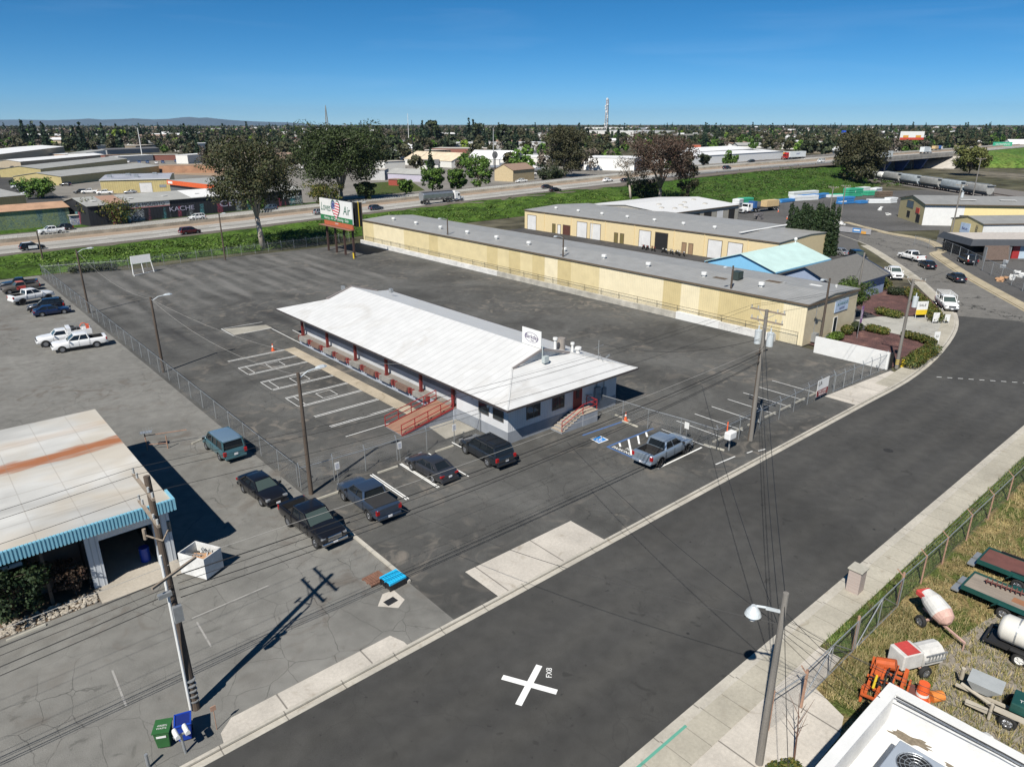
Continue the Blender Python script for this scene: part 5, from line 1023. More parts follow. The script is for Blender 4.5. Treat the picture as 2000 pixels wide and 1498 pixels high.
pC = utility_pole(52.8, 29.0, 11.7, 'utility pole with two transformers on the street fence', ((-.15, 3.1), (-1.0, 2.9)), trans=2, r=.20)
b = MB(); b.tube([(.22, .0, 0), (.22, 0, 4.2)], .07, 8); b.build('conduit', m_galv, pC); b = MB(); b.tube([(-.22, .1, 0), (-.18, .1, 8.5)], .04, 6); b.bar((-.9, 0, 8.1), (.9, 0, 8.1), .08); b.build('riser', m_pole, pC)
pR = utility_pole(23.3, 10.5, 8.8, 'bare grey pole with round street lamp beside the equipment yard gate', (), r=.17)
b = MB(); b.bar((0, 0, 7.9), (-.35, .55, 7.95), .1); b.tube([(-.35, .55, 7.98), (-.55, .85, 7.98)], .05, 8); b.build('lamp_arm', m_lamp, pR); b = MB(); b.tube([(-.6, .92, 7.55), (-.6, .92, 7.72), (-.6, .92, 7.98)], [.33, .27, .1], 20); l_ = b.build('lamp_head', m_lamp, pR); b = MB(); b.tube([(-.6, .92, 7.3), (-.6, .92, 7.56)], .12, 12); b.build('lamp_glass', m_white, l_)
pD = utility_pole(82.5, 28.8, 10.2, 'utility pole with one white transformer by the yellow hydrant', ((-.1, 2.4),), trans=1, r=.19, rot=0)
b = MB()
for k in range(3): b.tube([(0, 0, .55 + k * .22), (0, 0, .62 + k * .22)], .2, 10)
b.build('yellow_band', M('hydrant_yellow', (.70, .50, .03), .5), pD)
pE = utility_pole(99.5, 41.5, 9.5, 'utility pole beside the round tree at the warehouse corner', (), r=.17)
pF = utility_pole(*G(1500 + 115, 450), 11, 'double utility pole behind the cypresses in the lumber yard', ((-.3, 2.6),), r=.17)
pG = utility_pole(*G(1640, 440), 10.5, 'utility pole with a bucket at the lumber yard gate', ((-.3, 2.4),), r=.16)
pH = utility_pole(*G(1855, 472), 13, 'utility pole with transformer before the mustard warehouse', ((-.3, 2.4),), trans=1, r=.18)
pI = utility_pole(*G(1897, 398), 15, 'tall utility pole behind the yellow office, beside the train', ((-.3, 3),), r=.2)
pJ = utility_pole(*G(1725, 345), 15, 'dark steel rail signal pole in front of the bridge', (), r=.35, mat=m_dark)
def wire(name, p, q, sag, label, r=.018, group='overhead wires', n=14, mat=None):
    p, q = Vector(p), Vector(q); pts = []
    for i in range(n + 1): t = i / n; c = p.lerp(q, t); c.z -= sag * 4 * t * (1 - t); pts.append(c)
    b = MB(); b.tube(pts, r, 4, cap=False); return tag(b.build(name, mat or m_wire), label, 'cable', group)
m_wire = M('wire_black', (.015, .015, .015), .6, var=0); m_wireg = M('wire_grey', (.30, .29, .27), .6, var=0)
hA, hC = 12.0, 11.7
for i, (ya, yc) in enumerate(((-.65, -1.45), (1.4, .85), (2.15, 1.4))):
    wire('power_line', (5.75, 29.65 + ya, hA - .1), (52.96, 29.0 + yc, hC + .15), .7, 'thin power line between the pole tops over the lot', .011); wire('power_line', (5.75, 29.65 + ya, hA - .1), (-45, 30 + ya, 12), .8, 'thin power line running left from the near pole top', .011)
    wire('power_line', (52.96, 29.0 + yc, hC + .15), (99.6, 28.8 + yc * .7, 10.6), .7, 'thin power line running right from the transformer pole', .012)
for i, (z1, z2, r_, sag, od) in enumerate(((8.0, 8.4, .013, .5, 'highest and palest'), (7.35, 8.0, .03, .7, 'second highest and thickest'), (6.95, 7.7, .016, .6, 'thin middle'), (6.6, 7.3, .026, .9, 'second lowest'), (6.2, 7.2, .022, .85, 'lowest'))):
    wire('communication_cable', (6.2, 29.6, z1), (52.8, 29.0, z2), sag, od + ' cable of the bundle slung between the two utility poles', r_, mat=m_wireg if i == 0 else None); wire('communication_cable', (6.0, 29.6, z1), (-45, 30, z1 + .3), sag, od + ' cable of the bundle running left from the near pole', r_, mat=m_wireg if i == 0 else None)
for i, (x, z, zr) in enumerate(((17.5, 6.55, 7.3), (30.2, 6.6, 7.2), (45, 6.9, 7.0))): wire('service_drop', (x, 29.3, z), (23.3, 10.5, zr), .5, 'service cable crossing the street to the lamp pole', .016)
wire('service_drop', (52.8, 29.0, 10.2), (23.3, 10.5, 8.6), .8, 'cable from the transformer pole across the street to the lamp pole', .016); wire('service_drop', (52.8, 29.0, 8.2), (23.3, 10.5, 7.1), 1.0, 'cable from the transformer pole across the street to the lamp pole', .016)
wire('service_drop', (52.6, 29.2, 9.2), (48.9, 43.6, 6.3), 1.0, 'sagging cable from the transformer pole to the antenna on the white roof', .018)
wire('service_drop', (19.5, 45.3, 9.4), (19.7, 81.7, 8.3), 1.2, 'light cable between the poles of the left fence', .012, mat=m_wireg); wire('service_drop', (19.7, 81.7, 8.3), (19.6, 116.5, 9.0), 1.2, 'light cable between the poles of the left fence', .012, mat=m_wireg); wire('service_drop', (19.7, 81.7, 8.3), (35.6, 56, 4.0), 2.0, 'light cable from the left pole to the dock eave', .010, mat=m_wireg)
for i, (x, y, z) in enumerate(((27, 3, 5.6), (26.8, 4.5, 5.1), (25, 7, 5.1), (18, 6.9, 5.1))): wire('service_drop', (23.3, 10.5, 7.4 + .3 * i), (x, y, z), .2, 'cable from the lamp pole to the white parapet building', .012)
for k in range(3): wire('service_drop', (23.3, 10.5, 6.8 + .2 * k), (29 + k, 8.6 - k * .2, .2), .0, 'guy wire from the lamp pole to the yard', .010)
wire('service_drop', (82.5, 28.8, 9.5), (99.5, 41.5, 9.0), .5, 'cable between the hydrant pole and the round tree pole', .014); wire('power_line', (99.6, 30, 10.6), (128, 60, 11), .5, 'thin power line along the curved street', .012)
wire('service_drop', (99.5, 41.5, 8.6), (96, 41, 5.4), .2, 'cable from the pole to the warehouse front', .012)
# ---------------------------------------------------------------- small things on the lots
m_bluepl = M('bin_blue', (.010, .05, .36), .45, var=.1); m_greenpl = M('bin_green', (.03, .12, .035), .5, var=.15)
def wheelie(label, loc, rz, mat, open_lid=False):
    t = thing('wheelie_bin', label, 'bin', loc, R(rz)); b = MB()
    b.rings([[(-.26, -.30, .08), (.26, -.30, .08), (.26, .26, .08), (-.26, .26, .08)], [(-.33, -.38, 1.0), (.33, -.38, 1.0), (.33, .34, 1.0), (-.33, .34, 1.0)]], cap=True); b.build('body', mat, t, bevel=.03)
    b = MB(); b.box(-.36, .36, -.42, .38, .98, 1.03) if not open_lid else b.box(-.36, .36, -.42, -.34, .98, 1.04); b.box(-.36, .36, .34, .40, .95, 1.04)
    if open_lid: b.box(-.36, -.30, -.36, .36, .98, 1.04); b.box(.30, .36, -.36, .36, .98, 1.04)
    b.build('rim' if open_lid else 'lid', mat, t)
    if open_lid: b = MB(); b.box(-.3, .3, -.34, .34, 1.002, 1.006); b.build('inside', M('bin_blue_dark', (.006, .02, .16), .6), t)
    else: text_obj('GREEN', .13, m_white, t, frame((0, 0, 1.04), (1, 0, 0), (0, 0, 1)), 'lettering', .002); text_obj('WASTE', .13, m_white, t, frame((0, -.16, 1.04), (1, 0, 0), (0, 0, 1)), 'lettering', .002); b = MB(); b.box(-.2, .2, -.40, -.385, .72, .82); b.build('sticker', m_white, t)
    b = MB(); b.tube([(-.3, .36, .12), (.3, .36, .12)], .12, 10); b.build('wheel', m_tyre, t); return t
gb = wheelie('green wheelie bin with white lettering on its lid at the near left pole', (4.25, 28.45, 0), -28, m_greenpl); bb = wheelie('blue open wheelie bin beside the green bin', (5.05, 28.25, 0), -18, m_bluepl, True)
mb = thing('mailboxes', 'two white rural mailboxes on one grey post beside the blue bin', 'mailbox', (4.75, 27.35, 0)); b = MB(); b.tube([(0, 0, 0), (-.05, .05, 1.05)], .06, 8); b.bar((-.35, .05, 1.05), (.3, .0, 1.05), .08); b.build('post', m_galv, mb)
for k, x in enumerate((-.22, .2)):
    b = MB(); rg = [[(x + .10 * math.cos(a * math.pi / 6), yy, 1.2 + .12 * math.sin(a * math.pi / 6)) for a in range(7)] + [(x - .10, yy, 1.1), (x + .10, yy, 1.1)] for yy in (-.25, .28)]; b.rings(rg); b.build('mailbox', m_white, mb)
b = MB(); b.tube([(0, 0, 0), (0, 0, .75)], .07, 8); tag(b.build('bollard', m_galv, None, (3.3, 27.6, 0)), 'short grey bollard below the green bin', 'bollard')
b = MB(); b.tube([(0, 0, 0), (0, 0, 1.3)], .02, 6); b.box(-.12, .12, -.02, .02, 1.1, 1.35); tag(b.build('survey_stake', m_rust, None, (6.25, 27.75, 0)), 'rusty marker stake beside the driveway apron', 'stake')
dp = thing('dumpster', 'white metal dumpster holding scrap and cardboard beside the shop bay', 'dumpster', (10.0, 40.6, 0), R(-62)); b = MB()
for a in ((-1.0, 1.0, -.72, -.66), (-1.0, 1.0, .66, .72), (-1.0, -.94, -.66, .66), (.94, 1.0, -.66, .66)): b.box(a[0], a[1], a[2], a[3], .15, 1.55)
b.box(-.94, .94, -.66, .66, .15, .25)
b.build('body', M('dumpster_white', (.66, .66, .64), .6, var=.3, scale=1.2), dp); b = MB()
for x in (-.85, .85):
    for y in (-.5, .5): b.tube([(x, y - .04, .08), (x, y + .04, .08)], .08, 8)
b.build('caster', m_dark, dp); b = MB(); b.box(-.9, .9, -.62, .62, .25, .95); b.build('rubbish_fill', M('rubbish_dark', (.05, .05, .045), .95, var=.6, scale=6), dp); q = random.Random(2)
card = MB(); card.cbox((.2, -.1, 1.25), (1.1, .6, .05), .4); cb = card.build('cardboard', M('cardboard', (.48, .28, .15), .8), dp); b = MB()
for k in range(14): b.bar((q.uniform(-.8, .8), q.uniform(-.5, .5), 1.0), (q.uniform(-.8, .8), q.uniform(-.5, .5), 1.4), .05)
b.build('scrap', m_galv, dp)
for i, (z, m_, nm, lab, x, y) in enumerate(((.0, M('pallet_wood', (.20, .10, .065), .9, var=.4, scale=4), 'wooden_pallet', 'worn red brown wooden pallet lying on the lot kerb', 17.6, 32.9), (0, M('pallet_dark', (.02, .02, .022), .6), 'stacked_pallets', 'stack of dark plastic pallets under the bright blue pallet', 18.2, 31.8), (.42, M('pallet_blue', (.02, .42, .72), .45, var=.08), 'blue_pallet', 'bright blue plastic pallet on top of the dark stack', 18.2, 31.8))):
    t = thing(nm, lab, 'pallet', (x, y, z), R(4)); b = MB(); n = 1 if i != 1 else 3
    for lv in range(n):
        for k in range(7): b.box(-.6 + k * .175, -.6 + k * .175 + .14, -.52, .52, lv * .14 + .10, lv * .14 + .13)
        for yy in (-.52, -.04, .44): b.box(-.6, .6, yy, yy + .09, lv * .14, lv * .14 + .10)
    b.build('deck', m_, t)
b = MB(); b.tube([(0, 0, 0), (0, 0, .95)], .3, 16); tag(b.build('blue_barrel', m_bluepl, None, (7.7, 44.2, .03)), 'blue plastic barrel standing inside the shop bay', 'barrel')
b = MB(); b.box(-.35, .35, -.25, .25, .005, .015); struct(b.build('drain_grate', m_dark, None, (17.2, 30.5, 0), R(5)))
sf = thing('metal_rack', 'rusty metal frame with basket on posts near the teal van', 'rack', (12.5, 61.5, 0), R(-20)); b = MB()
for x, y in ((0, 0), (1.6, -.3)): b.tube([(x, y, 0), (x, y, 1.6 if x == 0 else 1.2)], .05, 6)
b.bar((0, 0, 1.3), (3.2, .4, 1.2), .06); b.bar((0, 0, .5), (1.6, -.3, .5), .05); b.build('frame', m_rust, sf)
b = MB(); b.box(-.3, .6, -.3, .3, 1.6, 1.62)
for k in range(5): b.bar((-.3 + k * .22, -.3, 1.6), (-.3 + k * .22, -.3, 1.9), .02); b.bar((-.3 + k * .22, .3, 1.6), (-.3 + k * .22, .3, 1.9), .02)
b.build('basket', m_galv, sf)
pb = thing('parcel_mailbox', 'white metal box on a post with orange flag at the fence corner', 'mailbox', (49.6, 29.1, 0)); b = MB(); b.tube([(0, 0, 0), (0, 0, 1.1)], .07, 8); b.build('post', m_galv, pb); b = MB(); b.box(-.5, .5, -.3, .3, 1.1, 1.75); b.build('box', m_white, pb, bevel=.08); b = MB(); b.tube([(0, .35, 1.1), (0, .35, 2.5)], .05, 6); b.build('flag_post', m_orange, pb)
wf = thing('hoop_frame', 'white open frame with tilted backboard at the back fence', 'sports frame', (34.0, 142.5, 0), R(10)); b = MB()
for x in (-1.9, 0, 1.9): b.tube([(x, 0, 0), (x * .9, .3, 2.2 if x else 1.9)], .09, 6)
b.bar((-2.2, -.9, .06), (2.8, .9, .06), .13); b.bar((-1.9, -.6, .06), (-2.4, -1.4, .06), .12); b.build('frame', m_white, wf); b = MB(); b.add([(-1.9, .2, 1.9), (1.7, .2, 1.9), (1.9, .5, 3.3), (-1.7, .5, 3.3), (-1.9, .3, 1.9), (1.7, .3, 1.9), (1.9, .6, 3.3), (-1.7, .6, 3.3)], [(0, 1, 2, 3), (7, 6, 5, 4), (0, 4, 5, 1), (1, 5, 6, 2), (2, 6, 7, 3), (3, 7, 4, 0)]); b.build('board', m_white, wf)
hd = thing('fire_hydrant', 'yellow fire hydrant beside the pole and the big hedge', 'hydrant', (83.6, 28.6, 0)); m_y = M('hydrant_yellow', 0); b = MB(); b.tube([(0, 0, 0), (0, 0, .12), (0, 0, .13), (0, 0, .7), (0, 0, .85), (0, 0, .95)], [.2, .2, .14, .14, .13, .04], 12); b.build('body', m_y, hd); b = MB(); b.tube([(-.3, 0, .52), (.3, 0, .52)], .08, 8); b.tube([(0, -.26, .45), (0, 0, .45)], .1, 8); b.build('nozzle', m_y, hd)
# yard signs on the rock beds
for (u, v, w_, h_, lab, m_, zz) in ((1797, 622, 2.2, 2.4, 'white and yellow A board sign standing on the red rock', m_white, 1.5), (1826, 632, 1.2, 1.6, 'white sign board at the end of the hedge', m_white, .9), (1848, 632, 1.0, 1.2, 'small white sign with dark stripe at the curb', m_white, .8), (1827, 672, 1.0, 1.5, 'white numbered sign board between the hedges', m_white, 1.0)):
    X, Y = G(u, v); t, o = sign_plate(lab, (X, Y, 0), R(-35), w_ * .75, h_ * .8, zz, post=False, name='yard_sign'); b = MB(); b.box(-w_ * .36, -w_ * .33, 0, .04, 0, zz); b.box(w_ * .33, w_ * .36, 0, .04, 0, zz); b.build('leg', m_white, t)
    if w_ > 2: b = MB(); b.box(-w_ * .375, w_ * .375, -.02, -.016, zz - h_ * .4, zz - h_ * .1); b.build('yellow_panel', M('hydrant_yellow', 0), o); text_obj('SALE', .5, m_dark, o, frame((0, -.03, zz + .4), (1, 0, 0), (0, -1, 0)), 'lettering', .003)
    elif lab.startswith('white num'): text_obj('22', .4, m_dark, o, frame((0, -.03, zz), (1, 0, 0), (0, -1, 0)), 'lettering', .003)
ft = thing('feather_flag', 'purple and white feather flag at the warehouse front', 'flag', (91.2, 37.2, 0)); b = MB(); b.tube([(0, 0, 0), (0, 0, 4.2)], .035, 6); b.build('pole', m_galv, ft); b = MB(); b.box(.03, .6, -.01, .01, 2.0, 4.2); b.build('flag', M('flag_purple', (.25, .10, .28), .7), ft)
text_obj('OPEN', .45, m_white, ft, Matrix.Translation((.3, -.02, 3.1)) @ Matrix.Rotation(R(90), 4, 'X') @ Matrix.Rotation(R(90), 4, 'Z'), 'lettering', .004)
# brick mailbox pillar at the right sidewalk
def brick():
    t = NT('pale_brick'); b_ = t.node('TexBrick', Scale=1.0); b_.inputs['Color1'].default_value = (.40, .33, .29, 1); b_.inputs['Color2'].default_value = (.34, .27, .24, 1); b_.inputs['Mortar'].default_value = (.42, .40, .37, 1)
    mp = t.node('Mapping'); mp.inputs['Scale'].default_value = (4.5, 4.5, 4.5); mp.inputs['Rotation'].default_value = (R(90), 0, 0); t.l(t.tc.outputs['Object'], mp.inputs[0]); t.l(mp.outputs[0], b_.inputs['Vector']); t.out(b_.outputs['Color'], .9); return t.m
bp = thing('brick_pillar', 'pale brick pillar with concrete cap on the right sidewalk', 'pillar', (38.5, 13.35, 0)); b = MB(); b.box(-.38, .38, -.36, .36, 0, 1.5); b.build('shaft', brick(), bp); b = MB(); b.box(-.46, .46, -.44, .44, 1.5, 1.6); b.build('cap', m_stop, bp, bevel=.02)
# billboard
bl = thing('billboard', 'big roadside billboard reading Loves Air with a flag heart, on brown posts', 'billboard', (71.3, 137.7, 0)); hw_ = 6.9
for k, y in enumerate((5.6, 1.9, -1.9, -5.6)): b = MB(); b.box(.25, .6, y - .18, y + .18, 0, 8.6 if k else 8.6); b.build('post', M('billboard_post', (.055, .03, .025), .8), bl)
b = MB(); b.box(-.12, .12, -hw_, hw_, 6.7, 11.1); pn = b.build('panel', m_white, bl)
b = MB(); b.box(-.135, -.121, -hw_, hw_, 6.7, 7.75); b.build('green_band', M('sign_green_band', (.02, .17, .06), .6), pn)
b = MB(); b.box(-.16, .12, -hw_ + .1, hw_ - 1.6, 5.75, 6.65); b.build('orange_skirt', M('skirt_orange', (.42, .11, .05), .6), bl); b = MB(); b.box(-1.0, .2, -hw_ - .1, hw_ - .4, 5.6, 5.68); b.build('catwalk', M('catwalk_brown', (.25, .12, .09), .8), bl)
b = MB(); b.add([(.5, -hw_, 6.2), (2.4, -hw_ + .6, 6.2), (2.4, -hw_ + .6, 11), (.5, -hw_, 11)], [(0, 1, 2, 3)]); b.box(1.2, 1.32, -hw_, hw_, 6.2, 11); b.build('back_panel', m_dark, bl); b = MB(); b.box(1.33, 1.45, -hw_ - .05, -hw_ + .2, 6.2, 11.2); b.build('edge_trim', M('hydrant_yellow', 0), bl)
Mf = lambda y, z, x=-.14: frame((x, y, z), (0, -1, 0), (-1, 0, 0)); m_sg = M('sign_green_dark', (.03, .12, .08), .6)
text_obj('Loves', 2.35, m_sg, pn, Mf(4.35, 9.35), 'lettering', .01, shear=.25, sx=.8); text_obj('Air', 2.5, m_sg, pn, Mf(-4.6, 9.2), 'lettering', .01, shear=.25, sx=.85)
text_obj('Heating - Air Conditioning - Solar', .78, m_white, pn, Mf(0, 7.22, -.15), 'lettering', .005, shear=.2)
text_obj('LAMAR', .42, m_white, bl, Mf(-.2, 6.3, -.18), 'lettering', .005)
def heart(s, z0, y0, n=40):
    pts = []
    for k in range(n): t_ = 2 * math.pi * k / n; pts.append((y0 + s * 16 * math.sin(t_) ** 3 / 16, z0 + s * 1.22 * (13 * math.cos(t_) - 5 * math.cos(2 * t_) - 2 * math.cos(3 * t_) - math.cos(4 * t_)) / 15))
    return pts
b = MB(); hp = heart(1.95, 9.25, -.2); b.add([(-.20, y, z) for y, z in hp], [tuple(range(len(hp)))]); b.build('heart_border', m_sg, pn)
def flagm():
    t = NT('flag_heart'); x, y, z = t.xyz(); f = t.math('FRACT', t.math('DIVIDE', t.math('SUBTRACT', z, t.math('MULTIPLY', y, .12)), .56)); col = t.mix(t.math('GREATER_THAN', f, .5), (.75, .73, .72), (.50, .03, .05))
    c = t.math('MULTIPLY', t.math('GREATER_THAN', y, .05), t.math('GREATER_THAN', z, 9.2)); v = t.node('TexVoronoi', Scale=3.2); t.l(t.tc.outputs['Object'], v.inputs['Vector'])
    t.out(t.mix(c, col, t.mix(t.math('LESS_THAN', v.outputs['Distance'], .28), (.06, .08, .22), (.7, .7, .75))), .6); return t.m
b = MB(); hp = heart(1.72, 9.25, -.2); b.add([(-.21, y, z) for y, z in hp], [tuple(range(len(hp)))]); b.build('flag_heart', flagm(), pn)
for s in (-.6, .3): b = MB(); b.tube([(0, 0, 0), (0, 0, 1.1)], .09, 8); tag(b.build('bollard', M('hydrant_yellow', 0), None, (70.9 + s * .4, 131.0 + s, 0)), 'yellow bollard guarding the foot of the billboard post', 'bollard', 'yellow bollards at the billboard')
# ---------------------------------------------------------------- equipment yard at the right
m_mixpink = M('mixer_pink', (.56, .36, .30), .7, var=.35, scale=2); m_mixwhite = M('mixer_white', (.58, .57, .54), .7, var=.3, scale=2); m_green = M('trailer_green', (.015, .075, .065), .45, .1, var=.25)
def yard_wheels(t, x, ys, r=.33, rim=m_rim, wd=.2):
    for y in ys: add_wheel(t, x, y, r, wd, rim)
def mixer(label, loc, rz, col1, col2, kind=0):
    t = thing('concrete_mixer', label, 'concrete mixer', loc, R(rz)); yard_wheels(t, -.2, (-.75, .75), .34); b = MB(); b.bar((-.9, 0, .55), (2.0, 0, .5), .1); b.bar((-.2, -.7, .35), (-.2, .7, .35), .09); b.tube([(1.95, 0, .5), (1.95, 0, 0)], .035, 6); b.build('chassis', col1, t)
    b = MB()
    if kind == 0: b.tube([(-1.0, 0, 1.5), (-.5, 0, 1.35), (.2, 0, 1.1), (.6, 0, .95), (.75, 0, .9)], [.34, .52, .58, .44, .2], 18); b.build('drum', m_mixwhite, t); b = MB(); b.tube([(.3, 0, 1.07), (.65, 0, .92), (.85, 0, .85)], [.56, .45, .15], 18); b.build('drum_end', col1, t); b = MB(); b.box(-1.25, -.6, -.42, .42, 1.3, 1.62); b.build('hood', M('mixer_red', (.5, .06, .05), .6, var=.3), t, bevel=.05)
    else:
        b.box(-.2, 1.0, -.5, .5, .45, 1.35); b.build('engine_cover', col2, t, bevel=.06); b = MB(); b.box(0.0, .8, -.45, .45, 1.35, 1.37); b.build('cover_stain', M('mixer_red', 0), t); b = MB(); b.rings([[(x, .55 * math.cos(a * math.pi / 6), .85 + .5 * math.sin(a * math.pi / 6)) for a in range(7)] + [(x, -.5, .45), (x, .5, .45)] for x in (-1.5, -.25)]); b.build('drum', m_mixwhite, t)
        b = MB()
        for k in range(6): b.bar((-1.5 + k * .2, .58, .75), (-1.5 + k * .2, .62, 1.15), .035)
        b.bar((-1.55, .6, 1.15), (-.3, .6, 1.15), .05); b.bar((-1.55, .6, .75), (-.3, .6, .75), .05); b.build('grate', m_galv, t)
    return t
mixer('red and pink towed concrete mixer with white painted drum', (38.6, 9.0, 0), -118, m_mixpink, m_mixwhite); mixer('boxy white towed mixer with red stained cover', (34.2, 8.6, 0), 155, m_mixpink, m_mixwhite, 1); mixer('dirty grey mixer half hidden behind the white parapet', (29.6, 4.9, 0), 150, m_mixwhite, M('dirty_grey', (.30, .27, .23), .85, var=.4), 1); mixer('mixer top showing past the parapet at the lower right', (28.6, 1.2, 0), 150, m_mixwhite, m_mixwhite, 1)
og = thing('orange_rig', 'orange steel drilling attachment lying beside the white parapet building', 'machine', (31.3, 8.75, .15), R(12)); m_og = M('rig_orange', (.50, .10, .025), .6, var=.35, scale=3); b = MB(); q = random.Random(8)
for y in (-.75, -.35, .1, .55): b.bar((-1.3, y, .55 + .1 * (y > 0)), (1.3, y, .85), .13)
for x in (-1.3, -.6, .2, .9, 1.3): b.bar((x, -.85, .5), (x, .75, .5), .11)
for x, y in ((-1.2, -.8), (1.2, -.8), (-1.2, .7), (1.2, .7)): b.bar((x, y, 0), (x, y, .9), .12)
b.bar((-1.5, -1.0, .2), (1.4, -1.0, .25), .09); b.build('frame', m_og, og); b = MB(); b.tube([(.9, .5, .9), (.9, -.3, 1.15)], .28, 12); b.box(-.2, .6, .15, .45, .8, 1.1); b.build('drive_head', m_og, og); b = MB()
for k in range(9): b.tube([(q.uniform(-1, 1.1), q.uniform(-.6, .6), .9), (q.uniform(-1, 1.1), q.uniform(-.6, .6), 1.0)], .03, 5)
b.tube([(-1, -.1, .95), (0, -.05, 1.15), (1, -.1, 1.0)], .04, 6); b.build('hose', m_dark, og); b = MB(); b.tube([(-1.1, .3, .95), (1.0, .34, 1.02)], .06, 8); b.build('cylinder', M('hydrant_yellow', 0), og); b = MB(); b.box(-1.5, 1.3, -1.5, -1.05, .1, .16); b.build('tread_plate', M('rust_brown', (.14, .05, .04), .8, var=.3), og)
ob = thing('safety_barrel', 'two stacked orange safety barrels on the dry grass', 'barrel', (32.4, 7.35, 0)); b = MB(); b.tube([(0, 0, 0), (0, 0, .1), (0, 0, .11), (0, 0, 1.0)], [.4, .4, .3, .24], 18); b.build('barrel', m_orange, ob); b = MB(); b.tube([(0, 0, .35), (0, 0, .5)], .285, 18, r1=.277); b.build('white_band', m_white, ob); b = MB(); b.tube([(.25, -.3, .25), (.75, -.65, .28)], .28, 16, r1=.24); b.build('barrel', M('barrel_faded', (.60, .20, .04), .6, var=.3), ob)
def flatbed(label, loc, rz, deck, L_=5.5):
    t = thing('flatbed_trailer', label, 'trailer', loc, R(rz)); b = MB(); b.box(-L_ / 2, L_ / 2, -1.05, -.98, .62, .9); b.box(-L_ / 2, L_ / 2, .98, 1.05, .62, .9); b.box(-L_ / 2, -L_ / 2 + .08, -.98, .98, .62, .9); b.box(L_ / 2 - .08, L_ / 2, -.98, .98, .62, .9); b.bar((L_ / 2, -.6, .6), (L_ / 2 + 1.2, 0, .55), .1); b.bar((L_ / 2, .6, .6), (L_ / 2 + 1.2, 0, .55), .1)
    b.build('frame', m_green, t); b = MB(); b.box(-L_ / 2 + .08, L_ / 2 - .08, -.98, .98, .74, .80); b.build('deck', deck, t)
    for x in (-.45, .5): yard_wheels(t, x, (-1.22, 1.22), .36)
    b = MB()
    for s in (-1, 1): b.add([(-1.1, s * 1.08, .5), (-.8, s * 1.08, .82), (.85, s * 1.08, .82), (1.15, s * 1.08, .5), (-1.1, s * 1.38, .5), (-.8, s * 1.38, .82), (.85, s * 1.38, .82), (1.15, s * 1.38, .5)], [(0, 1, 5, 4), (1, 2, 6, 5), (2, 3, 7, 6)])
    b.build('fender', m_green, t); b = MB(); b.box(-L_ / 2 - .5, -L_ / 2 - .1, -.9, -.1, .25, .35); b.box(-L_ / 2 - .5, -L_ / 2 - .1, .1, .9, .25, .35); b.build('ramp_plate', m_galv, t)
    return t
t1 = flatbed('dark green flatbed trailer with red brown deck and pipe stand', (47.0, 6.6, 0), -90, M('deck_redbrown', (.14, .055, .045), .85, var=.3)); b = MB()
for p, q_ in (((-1, -.9, .9), (2.6, -.9, 1.0)), ((-2, .9, 1.0), (2.6, .9, 1.0)), ((-.2, -.3, .8), (0, 0, 1.7)), ((.4, .3, .8), (0, 0, 1.7)), ((.5, -.4, .8), (.2, -.3, 1.7)), ((0, 0, 1.7), (1.2, 0, 1.6))): b.bar(p, q_, .05)
b.tube([(.25 * math.cos(a * math.pi / 8), .25 * math.sin(a * math.pi / 8), 1.72) for a in range(17)], .03, 5, cap=False); b.build('pipe_stand', m_dark, t1); b = MB(); b.box(1.0, 2.4, -.7, .5, .81, .83); b.build('deck_plate', m_galv, t1)
t2 = flatbed('dark green flatbed trailer with grey plank deck carrying an auger', (43.4, 6.3, 0), -91, M('deck_planks', (.26, .22, .18), .9, var=.3, scale=3, sx=.2)); b = MB(); b.box(-.4, .3, -.4, .1, .801, .82); b.build('deck_patch', M('rust_patch', (.30, .14, .07), .9), t2)
au = thing('auger', 'rusty spiral earth auger lying on the plank deck trailer', 'auger', (43.9, 7.3, .98), R(-84)); b = MB(); b.tube([(-1.0, 0, 0), (1.1, 0, 0)], .05, 8); b.build('shaft', M('rust_brown', 0), au); b = MB()
for k in range(8): xx = -.9 + k * .24; b.tube([(xx, 0, 0), (xx + .04, 0, 0)], .19, 14)
b.build('flight', M('rust_brown', 0), au)
tk = thing('tank_trailer', 'white plastic water tank strapped on a black twin axle trailer', 'trailer', (39.6, 4.6, 0), R(-88)); b = MB(); b.tube([(-1.75, 0, 1.25), (-1.7, 0, 1.25), (-1.5, 0, 1.25), (1.5, 0, 1.25), (1.7, 0, 1.25), (1.75, 0, 1.25)], [.3, .55, .72, .72, .55, .3], 24); o = b.build('tank', M('tank_white', (.66, .64, .58), .45, var=.08), tk); smoothed(o, 50); b = MB(); b.tube([(0.3, 0, 1.9), (.3, 0, 2.02)], .3, 16); b.build('tank_lid', m_dark, o)
b = MB()
for x in (-.95, 1.0): b.tube([(x, 0, 1.25), (x + .07, 0, 1.25)], .735, 24)
b.build('strap', m_galv, tk); b = MB(); b.box(-2.2, 2.0, -.8, -.7, .45, .6); b.box(-2.2, 2.0, .7, .8, .45, .6); b.box(-2.2, -2.1, -.7, .7, .45, .6); b.box(-2.0, 2.0, -.7, .7, .5, .55); b.bar((2, -.5, .5), (3.2, 0, .5), .1); b.bar((2, .5, .5), (3.2, 0, .5), .1); b.build('frame', m_dark, tk)
for x in (-.45, .5): yard_wheels(tk, x, (-1.0, 1.0), .36, m_white, .22)
b = MB()
for s in (-1, 1): b.box(-.95, 1.0, s * 1.0 - .13, s * 1.0 + .13, .74, .78)
b.build('fender', m_dark, tk)
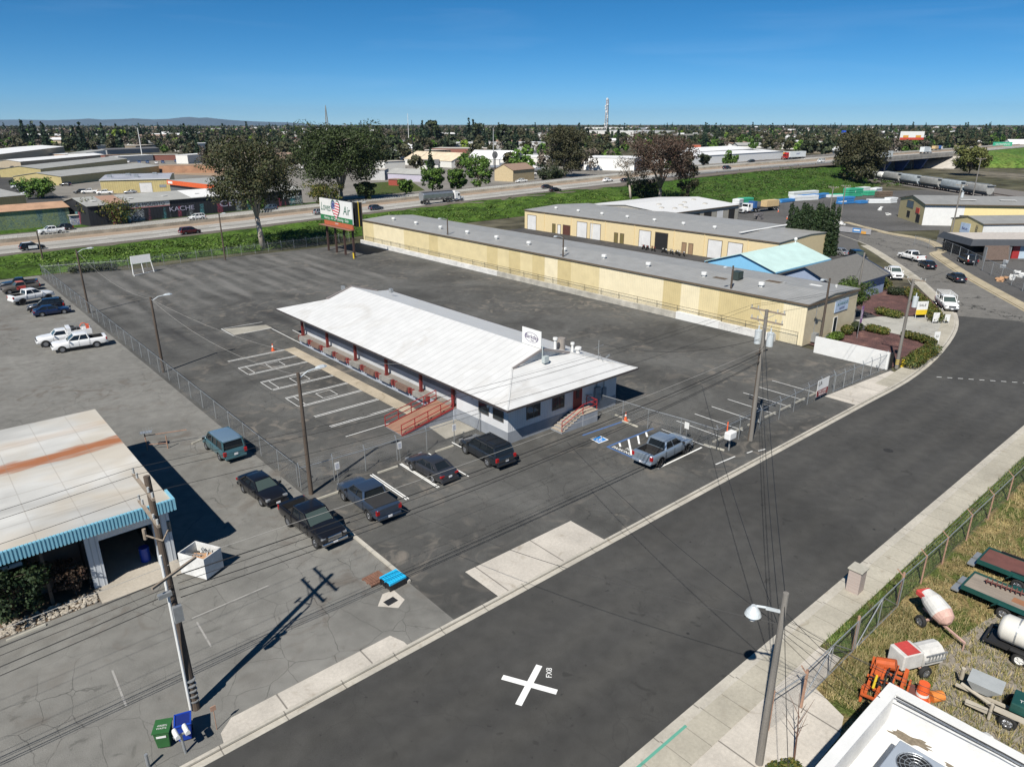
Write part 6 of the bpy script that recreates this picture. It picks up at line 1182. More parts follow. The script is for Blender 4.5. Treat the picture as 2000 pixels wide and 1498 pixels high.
gm = thing('grout_pump', 'grey and green towed concrete pump with hopper at the lower right', 'machine', (34.3, 4.9, 0), R(-84)); b = MB(); b.box(.6, 2.3, -.55, .6, .75, 1.25); b.build('hood', m_green, gm, bevel=.05); text_obj('TURBO', .26, m_white, gm, frame((1.3, -.2, 1.256), (1, 0, 0), (0, 0, 1)), 'lettering', .003)
b = MB(); b.rings([[(-.9, -.15, .7), (-.3, -.15, .7), (-.3, .4, .7), (-.9, .4, .7)], [(-1.2, -.35, 1.25), (.2, -.35, 1.25), (.2, .75, 1.25), (-1.2, .75, 1.25)]]); b.build('hopper', M('hopper_grey', (.36, .38, .38), .6, var=.15), gm); b = MB(); b.bar((-1.6, 0, .5), (2.2, 0, .5), .12); b.tube([(-1.5, .6, .5), (-1.5, .5, 1.2)], .09, 8); b.tube([(-1.4, .1, .6), (-.2, -.4, .6), (.4, -.7, .6)], .09, 8); b.tube([(0, -.9, .1), (0, -.9, 1.0)], .07, 8); b.build('chassis', M('pump_tan', (.42, .38, .31), .7, var=.2), gm); b = MB(); b.box(.1, 1.3, -1.05, -.7, .78, .84); b.box(-1.0, -.1, -1.0, -.75, .4, .55); b.build('fender', M('pump_tan', 0), gm); yard_wheels(gm, .7, (-.87, .87), .36)
gs = thing('sapling', 'bare thin sapling beside the gate posts', 'young tree', (24.6, 9.6, 0)); b = MB(); b.tube([(0, 0, 0), (.1, .1, 1.5), (.1, .3, 3.4)], .05, 6, r1=.01)
for k in range(6): b.tube([(.1, .1, 1.0 + k * .3), (.1 + .7 * math.cos(k * 2), .1 + .7 * math.sin(k * 2), 1.9 + k * .35)], .02, 4, r1=.005)
b.build('trunk', M('bark_brown', (.13, .07, .05), .9, var=.3), gs)
# ---------------------------------------------------------------- freeway furniture, bridge, trains
mbar = thing('median_barrier', 'concrete median barrier with slatted glare screen along the freeway', 'barrier'); pts = [p for p in HW if -140 < p[0] < 900]
b = MB(); ribbon([(x, y, z) for (x, y), (_, _, z) in zip(offs(pts, 20.4), pts)], -.3, .3, 0, .85, b); b.build('wall', M('barrier_stained', (.40, .36, .29), .9, var=.45, scale=.35), mbar)
b = MB(); o_ = offs(pts, 20.4)
for i in range(len(pts) - 1):
    if pts[i][0] > 300: break
    p, q_ = Vector((*o_[i], pts[i][2])), Vector((*o_[i + 1], pts[i + 1][2])); n = max(1, int((q_ - p).length / .9))
    for k in range(n): c = p.lerp(q_, k / n); b.bar((c.x, c.y, c.z + .85), (c.x + .35, c.y, c.z + 1.45), .22, .05)
b.build('glare_screen', M('screen_grey', (.30, .31, .28), .8, var=.2), mbar)
gr = thing('guardrail', 'metal guardrail on posts along the top of the green slope', 'guardrail'); pts = [p for p in HW if 225 < p[0] < 404]; b = MB(); ribbon(pts, .2, .28, .4, .75, b); b.build('rail', m_galv, gr); b = MB()
for p in pts: b.box(p[0] - .08, p[0] + .08, p[1] + .0, p[1] + .2, p[2] - .1, p[2] + .75)
b.build('post_row', m_wood, gr)
br = thing('freeway_bridge', 'concrete freeway bridge over the railway with blue painted piers', 'bridge'); pts = [p for p in HW if 372 <= p[0] <= 532]
m_bc = concrete('bridge_concrete', (.36, .34, .31), dirt=.3); b = MB(); ribbon(pts, -.4, 36.4, -1.7, .0, b); b.build('deck', m_bc, br); b = MB(); ribbon(pts, -.45, -.1, -.6, 1.0, b); b.build('parapet', m_bc, br); b = MB(); ribbon(pts, 36.1, 36.45, -.6, 1.0, b); b.build('parapet', m_bc, br)
m_pier = M('pier_blue', (.03, .07, .22), .8, var=.2)
for x, yy in ((405, 168), (430, 166), (455, 164), (482, 163)):
    b = MB(); b.rings([[(x - 1.0, 176.5, -.1), (x + 1.0, 176.5, -.1), (x + 1.0, 180, -.1), (x - 1.0, 180, -.1)], [(x - 1.0, 173.2, 6.4), (x + 1.0, 173.2, 6.4), (x + 1.0, 181.5, 6.4), (x - 1.0, 181.5, 6.4)]]); b.build('pier', m_pier, br)
    b = MB(); b.box(x - .9, x + .9, 182, 208, -.1, 6.3); b.build('pier_wall', m_bc, br)
b = MB(); b.add([(524, 170, 6.3), (524, 212, 6.3), (494, 212, -.1), (494, 168, -.1)], [(0, 1, 2, 3)]); b.add([(524, 170, 6.4), (494, 168, .0), (496, 163, .0), (527, 165, 6.4)], [(0, 1, 2, 3)]); b.build('abutment_slope', c_apron, br)
b = MB(); b.add([(372, 170, 6.3), (372, 212, 6.3), (392, 212, -.1), (392, 168, -.1)], [(3, 2, 1, 0)]); b.build('abutment_slope', m_bc, br)
rl = Vector((356.5, 140)), Vector((289, 64)); rd = (rl[0] - rl[1]).normalized(); rn = Vector((-rd.y, rd.x))
b = MB(); a0 = rl[1] - rd * 80; a1 = rl[0] + rd * 260
for o in (2.5, 8, 13, 18): pass
b.prism([tuple(a0 + rn * 4), tuple(a0 - rn * 30), tuple(a1 - rn * 30), tuple(a1 + rn * 4)], -.1, .03); struct(b.build('track_bed', M('ballast', (.17, .155, .14), .95, var=.35, scale=1.5)))
b = MB()
for o in (0, -1.5, -6, -7.5, -12, -13.5): b.bar((*(a0 + rn * (o + .75)), .12), (*(a1 + rn * (o + .75)), .12), .12, .18)
struct(b.build('rails', M('rail_steel', (.16, .12, .10), .5, .5)))
def wagon(k, tank, label):
    c = rl[0] + rd * 20 - rd * (k * 16.4); t = thing('rail_wagon', label, 'rail wagon', (c.x, c.y, 0), math.atan2(rd.y, rd.x), 'freight train'); m_ = M('wagon_white', (.62, .61, .58), .6, var=.25) if tank else (M('wagon_grey', (.30, .30, .285), .7, var=.3, scale=.7) if k % 2 else M('wagon_blue', (.34, .38, .40), .7, var=.3, scale=.7)); b = MB()
    if tank: b.tube([(-7.3, 0, 2.7), (-7.2, 0, 2.7), (-6.6, 0, 2.7), (6.6, 0, 2.7), (7.2, 0, 2.7), (7.3, 0, 2.7)], [.2, 1.0, 1.45, 1.45, 1.0, .2], 20); o = b.build('tank', m_, t); smoothed(o, 50); b = MB(); [b.tube([(x, 0, 2.7), (x + 1.2, 0, 2.7)], 1.47, 20) for x in (-3.6, 2.6)]; b.build('black_band', m_dark, t)
    else:
        rg = [[(x, w_ * y, z) for y, z in ((-.5, 1.1), (-1.45, 2.2), (-1.5, 3.4), (-1.1, 4.3), (-.5, 4.6), (.5, 4.6), (1.1, 4.3), (1.5, 3.4), (1.45, 2.2), (.5, 1.1))] for x, w_ in ((-7, .97), (-6.9, 1), (6.9, 1), (7, .97))]; b.rings(rg); o = b.build('hopper_body', m_, t); smoothed(o, 30); b = MB(); b.box(-6.8, 6.8, -.5, .5, 4.6, 4.75); b.box(-7.6, -6.9, -1.4, 1.4, 4.3, 4.5); b.box(6.9, 7.6, -1.4, 1.4, 4.3, 4.5); b.build('roof_walk', m_galv, t)
    b = MB(); b.box(-7.8, 7.8, -1.4, 1.4, .95, 1.15)
    for s in (-1, 1):
        for x in (-7.3, 7.3): b.bar((x, s * 1.3, 1.1), (x * .92, s * 1.2, 3.2), .1)
    b.build('underframe', m_dark, t); b = MB()
    for x in (-6, -4.3, 4.3, 6):
        for y in (-.8, .8): b.tube([(x, y - .06, .6), (x, y + .06, .6)], .45, 12)
    b.build('wheelset', M('rust_brown', 0), t)
for k, lb_ in enumerate(('brown grey freight wagon at the bridge end of the train', 'white tank wagon with black bands in the train', 'grey hopper wagon right behind the white tank wagon', 'pale blue grey hopper wagon in the middle of the train', 'grey hopper wagon left of the tall utility pole', 'pale hopper wagon over the ridge of the yellow office')): wagon(k - 1, k == 1, lb_)
wagon(5, False, 'hopper wagon over the right half of the yellow office roof')
# ---------------------------------------------------------------- traffic on the freeway
def hwz(X, off=10): return hw_at(X)[2] + .03
def put_hw(o, rear, front, track=1.7):
    z = 1.0
    for _ in range(12): X, Y = G((rear[0] + front[0]) / 2, (rear[1] + front[1]) / 2, z); z = z * .4 + .6 * hwz(X)
    return put(o, rear, front, track, z, rz=None if False else None) if abs(front[1] - rear[1]) < 0 else _ph(o, rear, front, track, z)
def _ph(o, rear, front, track, z):
    loc, a = by_wheels(rear, front, track, z); X = loc[0]; p0, p1 = hw_at(X - 6), hw_at(X + 6); ra = math.atan2(p1[1] - p0[1], p1[0] - p0[0]); o.location = loc; o.rotation_euler.z = ra if math.cos(a - ra) > 0 else ra + math.pi; return o
g_h = 'traffic on the freeway'
put_hw(CP('police_suv', 'cuv', PAINT['black'], extras=('police',), label='black and white patrol SUV at the left end of the freeway', cat='police car', group=g_h), (47, 491), (86, 487))
put_hw(CP('minivan', 'minivan', PAINT['maroon'], label='dark red minivan on the near lanes of the freeway', cat='minivan', group=g_h), (361, 459), (389, 456))
pw = put_hw(CP('pickup_truck', 'pickup', PAINT['white'], label='white pickup behind the median screen at the left', cat='pickup truck', group=g_h), (121, 456), (80, 459))
pcuv = CP('suv', 'cuv', PAINT['nearblack'], label='dark SUV just behind the white pickup beyond the median', cat='SUV', group=g_h); put_hw(pcuv, (136, 450), (112, 452))
put_hw(CP('suv', 'cuv', PAINT['white'], label='white SUV travelling left beyond the median screen', cat='SUV', group=g_h), (400, 428), (376, 431)); put_hw(CP('suv', 'cuv', PAINT['steel'], label='grey blue SUV beyond the median, right of the pale trunked tree', cat='SUV', group=g_h), (540, 410), (520, 412))
put_hw(CP('suv', 'cuv', PAINT['greyblue'], label='dark blue grey SUV right of the billboard on the near lanes', cat='SUV', group=g_h), (725, 412), (750, 410)); put_hw(CP('car', 'cuv', PAINT['silver'], label='silver car peeping out left of the billboard', cat='car', group=g_h), (622, 420), (640, 418))
bs = CP('sedan', 'sedan', PAINT['black'], label='front one of two black sedans close together on the freeway', cat='sedan', group=g_h); put_hw(bs, (1078, 375), (1096, 374)); b2_ = dup(bs, (0, 0, 0), 0, 'rear one of two black sedans close together on the freeway'); put_hw(b2_, (1062, 369), (1080, 368))
ws_ = CP('sedan', 'sedan', PAINT['white'], label='white sedan beside the bare tree on the freeway', cat='sedan', group=g_h); put_hw(ws_, (1183, 356), (1198, 355)); b3_ = dup(bs, (0, 0, 0), 0, 'dark car behind the branches of the bare tree on the freeway'); put_hw(b3_, (1216, 356), (1233, 355))
b4_ = dup(pcuv, (0, 0, 0), 0, 'black SUV on the raised freeway above the green slope'); put_hw(b4_, (1416, 332), (1430, 330)); wv = CP('van', 'van', PAINT['white'], label='white van on the raised freeway left of the big dark tree', cat='van', group=g_h); put_hw(wv, (1613, 317), (1599, 318)); b5_ = dup(bs, (0, 0, 0), 0, 'small dark car at the far side of the raised freeway'); put_hw(b5_, (1475, 317), (1465, 318))
def semi(label, paint, kind, tl=12.5, group=g_h, text=None, name='semi_truck'):
    t = thing(name, label, 'truck', group=group); f = 0; b = MB(); hw2 = 1.15
    b.rings([[(f - .1, -.8, .5), (f - .1, .8, .5), (f - .1, .85, 1.5), (f - .1, -.85, 1.5)], [(f - 2.0, -1.05, .5), (f - 2.0, 1.05, .5), (f - 2.0, 1.0, 1.85), (f - 2.0, -1.0, 1.85)]]); b.box(f - 4.1, f - 1.95, -1.2, 1.2, .7, 2.9); b.build('cab', paint, t, bevel=.08)
    if kind != 'flat': b = MB(); b.rings([[(f - 2.5, -1.1, 2.9), (f - 2.5, 1.1, 2.9), (f - 3.3, 1.1, 3.5), (f - 3.3, -1.1, 3.5)], [(f - 4.1, -1.1, 2.9), (f - 4.1, 1.1, 2.9), (f - 4.1, 1.1, 3.7), (f - 4.1, -1.1, 3.7)]]); b.build('roof_fairing', paint, t)
    b = MB(); b.box(f - 2.0, f - 1.93, -1.0, 1.0, 1.95, 2.7); b.box(f - 2.9, f - 2.2, -1.22, 1.22, 1.9, 2.65); b.build('window', m_glass, t); b = MB(); b.box(f - .12, f - .05, -.7, .7, .7, 1.45); b.build('grille', m_chrome, t)
    b = MB(); b.box(f - 7.6, f - 4.1, -.45, .45, .75, 1.0); b.tube([(f - 3.2, -1.15, .75), (f - 4.3, -1.15, .75)], .33, 12); b.tube([(f - 3.2, 1.15, .75), (f - 4.3, 1.15, .75)], .33, 12); b.build('chassis', m_chrome, t)
    for x in (-1.1, -6.0, -7.2): yard_wheels(t, f + x, (-1.02, 1.02), .52, m_rim, .34)
    x0, x1 = f - 4.9, f - 4.9 - tl; b = MB()
    if kind == 'hopper':
        rg = [[(x, y * w_, z) for y, z in ((-.9, 1.2), (-1.25, 1.9), (-1.3, 3.0), (-1.0, 3.6), (0, 3.75), (1.0, 3.6), (1.3, 3.0), (1.25, 1.9), (.9, 1.2))] for x, w_ in ((x0, .9), (x0 - .3, 1), (x1 + .3, 1), (x1, .9))]; b.rings(rg); b.build('trailer_body', ribbed('aluminium_ribs', (.46, .48, .50), .55, 'x', .6, .35, .7), t); b = MB(); b.box(x1, x0, -1.0, 1.0, 3.74, 3.82); b.build('tarp', M('tarp_grey', (.10, .10, .11), .8), t); b = MB(); [b.bar((x1 + 2 + k * 2.2, s * 1.2, 1.2), (x1 + 3 + k * 2.2, s * 1.2, 1.9), .06) for k in range(5) for s in (-1, 1)]; b.build('side_brace', m_galv, t)
    elif kind == 'box':
        b.box(x1, x0, -1.3, 1.3, 1.15, 4.05); o = b.build('trailer_body', M('trailer_white', (.62, .65, .65), .5, var=.08), t)
        if text: text_obj(text, 1.3, M('sign_navy', 0), t, frame(((x0 + x1) / 2, -1.32, 2.8), (1, 0, 0), (0, -1, 0)), 'lettering', .01, shear=.3); text_obj(text, 1.3, M('sign_navy', 0), t, frame(((x0 + x1) / 2, 1.32, 2.8), (-1, 0, 0), (0, 1, 0)), 'lettering', .01, shear=.3)
    elif kind == 'tank': b.tube([(x1, 0, 2.3), (x1 + .3, 0, 2.3), (x0 - .3, 0, 2.3), (x0, 0, 2.3)], [.5, 1.0, 1.0, .5], 18); o = b.build('trailer_body', M('tank_steel', (.5, .52, .53), .3, .7), t); smoothed(o, 50)
    else:
        b.box(x1, x0, -1.28, 1.28, 1.2, 1.4); b.build('trailer_deck', m_dark, t); b = MB(); b.box(x1 + .5, x1 + 6.5, -1.15, 1.15, 1.4, 3.3); b.build('timber_load', M('fresh_timber', (.58, .42, .22), .8, var=.2, scale=2), t); b = MB(); b.box(x0 - 1.2, x0, -1.2, 1.2, 1.4, 3.4); b.build('blue_crate', M('tarp_blue', (.03, .10, .28), .6), t)
    for x in (x1 + 1.0, x1 + 2.2): yard_wheels(t, x, (-1.05, 1.05), .5, m_rim, .34)
    b = MB(); b.box(x1 + .4, x0 - .5, -.5, .5, .95, 1.15); b.build('frame', m_dark, t); remember(t); return t
def put_semi(o, rear, front, L_):   # rear and front wheel contacts; origin sits at the nose
    z = 1.0
    for _ in range(12): X, Y = G((rear[0] + front[0]) / 2, (rear[1] + front[1]) / 2, z); z = z * .4 + .6 * hwz(X)
    _ph(o, rear, front, 2.2, z); c = Vector((math.cos(o.rotation_euler.z), math.sin(o.rotation_euler.z))); o.location.x += c.x * L_ / 2; o.location.y += c.y * L_ / 2; return o
put_semi(semi('white tractor pulling a silver hopper trailer on the near lanes', PAINT['white'], 'hopper'), (821, 402), (915, 391), 17.0); put_semi(semi('red tractor with long white box trailer at the top of the slope', PAINT['red'], 'box', 14.5, text='SWIFT'), (1574, 310), (1527, 313), 18.5)
put_semi(semi('white box truck crossing the bridge', PAINT['white'], 'box', 9), (1802, 301), (1822, 300), 13); s_ = semi('white tractor with blue load on the bridge behind the box truck', PAINT['white'], 'flat', 12); put_semi(s_, (1822, 296), (1846, 294), 16)
put_semi(semi('white box trailer stopped left of the bridge by the dark tree', PAINT['white'], 'box', 12), (1738, 311), (1716, 313), 16)
sf_ = semi('white flatbed truck with timber load and blue crate at the lumber yard', PAINT['white'], 'flat', 12.5, group=None); loc, a = by_wheels((1511, 412), (1462, 417), 2.2, -.03); sf_.rotation_euler.z = a; sf_.location = (loc[0] + math.cos(a) * 8.6, loc[1] + math.sin(a) * 8.6, -.03)
# ---------------------------------------------------------------- lumber yard stacks
LW = dict(w=M('wrap_white', (.68, .70, .70), .5, var=.12), b=M('wrap_blue', (.04, .20, .48), .5, var=.2), g=M('wrap_green', (.05, .38, .22), .5, var=.2), lb=M('wrap_pale_blue', (.22, .48, .68), .5, var=.2), br=M('wrap_brown', (.15, .11, .08), .9, var=.4))
LN = dict(w='white', b='blue', g='green', lb='pale blue', br='weathered brown')
LPOS = ['behind the cab of the white flatbed truck', 'just behind the flatbed truck cab', 'at the tail of the flatbed truck', 'low and long, left part of the blue row', 'in front under the big white pile', 'topmost of the big white pile left of the poles', 'beside the big white pile', 'between the white pile and the poles', 'low and thin behind the yard gate poles', 'low strip behind the gate poles', 'tall one left of the big green stack', 'tall one in the middle of the yard row', 'tall one right of the big green stack', 'smaller one right of the tall green stack', 'last tall white one below the dark tree', 'rough pile behind the yellow office', 'small one at the left end of the front row', 'block in the front row right of the gate poles', 'long one on the trailer left of the yellow office', 'next to the corner of the yellow office', 'small one beside the long white trailer load']
for i, (u0, v0, u1, v1, vt, c) in enumerate(((1443, 404, 1452, 402, 390, 'w'), (1450, 402, 1472, 400, 388, 'g'), (1510, 398, 1525, 397, 391, 'lb'), (1527, 397, 1553, 394, 391, 'b'), (1550, 394, 1600, 391, 384, 'w'), (1549, 388, 1598, 384, 376, 'w'), (1568, 392, 1603, 389, 382, 'b'), (1598, 389, 1620, 385, 381, 'b'), (1620, 387, 1650, 385, 382, 'w'), (1625, 386, 1656, 385, 380, 'g'), (1648, 383, 1657, 385, 367, 'w'), (1656, 386, 1685, 384, 369, 'g'), (1680, 382, 1698, 380, 367, 'w'), (1694, 383, 1712, 382, 374, 'g'), (1710, 380, 1722, 378, 368, 'w'), (1716, 386, 1745, 385, 375, 'br'), (1636, 399, 1645, 400, 392, 'w'), (1644, 400, 1669, 398, 386, 'b'), (1697, 398, 1740, 398, 390, 'w'), (1738, 398, 1752, 397, 387, 'w'), (1680, 399, 1695, 398, 393, 'b'))):
    p, q_ = Vector(G(u0, v0, -.03)), Vector(G(u1, v1, -.03)); h = max(.8, HT(u0, v0, vt)); l = (q_ - p).length; a = math.atan2(q_.y - p.y, q_.x - p.x); t = thing('lumber_stack', '%s wrapped timber stack %s' % (LN[c], LPOS[i]), 'lumber stack', (p.x, p.y, -.03), a, '%s lumber stacks' % LN[c]); n = max(1, round(h / .75))
    b = MB(); qq = random.Random(i)
    for k in range(n): o_ = qq.uniform(-.15, .15); b.box(o_, l + o_ + qq.uniform(-.5, .2), o_, 2.4, k * h / n + .08, (k + 1) * h / n)
    b.build('stack', LW[c], t, bevel=.08)
tag(t, None)
# tyres, frames and bits by the yard gate
bn = thing('gate_banner', 'low gate with blue and orange banner at the lumber yard entrance', 'gate', (*G(1640, 456), -.03), 0); p, q_ = Vector(G(1627, 452)), Vector(G(1700, 460)); bn.location = (p.x, p.y, -.03); bn.rotation_euler.z = math.atan2((q_ - p).y, (q_ - p).x); l = (q_ - p).length
b = MB(); b.box(0, l, -.03, .03, .2, 1.5); b.build('gate_panel', M('gate_grey', (.30, .30, .31), .7), bn); b = MB(); b.box(l * .52, l * .74, -.06, -.03, .4, 1.4); b.build('banner', LW['b'], bn); b = MB(); b.box(l * .75, l * .88, -.06, -.03, .2, .8); b.build('banner', M('banner_orange', (.6, .3, .05), .6), bn); b = MB(); b.box(l * .55, l * .71, -.08, -.06, .75, 1.1); b.build('lettering', m_white, bn)
# motorcycles before the yellow warehouse
def motorcycle(label, loc, rz, paint, group):
    t = thing('motorcycle', label, 'motorcycle', loc, R(rz), group)
    for x in (-.7, .7): b = MB(); b.tube([(x, -.06, .33), (x, .06, .33)], .33, 14); b.tube([(x, -.07, .33), (x, .07, .33)], .12, 8); b.build('wheel', m_tyre, t)
    b = MB(); b.bar((-.7, 0, .33), (.1, 0, .45), .08); b.bar((.7, 0, .33), (.45, 0, .95), .07); b.bar((.4, -.35, 1.0), (.4, .35, 1.0), .04); b.box(-.2, .25, -.14, .14, .3, .62); b.build('frame', m_dark, t); b = MB(); b.blob((.15, 0, .78), (.32, .16, .16), 1, 0); b.build('tank', paint, t); b = MB(); b.box(-.75, -.1, -.12, .12, .72, .82); b.build('seat', m_tyre, t, bevel=.03); remember(t); return t
m1 = motorcycle('red motorcycle in the row before the yellow warehouse doors', (124.8, 99.5, -.02), 200, PAINT['red'], 'motorcycles'); m2 = motorcycle('white motorcycle in the row before the open warehouse door', (124.6, 94, -.02), 200, PAINT['white'], 'motorcycles')
for i, (x, y, k) in enumerate(((124.6, 98.3, 0), (124.9, 97.2, 0), (124.5, 96.2, 0), (124.3, 93, 1), (124.7, 92.1, 1), (124.2, 91.2, 1), (124.6, 90.3, 1), (124.1, 89.3, 1), (124.5, 88.5, 1))): dup((m1, m2)[k], (x, y, -.02), R(200 + i * 13 % 40), 'red motorcycle in the row before the yellow warehouse doors' if not k else 'white motorcycle in the row before the open warehouse door')
# pallets, racks and clutter at the far right yard
for i, (u, v, w_, h_, m_, nm, lab) in enumerate(((1868, 478, 2.4, 1.4, m_dark, 'solar_panel', 'dark tilted solar panel leaning in the yard left of the mustard warehouse'), (1880, 483, 3.0, 1.7, m_dark, 'solar_panel', 'second dark tilted panel in the yard by the grey shed'), (1946, 510, 5, 2.8, M('pipe_rack_brown', (.14, .10, .08), .8, var=.5, scale=6), 'pipe_rack', 'tall open rack of brown stock behind the fence of the dark shop'))):
    X, Y = G(u, v); t = thing(nm, lab, 'rack' if 'rack' in nm else 'solar panel', (X, Y, -.04), R(-40)); b = MB(); b.add([(-w_ / 2, 0, .2), (w_ / 2, 0, .2), (w_ / 2, .7, .2 + h_), (-w_ / 2, .7, .2 + h_)], [(0, 1, 2, 3)]); b.box(-w_ / 2, w_ / 2, .7, .8, 0, h_); b.build('panel', m_, t); b = MB(); b.box(-w_ / 2, -w_ / 2 + .1, -.1, .8, 0, h_); b.box(w_ / 2 - .1, w_ / 2, -.1, .8, 0, h_); b.build('leg', m_galv, t)
sh = gable('grey_shed', 'small grey box shed with white roof beside the mustard warehouse', 'shed', (*G(1857, 480), -.04), R(-40), 4.2, 3, 2.4, .15, M('shed_grey', (.20, .23, .25), .7), m_white, 'x', .1)
chain_fence('chain_link_fence', 'tall galvanised fence around the yard of the dark roofed shop', [G(1842, 492), G(1872, 505), G(1935, 538), G(2020, 580)], 2.4, 4, barb=False, pr=.05)
chain_fence('chain_link_fence', 'galvanised fence between the curb island and the grey shed', [G(1785, 478), G(1842, 492)], 2.0, 4, barb=False, pr=.05)
for u, v, w_, l_, h_, c, nm, lab in ((1975, 545, 2, 1.2, .9, m_white, 'crate_pile', 'pile of white crates behind the fence of the dark roofed shop'), (1955, 548, 3, 1.4, .7, M('cardboard', 0), 'crate_pile', 'tan crates behind the fence of the dark roofed shop'), (1960, 523, 1, 1, 1.5, m_galv, 'drum', 'pale grey drum near the red corner of the dark shop'), (1990, 540, 2.4, 1.6, 1.0, m_white, 'crate_pile', 'white boxes at the right edge behind the fence'), (1628, 438, 3, 2.4, 1.8, m_white, 'bag_pile', 'heap of white bags at the foot of the yard gate pole'), (1640, 440, 2, 2, 1.1, m_white, 'bag_pile', 'smaller heap of white bags by the yard gate'), (1900, 470, 4, 1, .4, M('rust_brown', 0), 'scrap_pile', 'low rusty scrap pile at the mustard wall'), (1483, 428, 4.5, 2.2, 1.6, M('forklift_grey', (.16, .15, .15), .6, var=.6, scale=2), 'forklift', 'grey forklift beside the white roofed warehouse'), (1718, 411, 2, 1, 1.2, m_white, 'bag_pile', 'white bags on the asphalt left of the yellow office'), (1735, 420, 3, 1.2, .6, m_white, 'bag_pile', 'white scraps in front of the yellow office')):
    X, Y = G(u, v); b = MB(); qq = random.Random(int(u))
    for k in range(7): ww = w_ * qq.uniform(.25, .45); b.cbox((qq.uniform(-w_, w_) * .35, qq.uniform(-l_, l_) * .35, h_ * (.2 + .35 * (k % 3)) * .9), (ww, l_ * .5, h_ * .38), qq.uniform(-.3, .3))
    tag(b.build(nm, c, None, (X, Y, -.03), bevel=.03), lab, nm.replace('_', ' '))
# ---------------------------------------------------------------- trees
import numpy as np
def leafmat(name, c0, c1, c2, trans=.25):
    t = NT(name); gm = t.node('NewGeometry'); col = t.ramp(gm.outputs['Random Per Island'], [(0, c0), (.5, c1), (1, c2)])
    oi = t.node('ObjectInfo'); k = t.ramp(oi.outputs['Random'], [(0, .8), (1, 1.2)]); n = t.noise(.25, 4); col = t.mix(1.0, t.mix(1.0, col, k, 'MULTIPLY'), t.ramp(n, [(.3, .72), (.7, 1.3)]), 'MULTIPLY')
    t.out(col, .6, spec=.25); t.p.inputs['Subsurface Weight'].default_value = 0; return t.m
LM = dict(euc=leafmat('leaf_eucalyptus', (.028, .036, .015), (.04, .048, .019), (.065, .055, .024)), euc2=leafmat('leaf_eucalyptus_green', (.026, .040, .014), (.040, .060, .017), (.06, .085, .025)), dark=leafmat('leaf_dark', (.016, .026, .012), (.032, .045, .02), (.06, .07, .03)),
          olive=leafmat('leaf_olive', (.028, .032, .014), (.05, .052, .024), (.085, .075, .038)), green=leafmat('leaf_green', (.025, .06, .01), (.06, .12, .018), (.11, .18, .03)), lime=leafmat('leaf_lime', (.07, .11, .015), (.12, .18, .02), (.20, .26, .04)),
          conifer=leafmat('needle_dark', (.008, .018, .010), (.016, .032, .016), (.03, .05, .024)), red=leafmat('leaf_reddish', (.05, .036, .026), (.08, .055, .036), (.115, .065, .048)), bare=leafmat('twig_brown', (.09, .075, .06), (.13, .11, .085), (.17, .14, .11)), hedge=leafmat('leaf_hedge', (.03, .05, .01), (.06, .085, .015), (.16, .12, .03)), cyp=leafmat('leaf_cypress', (.012, .028, .010), (.022, .042, .014), (.045, .065, .025)))
m_bark = M('bark_grey', (.20, .17, .145), .9, var=.35, scale=2, sz=.3); m_barkpale = M('bark_pale', (.42, .36, .30), .85, var=.35, scale=1.2, sz=.4); m_barkdk = M('bark_dark', (.09, .065, .05), .9, var=.3)
def cards(clumps, n, size, rng, flat=.5):
    """n leaf cards of the given size spread through ellipsoid clumps (x, y, z, rx, ry, rz)"""
    cl = np.array(clumps); vol = cl[:, 3] * cl[:, 4] + cl[:, 4] * cl[:, 5]; k = rng.choice(len(cl), n, p=vol / vol.sum()); d = rng.normal(size=(n, 3)); d /= np.linalg.norm(d, axis=1)[:, None]
    r = rng.uniform(.35, 1.05, n) ** .6; c = cl[k, :3] + d * r[:, None] * cl[k, 3:]
    a = rng.normal(size=(n, 3)); nrm = d + a * .6 + np.array([0, 0, flat]); nrm /= np.linalg.norm(nrm, axis=1)[:, None]; t = np.cross(nrm, rng.normal(size=(n, 3))); t /= np.linalg.norm(t, axis=1)[:, None]; b = np.cross(nrm, t)
    s = rng.uniform(.6, 1.4, n)[:, None] * size; sb = s * rng.uniform(.5, .9, n)[:, None]
    v = np.stack([c - t * s - b * sb * .3, c - b * sb + t * s * .2, c + t * s + b * sb * .2, c + b * sb - t * s * .15], 1); return v.reshape(-1, 3)
def card_mesh(name, v, mat, mi=None):
    n = len(v) // 4; me = bpy.data.meshes.new(name); me.vertices.add(len(v)); me.vertices.foreach_set('co', v.astype(np.float32).ravel()); me.loops.add(len(v)); me.loops.foreach_set('vertex_index', np.arange(len(v), dtype=np.int32)); me.polygons.add(n); me.polygons.foreach_set('loop_start', np.arange(0, len(v), 4, dtype=np.int32))
    if hasattr(me.polygons[0], 'loop_total'):
        try: me.polygons.foreach_set('loop_total', np.full(n, 4, dtype=np.int32))
        except Exception: pass
    for m in (mat if isinstance(mat, list) else [mat]): me.materials.append(m)
    if mi is not None: me.polygons.foreach_set('material_index', mi.astype(np.int32))
    me.update(calc_edges=True); me.validate(); return me
